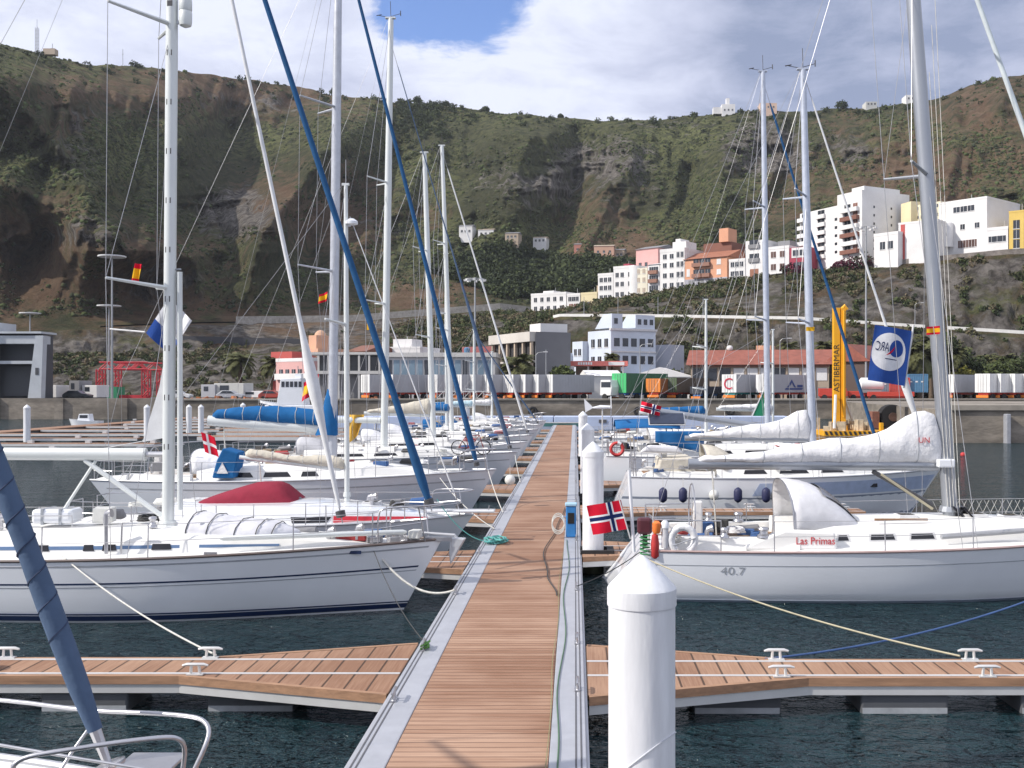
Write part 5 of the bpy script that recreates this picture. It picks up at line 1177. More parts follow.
# ------------------------------------------------ service pedestal, hoses, ropes on the walkway
def rope_pts(a,b,sag,n=16):
    a=Vector(a);b=Vector(b); return [a.lerp(b,i/n)-Vector((0,0,sag*4*(i/n)*(1-i/n))) for i in range(n+1)]
def rope(label,a,b,sag,mat,r=.012,name='mooring_line',group='mooring lines'):
    return tag(MB().tube(rope_pts(a,b,sag),r,6).build(name,mat,None,smooth=True),label,'rope',group)
RP_W=M('rope_white',(.55,.54,.50),.9,var=.2,scale=20); RP_B=M('rope_blue',(.06,.12,.28),.85); RP_K=M('rope_dark',(.05,.05,.05),.9); RP_T=M('rope_teal',(.10,.34,.32),.85); RP_G=M('hose_green',(.06,.13,.07),.6); RP_GO=M('rope_gold',(.42,.38,.27),.85)
def pedestal():
    Y=26.6; r=thing('service_pedestal','bright blue service pedestal with a white hose at the right edge of the walkway','pedestal',(-.10,Y,DZ+.017))
    bl=M('pedestal_blue',(.03,.20,.50),.5)
    MB().box(-.13,.13,-.13,.13,0,.78).build('body',bl,r,bevel=.03); MB().box(-.15,.15,-.15,.15,.783,.86).build('cap',M('pedestal_pale',(.35,.55,.70),.5),r,bevel=.02); MB().box(-.08,.08,-.14,-.131,.35,.62).build('socket_panel',M('soot_black'),r); MB().tube([(-.13,0,.5),(-.2,0,.52),(-.24,0,.45)],.02,6).build('tap',STEEL,r)
    # hose coil and loose hose
    pts=[]
    for i in range(60):
        a=i/60*6.283*3; pts.append((-.42+.16*math.cos(a),Y-.1+.09*math.sin(a)+i*.001,.55+DZ*0+.22*math.sin(a)+.25+.002*i))
    tag(MB().tube(pts,.014,5).build('hose_coil',RP_W,None,smooth=True),'white hose hung in a loose coil beside the blue pedestal','hose')
    def ground_rope(label,pts,mat,rr,cat,name):
        P_=[]; 
        for i in range(len(pts)-1):
            for k in range(6):
                t=k/6; t2=t*t*(3-2*t); P_.append((pts[i][0]+(pts[i+1][0]-pts[i][0])*t2,pts[i][1]+(pts[i+1][1]-pts[i][1])*t,DZ+.017+rr))
        P_.append((pts[-1][0],pts[-1][1],DZ+.017+rr)); tag(MB().tube(P_,rr,6).build(name,mat,None,smooth=True),label,cat)
    ground_rope('green hose snaking along the right metal edge of the walkway',[(-.20,8),(-.17,11),(-.22,13),(-.14,16),(-.21,19),(-.12,22),(-.2,26)],RP_G,.009,'hose','garden_hose')
    ground_rope('thin yellow green cord at the seam between planks and right metal edge',[(-.30,9),(-.28,12),(-.31,14.5),(-.27,17),(-.31,20),(-.28,24)],M('rope_lime',(.24,.23,.12),.85),.005,'cord','deck_cord')
    ground_rope('dark power cable curving over the planks left of the blue pedestal',[(-.33,19),(-.55,21),(-.72,24),(-.5,28),(-.32,33)],RP_K,.012,'cable','power_cable')
    pts=[]; rg=random.Random(2)
    for i in range(90):
        a=i*.75; pts.append((-1.95+.22*math.cos(a)*rg.uniform(.5,1.1)+.12*math.sin(i*.1),25.6+.45*math.sin(a*1.1)*rg.uniform(.5,1),DZ+.03+.0012*i))
    tag(MB().tube(pts,.016,5).build('rope_heap',RP_T,None,smooth=True),'turquoise heap of rope on the left metal edge of the walkway','rope')
    pts=[(XL+.12+.05*math.cos(i*.9),15.15+.16*math.sin(i*1.3),DZ+.03+.003*i) for i in range(26)]
    tag(MB().tube(pts,.012,5).build('rope_knot',M('rope_green',(.10,.26,.05),.85),None,smooth=True),'small green knot of rope on a cleat at the left walkway edge','rope')
    pts=[(-7.95+.17*math.cos(i*.5),14.15+.16*math.sin(i*.5),DZ-.005+.0022*i) for i in range(48)]
    tag(MB().tube(pts,.012,5).build('rope_coil',RP_W,None,smooth=True),'round white rope coil on the near left finger pontoon','rope')
pedestal()
# ------------------------------------------------ sailing yachts
GEL=M('gelcoat_white',(.77,.79,.82),.18,var=.03,scale=.8,coat=.5,var2=.03,vscale2=.5); DECK=M('deck_white',(.76,.755,.73),.5,var=.05,scale=1.5,var2=.04); GELG=M('gelcoat_grey',(.60,.63,.68),.2,var=.04,scale=.8,coat=.5)
NAVY=M('stripe_navy',(.012,.025,.075),.35); BLUS=M('stripe_blue',(.10,.17,.30),.35); REDS=M('stripe_red',(.60,.03,.05),.35); BLK=M('window_dark',(.018,.018,.022),.12); GRS=M('stripe_grey',(.33,.35,.38),.4)
MASTW=M('mast_white',(.66,.69,.68),.35,.15,var=.04,scale=1); MASTG=M('mast_grey',(.36,.38,.41),.35,.6,var=.06,scale=1); WIRE=M('rig_wire',(.42,.42,.43),.4,.6); TEAK=M('teak',(.30,.17,.09),.7,var=.25,scale=6,stretch=(1,8,1))
def cloth(k,c,b=.02,bs=5): return M('cloth_'+k,c,.9,var=.10,scale=3,bump=b,bscale=bs,spec=.2)
C_WHITE=cloth('white',(.74,.74,.75),.05,4); C_GREY=cloth('palegrey',(.50,.50,.52)); C_BLUE=cloth('blue',(.016,.115,.30)); C_NAVY=cloth('steelblue',(.075,.115,.19)); C_STAY=cloth('stayblue',(.022,.085,.20)); C_RED=cloth('claret',(.25,.028,.05)); C_CREAM=cloth('cream',(.56,.52,.44),.04,5); C_YEL=cloth('ochre',(.55,.33,.06)); C_LB=cloth('lightblue',(.40,.55,.62)); C_SAIL=cloth('sail',(.66,.67,.68),.008)
RUB=M('rubber_black',(.02,.02,.022),.8)
class Boat:
    def __init__(s,label,L,B,Xb,Yb,rz=0,zb=1.35,zs=1.15,sag=.06,bow_over=.7,stern_over=.3,ws=.72,hull=GEL,deck=DECK,name='sailing_yacht',group='sailing yachts moored along the walkway',boot=NAVY,cove=None,toe=ALU,cat='sailing yacht',wl=.86):
        s.L,s.B,s.zb,s.zs,s.sag,s.bo,s.so,s.ws,s.wl=L,B,zb,zs,sag,bow_over,stern_over,ws,wl
        s.r=thing(name,label,cat,(Xb-L*math.cos(rz),Yb-L*math.sin(rz),0),rz,group); s.Xb,s.Yb,s.rz=Xb,Yb,rz
        n=34; ts=[1-(1-i/n)**1.25 for i in range(n+1)]; ts[-1]=.998
        qs=[0,.2,.45,.7,.88,1.0]; rings=[]
        for t in ts:
            half=[(-.45,.12),( -.25,.62),(-.06,.93)]
            ring=[]
            hp=[s.hp(t,q) for q in qs]
            x0=hp[0]
            P_=[(x0[0]-(.5 if t>.5 else -.2)*abs(z)*(1 if t>.9 else .4),x0[1]*k,z) for z,k in half]+hp
            ring=[(p[0],-p[1],p[2]) for p in reversed(P_)]+[(p[0],p[1],p[2]) for p in P_]
            rings.append(ring)
        s.hull=MB().loft(rings,closed=False,cap=False)
        # transom
        k=len(rings[0]); s.hull.f.append(tuple(range(k)))
        s.hullo=s.hull.build('hull',hull,s.r,smooth=True,auto=50)
        d=MB(); rows=[]
        for t in ts:
            x,y,z=s.hp(t,1.0); rows.append([(x,y*v,z-.03+.10*(y/1.8)*(1-v*v)) for v in (-.985,-.7,-.35,0,.35,.7,.985)])
        d.loft(rows,closed=False,cap=False); d.build('deck',deck,s.r,smooth=True)
        for sd in (-1,1):
            MB().tube([(lambda p:(p[0],p[1]*sd,p[2]+.012))(s.hp(t,1.0)) for t in ts],.028,6).build('toe_rail',toe,s.r,smooth=True)
        if boot: s.band('boot_stripe',.001,.999,.04,.13,boot,absz=True); s.band('boot_line',.001,.999,.15,.175,boot,absz=True) if hull is GEL and B>3.3 else None
        if cove:
            for a,b_,m in cove: s.band('cove_stripe',.03,.985,a,b_,m)
        s.cab=[]
    def bw(s,t):
        if t<.42: f=s.ws+(1-s.ws)*math.sin(math.pi/2*t/.42)
        else: f=max(0.004,1-((t-.42)/.58)**2.25)
        return s.B/2*f
    def sh(s,t): return s.zs+(s.zb-s.zs)*t**1.5-s.sag*math.sin(math.pi*t)
    def hp(s,t,q):
        h=s.sh(t); b=s.bw(t); wl=s.wl*(1-.35*max(0,(t-.6)/.4)**1.5); y=b*(wl+(1-wl)*q**.7)
        xw=s.so+(s.L-s.so-s.bo)*t; xd=s.L*t
        if s.so<0: xw=(s.L-s.bo)*t; xd=-s.so+(s.L+s.so)*t
        return (xw+(xd-xw)*q,y,h*q)
    def band(s,name,t0,t1,q0,q1,mat,absz=False,n=30,off=.004,sides=(-1,1)):
        for sd in sides:
            rows=[]
            for i in range(n+1):
                t=t0+(t1-t0)*i/n; h=s.sh(t); a,b_=(q0/h,q1/h) if absz else (q0,q1)
                p=s.hp(t,a); u=s.hp(t,b_); o=off+.0*t
                rows.append([(p[0],sd*(p[1]+o),p[2]),(u[0],sd*(u[1]+o),u[2]),(u[0],sd*(u[1]-.01),u[2]),(p[0],sd*(p[1]-.01),p[2])])
            MB().loft(rows).build(name,mat,s.hullo)
    def tx(s,x): # t for deck x
        return min(.995,max(0,(x+min(0,s.so))/(s.L+min(0,s.so)))) if s.so<0 else min(.995,max(0,x/s.L))
    def dz(s,x): return s.sh(s.tx(x))
    def by(s,x): return s.bw(s.tx(x))
    def cabin(s,xa,xb,h,wf=.66,nose=.45,mat=None,name='coachroof',aft=.9):
        def w(x):
            u=(x-xa)/(xb-xa); return wf*min(s.B/2,s.by(x)*1.02)*(1-.35*max(0,(u-.6)/.4)**2)
        def hh(x):
            u=(x-xa)/(xb-xa); k=max(0,(u-(1-nose))/nose); return h*(math.cos(k*math.pi/2)**.8*.97+.03)
        s.cw,s.ch,s.cxa,s.cxb=w,hh,xa,xb
        rings=[]; n=22
        for i in range(n+1):
            x=xa+(xb-xa)*i/n; W=w(x); H=hh(x); z=s.dz(x)-.02
            half=[(W,z),(W*.95,z+.70*H),(W*.86,z+.95*H),(W*.5,z+1.06*H),(0,z+1.09*H)]
            rings.append([(x,-a,b_) for a,b_ in half]+[(x,a,b_) for a,b_ in reversed(half[:-1])])
        s.cabo=MB().loft(rings,closed=True).build(name,mat or DECK,s.r,smooth=True,auto=35); return s.cabo
    def cwin(s,x0,x1,f0=.28,f1=.58,mat=None,name='window',slant=.12,sides=(-1,1),off=.010,parent=None,f1b=None,f0b=None):
        for sd in sides:
            rows=[]; n=6
            for i in range(n+1):
                u=i/n; r=[]
                for f,o in ((f0,off),(f1,off),(f1,-.02),(f0,-.02)):
                    ff=f
                    if f==f1 and f1b is not None: ff=f1+(f1b-f1)*u
                    if f==f0 and f0b is not None: ff=f0+(f0b-f0)*u
                    x=x0+(x1-x0)*u-(slant if f==f1 else 0)*(u)*(1)+ (slant*.4 if f==f1 else 0)*(1-u)
                    W=s.cw(x); H=s.ch(x); y=W*(1-.05*ff/.70); z=s.dz(x)-.02+ff*H
                    r.append((x,sd*(y+o),z))
                rows.append(r)
            MB().loft(rows).build(name,mat or BLK,parent or s.cabo)
    def rails(s,xs,zh=.60,pul=True,push=True,r_=.012,wire=.006):
        tops={}
        for sd in (-1,1):
            tp=[];md=[]
            for x in xs:
                y=s.by(x)*.965*sd; z=s.dz(x); MB().tube([(x,y,z-.02),(x,y*.985,z+zh)],r_,6).build('stanchion',STEEL,s.r,smooth=True); tp.append((x,y*.985,z+zh-.01)); md.append((x,y*.99,z+zh*.5))
            if pul: xx=s.L-1.15; tp.append((xx,s.by(xx)*.95*sd,s.dz(xx)+zh)); md.append((xx,s.by(xx)*.96*sd,s.dz(xx)+zh*.5))
            if push:
                xx=.75+max(0,-s.so); tp.insert(0,(xx,s.by(xx)*.95*sd,s.dz(xx)+zh)); md.insert(0,(xx,s.by(xx)*.96*sd,s.dz(xx)+zh*.5))
            for P_ in (tp,md): MB().tube(P_,wire,4).build('lifeline',WIRE,s.r)
        if pul:
            x1=s.L-1.15; x2=s.L-.02; m=MB(); y1=s.by(x1)*.95; zt=s.dz(s.L-.3)+zh+.05; ym=s.by(s.L-.45)+.10
            m.tube(chaikin([(x1,y1,s.dz(x1)),(x1,y1,s.dz(x1)+zh),(x1+.15,y1*.97,zt),(x2-.30,ym,zt+.02),(x2,.10,zt+.03),(x2,-.10,zt+.03),(x2-.30,-ym,zt+.02),(x1+.15,-y1*.97,zt),(x1,-y1,s.dz(x1)+zh),(x1,-y1,s.dz(x1))],1),.016,8)
            for sd in (-1,1):
                m.tube([(x2-.4,sd*(ym+.0),zt+.02),(x2-.30,sd*s.by(s.L-.35),s.dz(s.L-.35))],.014,6); m.tube([(x1,sd*y1,s.dz(x1)+zh*.5),(x2-.35,sd*ym*.95,zt-zh*.48)],.013,6)
            m.build('pulpit',STEEL,s.r,smooth=True)
        if push:
            o=max(0,-s.so); x1=.75+o; x2=.10+o; y1=s.by(x1)*.95; y2=s.by(x2)*.92; z=s.dz(x1)+zh
            for sd in (-1,1): m=MB(); m.tube([(x1,sd*y1,s.dz(x1)),(x1,sd*y1,z),(x2,sd*y2,z),(x2,sd*y2*.35,z)],.015,8); m.tube([(x2,sd*y2,z),(x2,sd*y2,s.dz(x2)-.02)],.014,6); m.tube([(x1,sd*y1,z-zh*.5),(x2,sd*y2,z-zh*.5),(x2,sd*y2*.35,z-zh*.5)],.012,6); m.tube([(x2,sd*y2*.35,z),(x2,sd*y2*.35,s.dz(x2)-.02)],.012,6); m.build('pushpit',STEEL,s.r,smooth=True)
    def mast(s,xm,H,lean=0,r_=.11,mat=MASTW,spr=(.38,.70),sw=.75,sy=1.0,zbase=None,forest=True,wires=.007,mh=True,fracs=None,top_taper=.75):
        s.xm=xm; s.H=H; s.lean=lean; z0=zbase if zbase is not None else s.dz(xm)+.25; s.z0=z0
        mx=lambda z: xm+lean*(z-z0)/(H-z0); s.mx=mx
        m=MB(); m.tube([(mx(z0-.2),0,z0-.2),(mx(z0+(H-z0)*.6),0,z0+(H-z0)*.6),(mx(H),0,H)],[r_,r_,r_*top_taper],14)
        s.mo=m.build('mast',mat,s.r,smooth=True); s.mo
        MB().lathe([(r_*1.5,z0-.05),(r_*1.3,z0+.06)],(mx(z0),0,0),14).build('mast_collar',mat,s.mo)
        MB().box(mx(H)-r_*1.5,mx(H)+r_*1.3,-r_*.6,r_*.6,H+.002,H+.06).build('masthead_plate',mat,s.mo)
        if mh:
            t=MB(); t.tube([(mx(H),0,H+.05),(mx(H)-.02,0,H+.75)],.012,4); t.tube([(mx(H),0,H+.1),(mx(H)+.42,0,H+.22)],.012,4); t.tube([(mx(H)+.42,0,H+.12),(mx(H)+.42,0,H+.34)],.02,4); t.tube([(mx(H)-.05,.0,H+.06),(mx(H)-.5,0,H+.14)],.012,4); t.tube([(mx(H)-.62,0,H+.14),(mx(H)-.40,0,H+.18)],.02,4); t.build('wind_instruments',M('plastic_dark',(.06,.06,.065),.5),s.mo)
        tips=[]
        for f in spr:
            z=z0+(H-z0)*f; x=mx(z)
            for sd in (-1,1):
                tip=(x-sw,sd*sy,z+.10); MB().tube([(x-.02,sd*r_*.6,z),tip],[.045,.028],6,sq=1).build('spreader',mat,s.mo,smooth=True)
            tips.append((x-sw,sy,z+.10))
        yb=s.by(xm-.3)*.93
        for sd in (-1,1):
            P_=[(xm-.35,sd*yb,s.dz(xm-.3))]+[(a,sd*b_,c) for a,b_,c in tips]+[(mx(H),sd*.05,H-.1)]
            MB().tube(P_,wires,5).build('shroud',WIRE,s.r)
            if tips: z1=tips[0][2]-.15; MB().tube([(xm-.05,sd*yb,s.dz(xm)),(mx(z1),sd*.06,z1)],wires*.9,5).build('shroud',WIRE,s.r); MB().tube([(tips[0][0],sd*tips[0][1],tips[0][2]),(mx(tips[-1][2]),sd*.06,tips[-1][2]-.3)],wires*.8,4).build('shroud',WIRE,s.r)
        return s.mo
    def backstay(s,split=True,r_=.006):
        o=max(0,-s.so)
        if split:
            zk=s.dz(0)+3.2; xk=o+.5; MB().tube([(s.mx(s.H)-.1,0,s.H),(xk,0,zk)],r_,5).build('backstay',WIRE,s.r)
            for sd in (-1,1): MB().tube([(xk,0,zk),(o+.12,sd*s.by(o+.15)*.8,s.dz(.2))],r_,4).build('backstay',WIRE,s.r)
        else: MB().tube([(s.mx(s.H)-.1,0,s.H),(o+.1,0,s.dz(.1))],r_,5).build('backstay',WIRE,s.r)
    def stay(s,xb,frac=1.0,r_=.07,mat=C_NAVY,zb=None,bulge=None,bottom=.35,name='furled_sail',tack=.3,drum=True,ridge=0):
        z0=zb if zb is not None else s.dz(xb)+.05; z1=s.z0+(s.H-s.z0)*frac; x1=s.mx(z1)+.1
        a=Vector((xb,0,z0)); b_=Vector((x1,0,z1)); MB().tube([a,b_],.012,5).build('forestay',WIRE,s.r)
        P_=[];rr=[]; n=46; L_=(b_-a).length
        for i in range(n+1):
            u=tack/L_+(1-tack/L_-.04)*i/n; P_.append(a.lerp(b_,u)); k=1.0-.45*(i/n)
            if i==0: k=.6
            if i==1: k=.92
            if bulge: k+=bulge[1]*math.exp(-((u*L_-bulge[0])/bulge[2])**2)
            if ridge: k*=1+ridge*(.5-((i*1.7)%1))
            if i==n: k=.3
            rr.append(r_*k)
        o=MB().tube(P_,rr,12).build(name,mat,s.r,smooth=True,auto=80)
        if drum:
            d=(b_-a).normalized(); q=a+d*.18; MB().tube([q-d*.07,q-d*.06,q+d*.06,q+d*.07],[.05,.095,.095,.05],12).build('furling_drum',M('plastic_dark'),s.r,smooth=True)
        return a,b_
    def boom(s,z,ln,r_=.09,mat=MASTW,z2=None,cover=None,h=.35,w=.13,cz=0,front=.12,prof=None,gap=.05,cname='sail_cover',stack=False,seed=1):
        x0=s.mx(z)-s_r(s)-gap; x1=x0-ln; z2=z if z2 is None else z2
        s.bo_=MB().tube([(x0,0,z),(x1,0,z2)],r_,12,sq=.75).build('boom',mat,s.r,smooth=True); MB().tube([(x0+gap+.06,0,z),(x0-.03,0,z)],r_*.45,8).build('gooseneck',STEEL,s.bo_)
        # topping lift, mainsheet
        MB().tube([(x1+.1,0,z2+.05),(s.mx(s.H)-.1,0,s.H-.05)],.004,4).build('topping_lift',WIRE,s.r); MB().tube([(x1+.5,0,z2-.05),(x1+.6,0,s.dz(x1+.6)+.1)],.018,5).build('mainsheet',RP_W,s.r)
        if cover:
            rg=random.Random(seed); rings=[]; n=26; N2=14
            for i in range(n+1):
                u=i/n; x=x0+front-(ln+front-.15)*u; zz=z+(z2-z)*u+r_*.5
                H=prof(u) if prof else h*(1-.6*u); W=w*(1-.35*u)*(1 if 0<i<n else .3); H2=H*(1 if 0<i<n else .6)
                ring=[]
                for k in range(N2):
                    a=2*math.pi*k/N2; yy=math.cos(a)*W*(1+.12*math.sin(3*a+u*20)); zc=H2*.5+math.sin(a)*H2*.5; pinch=(1-.55*max(0,math.sin(a))**1.5)
                    ring.append((x+rg.uniform(-.01,.01),yy*pinch+rg.uniform(-.012,.012),zz-.02+zc+.012*math.sin(u*37+a*2)+rg.uniform(-.01,.01)))
                rings.append(ring)
            co=MB().loft(rings).build(cname,cover,s.r,smooth=True,auto=80)
            for i in range(3,n-1,4):
                r0=rings[i]; cy=sum(p[1] for p in r0)/N2; cz_=sum(p[2] for p in r0)/N2
                MB().tube([(p[0]+.01,cy+(p[1]-cy)*1.02+.0,cz_+(p[2]-cz_)*1.02) for p in r0+[r0[0]]],.010,5).build('sail_tie',GRS if cover is C_WHITE else RP_W,co)
    def sprayhood(s,x0,x1,h,wf,mat,winm=None,base=0,name='sprayhood'):
        """arched hood: low in front at x1, high at the open rear x0"""
        rings=[]; n=8
        for i in range(n+1):
            u=i/n; x=x0+(x1-x0)*u; H=h*(1-u**2.4*.95); W=wf*(1-.18*u); z=s.dz(x)+base
            rings.append([(x+.10*math.sin(math.pi*k/12)*(-1)*(1-u),-W*math.cos(math.pi*k/12)*(1+.06*math.sin(math.pi*k/12)),z+H*math.sin(math.pi*k/12)**.55) for k in range(13)])
        o=MB().loft(rings,closed=False,cap=False).build(name,mat,s.r,smooth=True,auto=60)
        sm=o.modifiers.new('thick','SOLIDIFY'); sm.thickness=.02
        MB().tube(rings[0],.014,6).build('frame_tube',STEEL,o,smooth=True)
        return o
    def hatch(s,x,y=0,sz=.45,z=None):
        zz=z if z is not None else s.dz(x)+ (1.09*s.ch(x) if s.cxa<x<s.cxb else .04)
        o=MB().box(x-sz/2,x+sz/2,y-sz/2,y+sz/2,zz-.05,zz+.03).build('hatch',frame_m,s.r,bevel=.01); MB().box(x-sz/2+.05,x+sz/2-.05,y-sz/2+.05,y+sz/2-.05,zz+.031,zz+.036).build('hatch_glass',BLK,o)
    def winch(s,x,y,z,k=1.0): MB().lathe([(.09*k,0),(.085*k,.04),(.055*k,.07),(.05*k,.13),(.08*k,.17),(.07*k,.20),(.02,.21)],(x,y,z),14).build('winch',STEEL,s.r,smooth=True)
    def cockpit(s,xa,xb,h=.22):
        for sd in (-1,1):
            y1=s.by((xa+xb)/2)*.80; rings=[]
            for i in range(9):
                x=xa+(xb-xa)*i/8; y=s.by(x)*.80; z=s.dz(x)-.02; H=h*(1 if 0<i else .4)
                rings.append([(x,sd*y,z),(x,sd*(y-.04),z+H),(x,sd*(y-.26),z+H),(x,sd*(y-.32),z)])
            MB().loft(rings).build('cockpit_coaming',DECK,s.r,smooth=True,auto=30)
        m=MB(); yy=s.by(xa)*.80-.36; z=s.dz((xa+xb)/2); m.box(xa+.1,xb,-yy,yy,z+.05,z+.075); m.build('cockpit_seat',TEAK,s.r)
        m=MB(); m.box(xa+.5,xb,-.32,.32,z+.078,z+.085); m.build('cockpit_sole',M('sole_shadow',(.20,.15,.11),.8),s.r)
    def wheel(s,x,r_=.45,z=None):
        z=z if z is not None else s.dz(x)+.55; m=MB(); pts=[(x,r_*math.cos(a),z+r_*math.sin(a)) for a in [i/20*6.283 for i in range(21)]]; m.tube(pts,.015,5)
        for i in range(5): a=i/5*6.283; m.tube([(x,0,z),(x,r_*math.cos(a),z+r_*math.sin(a))],.008,4)
        m.build('steering_wheel',STEEL,s.r,smooth=True); MB().box(x+.03,x+.22,-.10,.10,s.dz(x)+.05,z+.25).build('binnacle',DECK,s.r,bevel=.03)
    def W(s,x,y,z):
        c,sn=math.cos(s.rz),math.sin(s.rz); ox=s.Xb-s.L*c; oy=s.Yb-s.L*sn; return Vector((ox+x*c-y*sn,oy+x*sn+y*c,z))
def s_r(s): return .11
def fender(label,p,r_=.13,h=.55,mat=None,ball=False,top=None):
    t=thing('fender',label,'fender',tuple(p),0,'fenders hung between hulls and pontoons')
    if ball: MB().ball((0,0,0),r_,14,10).build('float_body',mat or GEL,t,smooth=True)
    else: MB().lathe([(.03,-h/2),(r_*.8,-h/2+.06),(r_,-h/2+.13),(r_,h/2-.13),(r_*.8,h/2-.06),(.03,h/2)],(0,0,0),14).build('float_body',mat or NAVYF,t,smooth=True)
    MB().tube([(0,0,h/2-.05 if not ball else r_),(0,.02,(h/2 if not ball else r_)+(top or .45))],.008,4).build('lanyard',RP_W,t)
NAVYF=M('fender_navy',(.018,.022,.075),.6); FWH=M('fender_white',(.66,.66,.62),.5,var=.12)
def plane_cloth(nx,nz,fun,mat,name,parent=None,thick=.006):
    m=MB(); V_=[fun(i/nx,j/nz) for j in range(nz+1) for i in range(nx+1)]
    m.add(V_,[(j*(nx+1)+i,j*(nx+1)+i+1,(j+1)*(nx+1)+i+1,(j+1)*(nx+1)+i) for j in range(nz) for i in range(nx)])
    o=m.build(name,mat,parent,smooth=True,fixn=False); sm=o.modifiers.new('thick','SOLIDIFY'); sm.thickness=thick; return o
def flag(label,O,U,V_,stripes,wave=.04,n=26,name='flag',group=None,freq=2.2):
    """stripes: function (u,v)->material key; the cloth is split by colour into parts"""
    O,U,V_=Vector(O),Vector(U),Vector(V_); nrm=U.cross(V_).normalized()
    t=thing(name,label,'flag',tuple(O),0,group); us,vs_=stripes['u'],stripes['v']; parts={}
    def sub(a):
        r=[]
        for i in range(len(a)-1):
            k=max(1,int((a[i+1]-a[i])*14)); r+=[a[i]+(a[i+1]-a[i])*j/k for j in range(k)]
        return r+[a[-1]]
    us,vs_=sub(us),sub(vs_)
    def pt(u,v): return U*u+V_*v+nrm*(wave*math.sin(freq*6.283*u*.5+v*1.6)*(.3+u))
    for i in range(len(us)-1):
        for j in range(len(vs_)-1):
            k,mat=stripes['f']((us[i]+us[i+1])/2,(vs_[j]+vs_[j+1])/2); m=parts.setdefault(k,(MB(),mat))[0]
            m.add([pt(us[i],vs_[j]),pt(us[i+1],vs_[j]),pt(us[i+1],vs_[j+1]),pt(us[i],vs_[j+1])],[(0,1,2,3)])
    for k,(m,mat) in parts.items():
        o=m.build(k,mat,t,fixn=False); sm=o.modifiers.new('thick','SOLIDIFY'); sm.thickness=.004
    for o in [q for q in bpy.data.objects if q.parent==t]:
        bm=bmesh.new(); bm.from_mesh(o.data); bmesh.ops.remove_doubles(bm,verts=bm.verts,dist=1e-5); bm.to_mesh(o.data); bm.free()
    return t,pt
FR=M('flag_red',(.55,.012,.035),.8,spec=.1); FW=M('flag_white',(.72,.72,.74),.8,spec=.1); FB=M('flag_navy',(.012,.025,.10),.8,spec=.1); FBL=M('flag_blue',(.03,.08,.30),.8,spec=.1); FY=M('flag_yellow',(.75,.42,.02),.8,spec=.1)
def norway(u,v):
    du=u-.36; dv=v-.5
    if abs(du)<.045 or abs(dv)<.0625: return 'blue_cross',FB
    if abs(du)<.09 or abs(dv)<.125: return 'white_cross',FW
    return 'red_field',FR
NOR={'u':[0,.27,.315,.405,.45,1],'v':[0,.375,.4375,.5625,.625,1],'f':norway}
DAN={'u':[0,.30,.44,1],'v':[0,.42,.58,1],'f':lambda u,v:('white_cross',FW) if abs(u-.37)<.07 or abs(v-.5)<.08 else ('red_field',FR)}
SPA={'u':[0,1],'v':[0,.25,.75,1],'f':lambda u,v:('yellow_band',FY) if abs(v-.5)<.25 else ('red_band',FR)}
def clutter(b,xa,xb,n,seed,zo=.12,yr=.9):
    rg=random.Random(seed); cs=[M('gear_blue',(.04,.10,.25),.8),M('gear_grey',(.22,.22,.23),.8),C_WHITE,M('gear_dark',(.05,.05,.05),.8),M('gear_tan',(.38,.30,.20),.8),FWH,M('gear_red',(.35,.04,.04),.7)]
    for k in range(n):
        x=rg.uniform(xa,xb); y=rg.uniform(-yr,yr); z=b.dz(x)+zo+rg.uniform(-.05,.08); c=rg.choice(cs); q=k%4
        if q==0:
            r0=rg.uniform(.12,.22); MB().tube([(x+r0*math.cos(i*.6)*(1-.005*i),y+r0*math.sin(i*.6),z+.003*i) for i in range(40)],.016,5).build('coiled_line',c,b.r,smooth=True)
        elif q==1: MB().obox((x,y,z),rg.uniform(.2,.6),rg.uniform(.15,.35),rg.uniform(.1,.3),rg.uniform(-.4,.4)).build('deck_box',c,b.r,bevel=.02)
        elif q==2: MB().tube([(x,y,z),(x,y,z+.16),(x+.03,y,z+.22),(x+.12,y,z+.24)],[.05,.05,.07,.09],10).build('ventilator',STEEL,b.r,smooth=True)
        else: MB().tube([(x-.3,y,z+.05),(x-.22,y,z+.10),(x+.25,y+.05,z+.10),(x+.32,y+.06,z+.04)],[.03,.09,.11,.03],9).build('rolled_cloth',c,b.r,smooth=True)
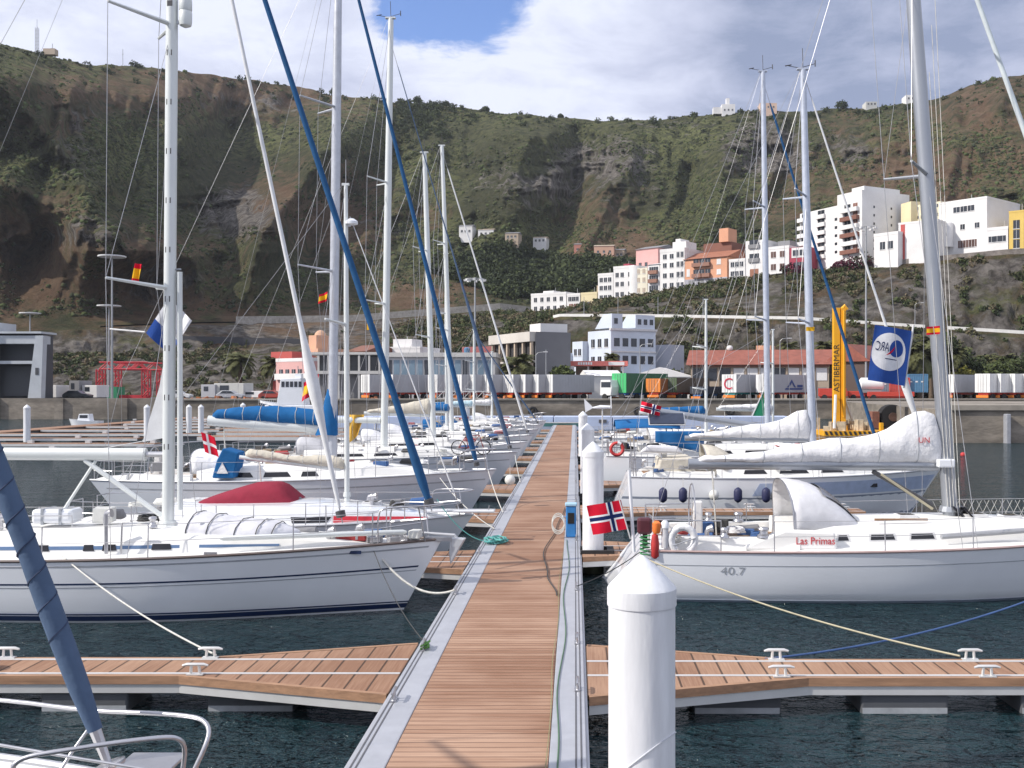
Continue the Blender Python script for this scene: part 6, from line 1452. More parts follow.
# ---- nearest boat, only its bow rail and furled sail are in the picture
def boat_near():
    b=Boat('nearest yacht at the lower left, only bow rails and dark blue furled sail visible',13,3.8,-2.62,7.5,0,1.35,1.2,bow_over=.8)
    b.cabin(2.6,9.6,.42); b.mast(13+(-9.0+2.62),16.5,0,.12,spr=(.38,.7)); b.rails([2,4,6,8,10],pul=False)
    xb=b.L-.66; z0=b.dz(xb)
    a,c=b.stay(xb,1.0,.08,C_NAVY,zb=z0+.1,tack=.42,ridge=.10,drum=False)
    # spiral edge of the sun strip
    d=(c-a).normalized(); s1=d.cross(Vector((0,1,0))).normalized(); s2=d.cross(s1); pts=[]; L_=(c-a).length
    for i in range(900):
        u=1.12+i*.016
        if u>L_-1: break
        k=.081*(1-.45*u/L_)+.002; an=u*6.283/.22; pts.append(a+d*u+(s1*math.cos(an)+s2*math.sin(an))*k)
    MB().tube(pts,.006,4).build('sail_edge',M('cloth_edge',(.03,.045,.09),.9),b.r)
    q=a+d*.10; MB().tube([q-d*.10,q-d*.09,q-d*.03,q-d*.02,q+d*.06,q+d*.07],[.09,.13,.13,.10,.12,.09],16).build('furling_drum',STEEL,b.r,smooth=True)
    m=MB()
    for k in range(4): m.tube([q+d*(-.02+k*.02)+(s1*math.cos(t)+s2*math.sin(t))*.112 for t in [i/16*6.283 for i in range(17)]],.008,5)
    m.build('furling_line',M('rope_redwhite',(.45,.36,.32),.9),b.r); MB().tube([q+d*.05,a+d*.45],[.03,.045],8).build('tack_swivel',STEEL,b.r)
    # bow rails at their seen shape: upper bow rail, low seat rail, legs
    T=lambda px,py,Y: Vector((WX(px,Y)-(b.Xb-b.L),Y-b.Yb,WZ(py,Y)))
    m=MB()
    up=[T(-130,706,8.8),T(-20,722,8.3),T(60,736,7.9)]
    m.tube(chaikin([T(-160,690,8.8),T(0,699,8.3),T(88,711,7.85),T(150,713,7.7),T(190,716,7.55),T(204,720,7.5),T(210,730,7.45),T(206,745,7.4),T(192,775,7.35),T(180,800,7.35)]),.017,10)
    m.tube(chaikin([T(15,772,6.85),T(12,766,6.85),T(24,757,6.87),T(60,751,6.9),T(120,742,7.0),T(165,737,7.1),T(178,738,7.15),T(185,745,7.2),T(184,762,7.25),T(178,800,7.3)]),.017,10)
    m.tube([T(95,720,7.8),T(70,755,7.6),T(48,790,7.5)],.013,8); m.tube([T(-120,738,7.3),T(0,745,7.3),T(70,757,7.25),T(150,770,7.2),T(210,778,7.2)],.012,8)
    m.build('pulpit',STEEL,b.r,smooth=True,auto=80)
    # seat on the pulpit
    MB().box(b.L-.62,b.L-.22,-.25,.2,b.dz(b.L)+.22,b.dz(b.L)+.25).build('bow_seat',STEEL,b.r,bevel=.01)
boat_near()
def boat_A():
    b=Boat('big white yacht on the left with blue window stripe and tall white mast',13.2,3.55,-2.54,20.25,R(-3.2),1.36,1.14,bow_over=.75,stern_over=.4,cove=[(.62,.645,NAVY),(.57,.585,GRS),(.90,.925,GRS)],toe=M('toe_dark',(.13,.10,.09),.6))
    L=b.L; b.cabin(3.2,L-1.35,.40,.64,.55)
    loc=lambda px,Y=20.0: WX(px,Y)-(b.Xb-L)
    b.cwin(loc(-60),loc(285),.34,.50,BLUS,'window_stripe',0)
    for p0,p1 in ((-30,2),(41,64),(98,109),(117,131),(165,184)): b.cwin(loc(p0),loc(p1),.28,.56,BLK,'window',.03,off=.014)
    xm=loc(172.5,20.8); b.mast(xm,17.0,.12,.115,MASTW,(.30,.635),.75,1.05,zbase=1.62)
    m=MB()
    for k in range(26): z=2.6+k*.48; sd=-1 if k%2 else 1; m.box(b.mx(z)+.0-.05,b.mx(z)+.05,sd*.09-.02 if sd<0 else .07,sd*.09+.02 if sd>0 else -.07,z,z+.11)
    m.build('mast_step',M('plastic_dark'),b.mo)
    b.backstay(True); b.rails([2.2,4.2,6.2,8.1,loc(305),loc(345)+.6],.62)
    b.stay(L-.22,1.0,.072,C_STAY,zb=1.9,bulge=(.7,.35,.7),tack=.25); xs=loc(344,20.5)
    b.stay(xs,.985,.05,C_SAIL,zb=1.66,bulge=(2.75,1.6,.75),tack=.3,name='furled_staysail')
    b.boom(2.98,5.6,.125,MASTW,gap=.34)
    # clew of the in-mast sail
    m=MB(); x=b.mx(4)-.11; m.prism([(x,4.75),(x-.08,4.3),(x-.42,3.22),(x,3.30)],.015,'y',-.008); m.build('sail_clew',C_SAIL,b.r)
    MB().tube([(x-.40,0,3.24),(x-1.6,0,3.02)],.008,4).build('outhaul',WIRE,b.r)
    # vertical stowed pole on the mast
    MB().tube([(xm+.25,-.02,1.9),(xm+.23,0,6.55)],.055,10).build('spinnaker_pole',MASTW,b.r,smooth=True); MB().tube([(xm+.1,0,6.6),(xm+.26,0,6.6)],.02,6).build('pole_track',MASTG,b.mo)
    # radar reflector
    z=4.26+(389-18)/1050*20.9; t=thing('radar_reflector','white cylindrical radar reflector high on the front of the nearest mast','reflector',tuple(b.W(b.mx(z)+.27,0,z-.3)))
    MB().lathe([(.03,-.02),(.11,.02),(.125,.1),(.125,.28),(.115,.30),(.125,.32),(.125,.5),(.11,.57),(.03,.6)],(0,0,0),14).build('canister',MASTW,t,smooth=True); MB().box(-.2,-.1,-.02,.02,.05,.12).build('bracket',MASTG,t)
    # life raft canister on the coachroof
    x=loc(55,20.6); t=thing('liferaft','white life raft canister strapped on the coachroof near the left edge','life raft',tuple(b.W(x,0,b.dz(x)+1.09*b.ch(x))))
    MB().box(-.4,.4,-.26,.26,.05,.34).build('canister',GEL,t,bevel=.07); m=MB(); m.box(-.2,-.15,-.268,.268,.04,.348); m.box(.15,.2,-.268,.268,.04,.348); m.build('strap',GRS,t); m=MB(); m.tube([(-.43,-.3,0),(-.43,-.3,.22),(.43,-.3,.22),(.43,-.3,0)],.012,5); m.build('cradle',STEEL,t)
    # covered dinghy on the foredeck
    x0=loc(176,20.3); x1=loc(300,20.3); t=thing('covered_dinghy','upturned dinghy under a pale grey cover lashed on the foredeck behind the nearest mast','dinghy',tuple(b.W((x0+x1)/2,-.15,b.dz(x0)+.22)),b.rz)
    rings=[];n=18;Ld=x1-x0
    for i in range(n+1):
        u=i/n; w=.62*min(1,(u*6)**.5)*(1 if u<.6 else max(.05,1-((u-.6)/.4)**2.2*.85)); h=(.42+.05*math.sin(u*9))*(min(1,.55+u*5))*(1-.72*max(0,(u-.45)/.55)**1.5)
        rings.append([(-Ld/2+Ld*u,-w*math.cos(math.pi*k/12),h*math.sin(math.pi*k/12)**.7+.012*math.sin(k*2+u*30)) for k in range(13)])
    MB().loft(rings).build('cover',cloth('dinghy',(.60,.60,.63),.03,4),t,smooth=True,auto=60)
    for u in (.2,.38,.56,.74,.88): i=int(u*n); MB().tube([(p[0]+.10*(p[2]),p[1]*1.01,p[2]*1.02+.006) for p in rings[i]],.009,5).build('lashing',RP_K,t)
    # pole lying on the side deck
    a=b.W(loc(226,19.6),-b.by(loc(226))*.72,b.dz(5)+.36); c=b.W(loc(402,19.6),-b.by(loc(402))*.3,b.dz(12)+.20)
    tag(MB().tube([a,a.lerp(c,.02),a.lerp(c,.98),c],[.02,.05,.05,.02],10).build('stowed_pole',MASTW,None,smooth=True),'long white spinnaker pole stowed along the near side deck of the big yacht','pole')
    b.hatch(loc(330),0,.5,b.dz(loc(330))+.16); b.winch(loc(205),-.6,b.dz(7)+.36); b.winch(loc(150),-.4,b.dz(7)+.44)
    clutter(b,L-3.2,L-.5,8,80,.03,.5); clutter(b,3.6,L-6,8,81,.46,.7)
    # bow fittings and anchor
    m=MB(); m.box(L-.35,L+.18,-.09,.09,b.dz(L)-.02,b.dz(L)+.05); m.build('bow_roller',STEEL,b.r); t=thing('anchor','galvanised plough anchor hanging at the bow of the big left yacht','anchor',tuple(b.W(L+.1,0,b.dz(L)+.05)),b.rz)
    MB().tube([(-.55,0,.08),(.12,0,.04),(.22,0,-.08)],.028,6).build('shank',M('galv2',(.52,.53,.55),.5,.4),t); MB().prism([(.05,.0),(.34,-.02),(.22,-.22),(.05,-.52),(.02,-.30)],.16,'y',-.08).build('fluke',M('galv2'),t,bevel=.02)
    m=MB()
    rg=random.Random(4)
    for k in range(12): m.obox((L-.5-rg.random()*.9,rg.uniform(-.25,.25),b.dz(L-1)),rg.uniform(.08,.25),rg.uniform(.05,.12),rg.uniform(.05,.16),rg.uniform(0,3))
    m.build('windlass',STEEL,b.r,bevel=.01)
    for k,xx in enumerate((loc(60),loc(230))): MB().box(xx-.12,xx+.12,-b.by(xx)*.93-.02,-b.by(xx)*.93+.02,b.dz(xx),b.dz(xx)+.07).build('deck_cleat',STEEL,b.r)
    MB().box(loc(352),loc(367),-b.by(loc(360))-.002,-b.by(loc(360))+.02,b.dz(12)-.14,b.dz(12)-.08).build('bow_emblem',NAVY,b.hullo)
    # mainsheet arch bars seen left of the mast
    m=MB(); xx=loc(112,19.5); m.tube([(xx,-1.2,b.dz(xx)+.05),(xx,-1.2,b.dz(xx)+.78)],.035,8); m.tube([(xx+.28,-1.2,b.dz(xx)+.05),(xx+.3,-1.2,b.dz(xx)+.62),(xx+.45,-1.2,b.dz(xx)+.66)],.02,8); m.build('rail_post',STEEL,b.r,smooth=True)
    fl=tag(MB().tube([b.W(loc(20,20.0),-.6,2.7),b.W(loc(22,20.0),-.7,1.7)],.02,6).build('boom_strut',STEEL,b.r),None) if False else None
    m=MB(); m.tube([(loc(99,20.8),0,2.85),(loc(60,20.8),-.1,1.62)],.03,6); m.tube([(loc(88,20.8),.0,2.86),(loc(168,20.8),0,1.75)],.05,8); m.build('boom_vang',MASTW,b.r,smooth=True)
    return b
A=boat_A()
def arc_flag(label,O,U,V_,wave=.05,flip=False,half=False):
    O,U,V_=Vector(O),Vector(U),Vector(V_); t,pt=flag(label,O,U,V_,{'u':[0,1],'v':[0,.40,1],'f':lambda u,v:('white_half',FW) if half and v>.40 else ('cloth',FBL)},wave)
    nrm=U.cross(V_).normalized()
    def patch(name,poly,mat,off):
        me=bmesh.new(); 
        for s in (-1,1):
            c=[pt(u,v)+nrm*s*off for u,v in poly]; vs=[me.verts.new(p) for p in c]; me.faces.new(vs)
        m=bpy.data.meshes.new(name); me.to_mesh(m); me.free(); m.materials.append(mat); o=bpy.data.objects.new(name,m); COL.objects.link(o); o.parent=t
    def strip_(name,f0,f1,mat,off,n=22):
        m=MB(); R_=[]
        for s in (-1,1):
            V2=[]; K_=8
            for i in range(n+1):
                a=f0(i/n); c=f1(i/n)
                for k in range(K_+1): V2.append(pt(a[0]+(c[0]-a[0])*k/K_,a[1]+(c[1]-a[1])*k/K_)+nrm*s*off)
            m.add(V2,[(i*(K_+1)+k,i*(K_+1)+k+1,(i+1)*(K_+1)+k+1,(i+1)*(K_+1)+k) for i in range(n) for k in range(K_)])
        m.build(name,mat,t,fixn=False)
    K=.008
    if not half:
     # white oval, blue eye, red swoosh
     strip_('white_oval',lambda s:(.54+.45*math.cos(math.pi*s*1.0),.52+.38*math.sin(math.pi*s)**.8),lambda s:(.54+.45*math.cos(math.pi*s),.52-.30*math.sin(math.pi*s)**.8),FW,K)
     strip_('blue_eye',lambda s:(.36+.19*math.cos(math.pi*s),.62+.17*math.sin(math.pi*s)),lambda s:(.36+.19*math.cos(math.pi*s),.60-.12*math.sin(math.pi*s)),FBL,K*1.4)
     strip_('red_swoosh',lambda s:(.40+.25*s,.70-.22*s**.7),lambda s:(.40+.24*s,.70-.28*s**.5*(1-.25*s)),FR,K*1.8)
     strip_('text_bar',lambda s:(.30+.34*s,.44),lambda s:(.30+.34*s,.425),FB,K*1.8,6)
    # letters, read mirrored from this side as in the photograph
    sgn=-1
    cu=bpy.data.curves.new('letters','FONT'); cu.body='ARC'; cu.size=1; to=bpy.data.objects.new('tmp_t',cu); COL.objects.link(to); dg=bpy.context.evaluated_depsgraph_get(); dg.update(); me=bpy.data.meshes.new_from_object(to.evaluated_get(dg)); bpy.data.objects.remove(to)
    w=max(v.co.x for v in me.vertices)
    for v in me.vertices:
        x,y=v.co.x/w,v.co.y/.72; u=.57+.34*x; vv=.56+.17*y; v.co=pt(u,vv)+nrm*K*3.6*(-1 if not flip else 1)
    me.name='letters'; me.materials.clear(); me.materials.append(FB); o=bpy.data.objects.new('letters',me); COL.objects.link(o); o.parent=t
    return t
def boat_B():
    b=Boat('low white yacht with red side stripe and claret cover, behind the big left yacht',9.8,3.1,-2.52,26.2,R(-1.5),1.12,1.0,bow_over=.8,stern_over=.5,hull=GELG,boot=None)
    L=b.L; loc=lambda px,Y=25.4: WX(px,Y)-(b.Xb-L)
    b.cabin(loc(170),L-.75,.50,.72,.62,mat=GEL)
    b.cwin(loc(335),loc(425),.10,.46,REDS,'red_stripe',.0,f1b=.42,f0b=.2); b.cwin(loc(295),loc(329),.12,.42,BLK,'window',-.10)
    b.mast(loc(344.5,26.0),9.35,-.03,.065,MASTW,(.55,),.35,.7,zbase=1.62,wires=.006,mh=False); b.backstay(False); b.rails([loc(210),loc(262),loc(312),loc(361),loc(405)],.55)
    MB().tube([(b.mx(9.3),0,9.35),(b.mx(9.3),0,10.0)],.008,4).build('aerial',WIRE,b.mo)
    b.boom(2.25,2.55,.05,MASTW,2.55,C_CREAM,prof=lambda u:.27-.10*u+.04*math.sin(u*9),w=.12,seed=5)
    b.stay(L-.3,.9,.02,C_SAIL,drum=True,tack=.3)
    # claret cover over the hatch
    x0,x1=loc(190,25.6),loc(293,25.6); rings=[]; n=14
    for i in range(n+1):
        u=i/n; z=b.dz(x0+(x1-x0)*u)+.42; H=.05+.50*min(1,u/.6)**.8 if u<.8 else .55*(1-((u-.8)/.2)**1.5*.85); W=.75*(1-.1*u)
        rings.append([(x0+(x1-x0)*u,-W*math.cos(math.pi*k/10),z-.1*(k in(0,10))+H*math.sin(math.pi*k/10)**.8) for k in range(11)])
    MB().loft(rings,closed=False,cap=False).build('hatch_cover',C_RED,b.r,smooth=True,auto=50)
    b.hatch(loc(365),0,.42); 
    t=thing('boarding_plank','white boarding plank reaching from the low yacht bow towards the walkway','plank',tuple(b.W(L-1.2,-.25,b.dz(L)+.10)),b.rz); MB().box(0,1.75,-.14,.14,0,.07).build('board',GEL,t,bevel=.02); MB().tube([(1.6,-.12,.07),(1.62,-.12,.18)],.012,5).build('peg',STEEL,t)
    clutter(b,1,8.6,16,79,.28,.9)
    # radar dome on the thin mast
    z=WZ(221,26.1); t=thing('radar_dome','small white dome antenna on the thin mast behind the blue sail','antenna',tuple(b.W(b.mx(z)+.14,0,z-.08))); MB().lathe([(.05,0),(.16,.03),(.16,.10),(.06,.17)],(0,0,0),14).build('dome',GEL,t,smooth=True); MB().box(-.12,-.02,-.02,.02,-.03,.03).build('bracket',STEEL,t)
    for q,(px,py) in enumerate(((455,528),)):
        pass
    fender('white fender ball lying between the bows near the second left finger',(WX(459,26.9),26.9,WZ(524,26.9)),.15,ball=True,mat=FWH,top=.3)
    fender('white fender ball hanging further back near the walkway edge',(WX(510,33.6),33.6,WZ(480,33.6)),.17,ball=True,mat=FWH,top=.3)
    return b
Bb=boat_B()
def boat_E():
    b=Boat('long pale yacht with thick grey mast and bright blue boom cover on the left',12.9,3.7,-2.56,34.4,R(-1),1.62,1.35,bow_over=1.0,stern_over=1.0,ws=.6,hull=GELG,cove=[(.80,.83,GRS)],boot=NAVY)
    L=b.L; loc=lambda px,Y=33.2: WX(px,Y)-(b.Xb-L)
    b.cabin(3.4,L-2.0,.42,.62,.4); 
    for p0,p1 in ((228,252),(262,290),(300,318)): b.cwin(loc(p0),loc(p1),.25,.62,BLK)
    b.cockpit(.9,3.3); b.wheel(1.6); b.sprayhood(3.2,4.8,.75,1.05,C_WHITE,base=.2)
    b.mast(loc(331.5,34.4),19.6,.22,.155,M('mast_silver',(.50,.52,.56),.35,.4),(.36,.66),.9,1.1); b.backstay(True); b.rails([2,3.8,5.6,7.4,9.2,10.8],.62)
    b.stay(L-.62,.98,.085,C_STAY,zb=1.62,bulge=(1.2,.15,1.5))
    b.boom(2.95,3.95,.17,MASTW,3.22,C_BLUE,prof=lambda u:.50+.12*math.sin(u*3.0)-.25*u*u,w=.26,seed=8,front=.0)
    # blue cover around the mast foot of the sail
    rings=[]
    for i in range(9):
        u=i/8; z=2.75+u*1.5; w=.34*(1-.55*u); cx=b.mx(z)-.20+.18*u; rings.append([(cx+w*math.cos(a)*1.1,w*.75*math.sin(a),z+.02*math.sin(3*a)) for a in [k/12*6.283 for k in range(12)]])
    MB().loft(rings).build('mast_cover',C_BLUE,b.r,smooth=True)
    # blue dodger with a pale triangle, white outboard bits
    x=loc(226,33.0); m=MB(); m.prism([(x-.45,1.45),(x+.25,1.45),(x+.42,2.25),(x-.1,2.4),(x-.3,2.0)],.7,'y',-1.5); m.build('dodger',C_BLUE,b.r,bevel=.05); m=MB(); m.prism([(x-.28,1.6),(x+.08,1.6),(x-.1,1.95)],.02,'y',-1.53); m.build('dodger_patch',C_WHITE,b.r)
    # solar / awning frame
    m=MB(); m.tube([(1.2,-1.1,1.35),(1.5,-1.1,2.4),(3.0,-1.05,2.5)],.02,6); m.tube([(1.2,1.1,1.35),(1.5,1.1,2.4),(3.0,1.05,2.5)],.02,6); m.tube([(1.5,-1.1,2.4),(1.5,1.1,2.4)],.02,6); m.build('stern_arch',STEEL,b.r)
    O=WP(205,452,32.6)-Vector((.0,0,.55)); t,_=flag('red Danish flag with a white cross on the stern of the blue covered yacht',O+Vector((.0,0,.55)),(.46,-.05,-.16),(-.12,0,.62),DAN,.04,group='ensigns of the moored yachts')
    # cloth over the rail, deck bits
    b.hatch(loc(370),0,.5); b.hatch(loc(290),0,.4)
    clutter(b,1,11.8,40,7,.25,1.2)
    return b
E_=boat_E()
def bicycle(label,p,rz,group=None):
    t=thing('bicycle',label,'bicycle',tuple(p),rz,group); fm=M('bike_frame',(.25,.03,.03),.4)
    for x in (0,1.05):
        w=MB(); w.tube([(x+.30*math.cos(a),0,.33+.30*math.sin(a)) for a in [i/20*6.283 for i in range(21)]],.022,6); o=w.build('wheel',RUB,t)
        s=MB()
        for i in range(6): a=i/6*3.1416; s.tube([(x-.29*math.cos(a),0,.33-.29*math.sin(a)),(x+.29*math.cos(a),0,.33+.29*math.sin(a))],.004,4)
        s.build('spokes',STEEL,o)
    m=MB(); bb=(.42,0,.30); st_=(.30,0,.80); hd=(.88,0,.85)
    for a,c in ((bb,st_),(st_,hd),(bb,hd),(bb,(0,0,.33)),(st_,(0,0,.33)),(hd,(1.05,0,.33))): m.tube([a,c],.018,6)
    m.build('frame',fm,t); MB().box(.18,.42,-.06,.06,.83,.88).build('saddle',RUB,t,bevel=.02); MB().tube([(.86,-.25,.98),(.84,-.1,1.0),(.86,0,.85),(.84,.1,1.0),(.86,.25,.98)],.014,6).build('handlebar',STEEL,t)
def boat_F():
    b=Boat('white yacht on the left with a bicycle lying on its foredeck',12.6,3.6,-2.46,45.2,R(-1),1.55,1.3,bow_over=.9,stern_over=.7,hull=GELG,cove=[(.78,.81,GRS)])
    L=b.L; loc=lambda px,Y=44.5: WX(px,Y)-(b.Xb-L)
    b.cabin(3.6,L-2.0,.42,.62,.4); b.cwin(5,6.2); b.cwin(6.6,7.6); b.cockpit(.9,3.5); b.sprayhood(3.3,4.8,.7,1.0,C_GREY,base=.2)
    b.mast(loc(383.5,45.2),WZ(18,45.2),.30,.155,MASTW,(.34,.62),.7,1.0,wires=.010); b.backstay(True); b.rails([2,3.8,5.6,7.4,9.2,10.8],.62)
    b.stay(L-.3,.93,.035,C_NAVY,bulge=(2.5,2.0,4.5)); b.boom(2.9,3.6,.13,MASTW,2.95)
    x=loc(353,45); m=plane_cloth(8,8,lambda u,v:(x-.38+.8*u-.25*v*u,.12*math.sin(u*9+v*2),3.15-1.35*v*(1-.35*u)),C_YEL,'boom_cloth',b.r)
    bicycle('bicycle lashed on the foredeck of the fourth left yacht',b.W(loc(458,44.0),-.9,b.dz(10.5)),0)
    clutter(b,1,11,36,9,.2,1.2)
    for q in range(3): MB().box(L-2.1+q*.28,L-1.92+q*.28,-b.by(L-1.8)-.005+q*.13,-b.by(L-1.8)+.05+q*.13,b.dz(L)-.42,b.dz(L)-.30)
    return b
boat_F()
def filler(label,Y,px_m,pytop,px_top,L,hull,cover,mastm,r_,side=-1,boomlen=3.4,furl=None,cloth_prof=None,rz=0,hood=None,wires=.012,xb=None):
    Xb=xb if xb is not None else (-2.5 if side<0 else .75+L)
    b=Boat(label,L,3.5,Xb,Y,rz,1.5,1.25,hull=hull,bow_over=.8,stern_over=.5,cove=[(.78,.82,GRS)]); loc=lambda px,yy=Y: WX(px,yy)-(b.Xb-L)
    b.cabin(3.4,L-2.0,.42,.62,.4); b.cwin(4.6,5.8); b.cwin(6.1,7.0); b.cockpit(.9,3.3); b.sprayhood(3.2,4.6,.75,1.0,hood or C_WHITE,base=.2)
    zt=WZ(pytop,Y); b.mast(loc(px_m),zt,WX(px_top,Y)-WX(px_m,Y),r_,mastm,(.36,.66),.6,1.0,wires=wires); b.backstay(False,.010); b.rails([2,3.8,5.6,7.4,9.0],.62,wire=.01)
    b.boom(2.9,boomlen,.10,mastm,3.0,cover,prof=cloth_prof,h=.45,w=.2)
    if furl: b.stay(L-.3,.96,.07 if furl is not WIRE else .02,furl)
    clutter(b,.8,L-1.2,26,int(Y),.25,1.2); return b
filler('white yacht with a cream sail gathered on its boom, fifth on the left',54.5,433.5,153,424.5,11.6,GEL,C_CREAM,MASTW,.15,furl=None,cloth_prof=lambda u:.75*(1-u)**1.2+.15)
filler('white yacht with a bright blue sail cover and two thin stays, sixth on the left',63.0,452,146,442,12.0,GEL,C_BLUE,MASTW,.14,furl=C_SAIL)
filler('grey white yacht with blue deck cover, seventh on the left',72.0,447,254,446,11.0,GELG,C_BLUE,MASTW,.13,furl=None,hood=C_BLUE)
filler('white yacht with a dark blue leaning furled sail, eighth on the left',81.5,474,330,474,11.0,GEL,C_LB,MASTW,.10,furl=C_NAVY,hood=C_BLUE)
filler('small white yacht farthest away on the left side of the walkway',92.0,492,352,492,9.5,GEL,C_WHITE,MASTW,.10,furl=None)
# ---- right side
def boat_R1():
    b=Boat('white racing yacht on the right with red lettering on its cabin side',12.3,3.75,.60+12.3,22.45,R(0),1.30,1.02,sag=.04,bow_over=.45,stern_over=-.85,ws=.80,cove=[(.735,.75,GRS)],boot=None,toe=M('toe_rose',(.42,.30,.28),.6),wl=.84)
    L=b.L; b.band('boot_stripe',.002,.99,.0,.05,M('boot_greyblue',(.20,.24,.30),.4),absz=True)
    loc=lambda px,Y=21.0: WX(px,Y)-.60
    b.cabin(loc(792),L-1.2,.46,.62,.62)
    for p0,p1 in ((841,854),(874,901),(915,941)):
        b.cwin(loc(p0)-.02,loc(p1)+.02,.30,.63,frame_m,'window_frame',.04,off=.006); b.cwin(loc(p0)+.02,loc(p1)-.02,.35,.58,BLK,'window',.04,off=.012)
    # lettering on the cabin side
    x=loc(797); W=b.cw(x+.4); text_mesh('name_lettering','Las Primas',.21,M('letter_red',(.50,.04,.05),.5),b.r,(x-.02,-1.428,b.dz(x)+.12),(R(90),0,R(0)),.004,.88)
    # coaming block under the hood and long side coaming
    b.cockpit(1.2,loc(800),.26)
    x0,x1=loc(745),loc(800); 
    MB().prism([(x0,b.dz(x0)),(loc(838),b.dz(x1)),(loc(836),b.dz(x1)+.36),(x1-.3,b.dz(x1)+.40),(x0+.4,b.dz(x0)+.26),(x0,b.dz(x0)+.1)],.25,'y',-1.42).build('coaming_shoulder',DECK,b.r,bevel=.05)
    for px,y,k in ((763,-1.30,1.5),(724,-1.32,1.1),(739,1.25,1.4),(709,1.25,1.1)): xx=loc(px,21.2 if y<0 else 23.6); b.winch(xx,y,b.dz(xx)+.25,k)
    # sprayhood
    hx0,hx1=loc(792,21.6),loc(866,21.6)
    o=b.sprayhood(hx0,hx1,1.08,1.12,cloth('hoodwhite',(.66,.66,.68),.01),base=.24)
    rr_=[]
    for i in range(5):
        u=.42+.5*i/4; x=hx0+(hx1-hx0)*u; H=1.08*(1-u**2.4*.95); W=1.12*(1-.18*u); z=b.dz(x)+.24
        rr_.append([(x+.012,-W*1.012*math.cos(math.pi*k/12)*(1+.06*math.sin(math.pi*k/12)),z+.012+H*math.sin(math.pi*k/12)**.55) for k in range(3,10)])
    MB().loft(rr_,closed=False,cap=False).build('clear_window',M('clear_vinyl',(.20,.21,.24),.2),o,smooth=True)
    # mast grey with lean
    xm=loc(951,22.4); b.mast(xm,17.2,-1.12,.16,MASTG,(.46,.74),.62,.95,zbase=1.70); b.backstay(False)
    s=MB(); s.tube([(b.mx(2.2)+.13,-.03,2.2),(b.mx(16)+.12,-.03,16)],.02,5); s.build('luff_track',MASTW,b.mo)
    m=MB()
    for k in range(5): m.tube([(b.mx(1.8)-.1+k*.06,-.16-.01*k,1.75),(b.mx(9)-.06+k*.05,-.12,9+k)],.007,4)
    m.build('halyard',RP_W,b.mo)
    MB().box(b.mx(2.7)-.28,b.mx(2.7)+.08,-.30,-.13,2.60,2.78).build('mast_box',GEL,b.mo,bevel=.03)
    b.boom(2.62,loc(946,22.4)-loc(690,22.4)-.1,.115,MASTG,2.66,C_WHITE,prof=lambda u:(.92*math.exp(-((u-.07)/.17)**2)+.40*math.exp(-((u-.42)/.28)**2)+.13)*(1 if u>.02 else .8)*(1 if u<.97 else .5),w=.20,front=.10,seed=12,gap=.06)
    text_mesh('sail_mark','UN',.17,M('letter_red'),b.r,(loc(919,22.2),-.205,3.12),(R(90),0,0),.003)
    # vang and deck gear
    MB().tube([(loc(876,22.2),0,2.50),(loc(936,22.2),0,1.78)],.05,8).build('vang',M('plastic_dark'),b.r); MB().tube([(loc(884,22.2),-.04,2.44),(loc(936,22.2),-.04,1.70)],.03,6).build('vang_line',RP_GO,b.r)
    b.stay(L-.25,.985,.075,cloth('genoa',(.62,.68,.70),.006),tack=.35)
    b.rails([loc(772),loc(880),loc(968),loc(1060),loc(1130)],.62,push=False)
    MB().box(loc(875,21.5),loc(928,21.5),-.95,-.90,b.dz(6)+.50,b.dz(6)+.54).build('grab_rail',TEAK,b.r)
    b.hatch(loc(975,22.3),0,.5); b.hatch(loc(905,22.3),-.2,.4); b.hatch(loc(1010,22.4),0,.4)
    # open hatch lids
    for px in (966,976): xx=loc(px,22.0); MB().prism([(xx,b.dz(8)+.40),(xx+.04,b.dz(8)+.40),(xx-.18,b.dz(8)+.66),(xx-.22,b.dz(8)+.64)],.42,'y',-.3).build('open_hatch_lid',BLK,b.r)
    # spinnaker pole on side deck
    MB().tube([(loc(946,20.9),-1.28,b.dz(8)+.16),(loc(1060,21.0),-1.05,b.dz(10)+.22)],.055,8).build('carbon_pole',M('pole_grey',(.30,.31,.33),.4),b.r,smooth=True)
    # hull marks
    xx=loc(722,20.6); o=text_mesh('hull_number','40.7',.22,GRS,b.hullo,(0,0,0),(0,0,0),0)
    for v in o.data.vertices:
        X_=xx+v.co.x*1.3; Z_=.58+v.co.y; t_=.5
        for _ in range(30): q=Z_/b.sh(t_); p=b.hp(t_,q); t_+=(X_-p[0])/b.L
        v.co=(X_,-b.hp(t_,q)[1]-.006,Z_)
    MB().box(loc(936,20.6),loc(961,20.6),-b.hp(b.tx(7.8),.8)[1]-.010,-b.hp(b.tx(7.8),.8)[1]+.02,.80,.845).build('hull_slot',BLK,b.hullo)
    b.wheel(1.9,.62,b.dz(2)+.60)
    # pushpit with gear
    o_=.85; z=b.dz(1)+.62
    for sd in (-1,1): m=MB(); y1=b.by(2.4)*.95; y2=b.by(1.0)*.92; m.tube([(2.3,sd*y1,b.dz(2)),(2.3,sd*y1,z),(1.0,sd*y2,z),(.95,sd*y2*.35,z)],.015,8); m.tube([(1.0,sd*y2,z),(1.0,sd*y2,b.dz(1)-.02)],.014,6); m.tube([(2.3,sd*y1,z-.3),(1.0,sd*y2,z-.3)],.012,6); m.tube([(.95,sd*y2*.35,z),(.95,sd*y2*.35,b.dz(1)-.02)],.013,6); m.build('pushpit',STEEL,b.r,smooth=True)
    clutter(b,1.3,3.6,10,82,.1,1.1)
    # bow netting
    m=MB(); x0,x1=loc(988,20.9),b.L-1.2
    n=22
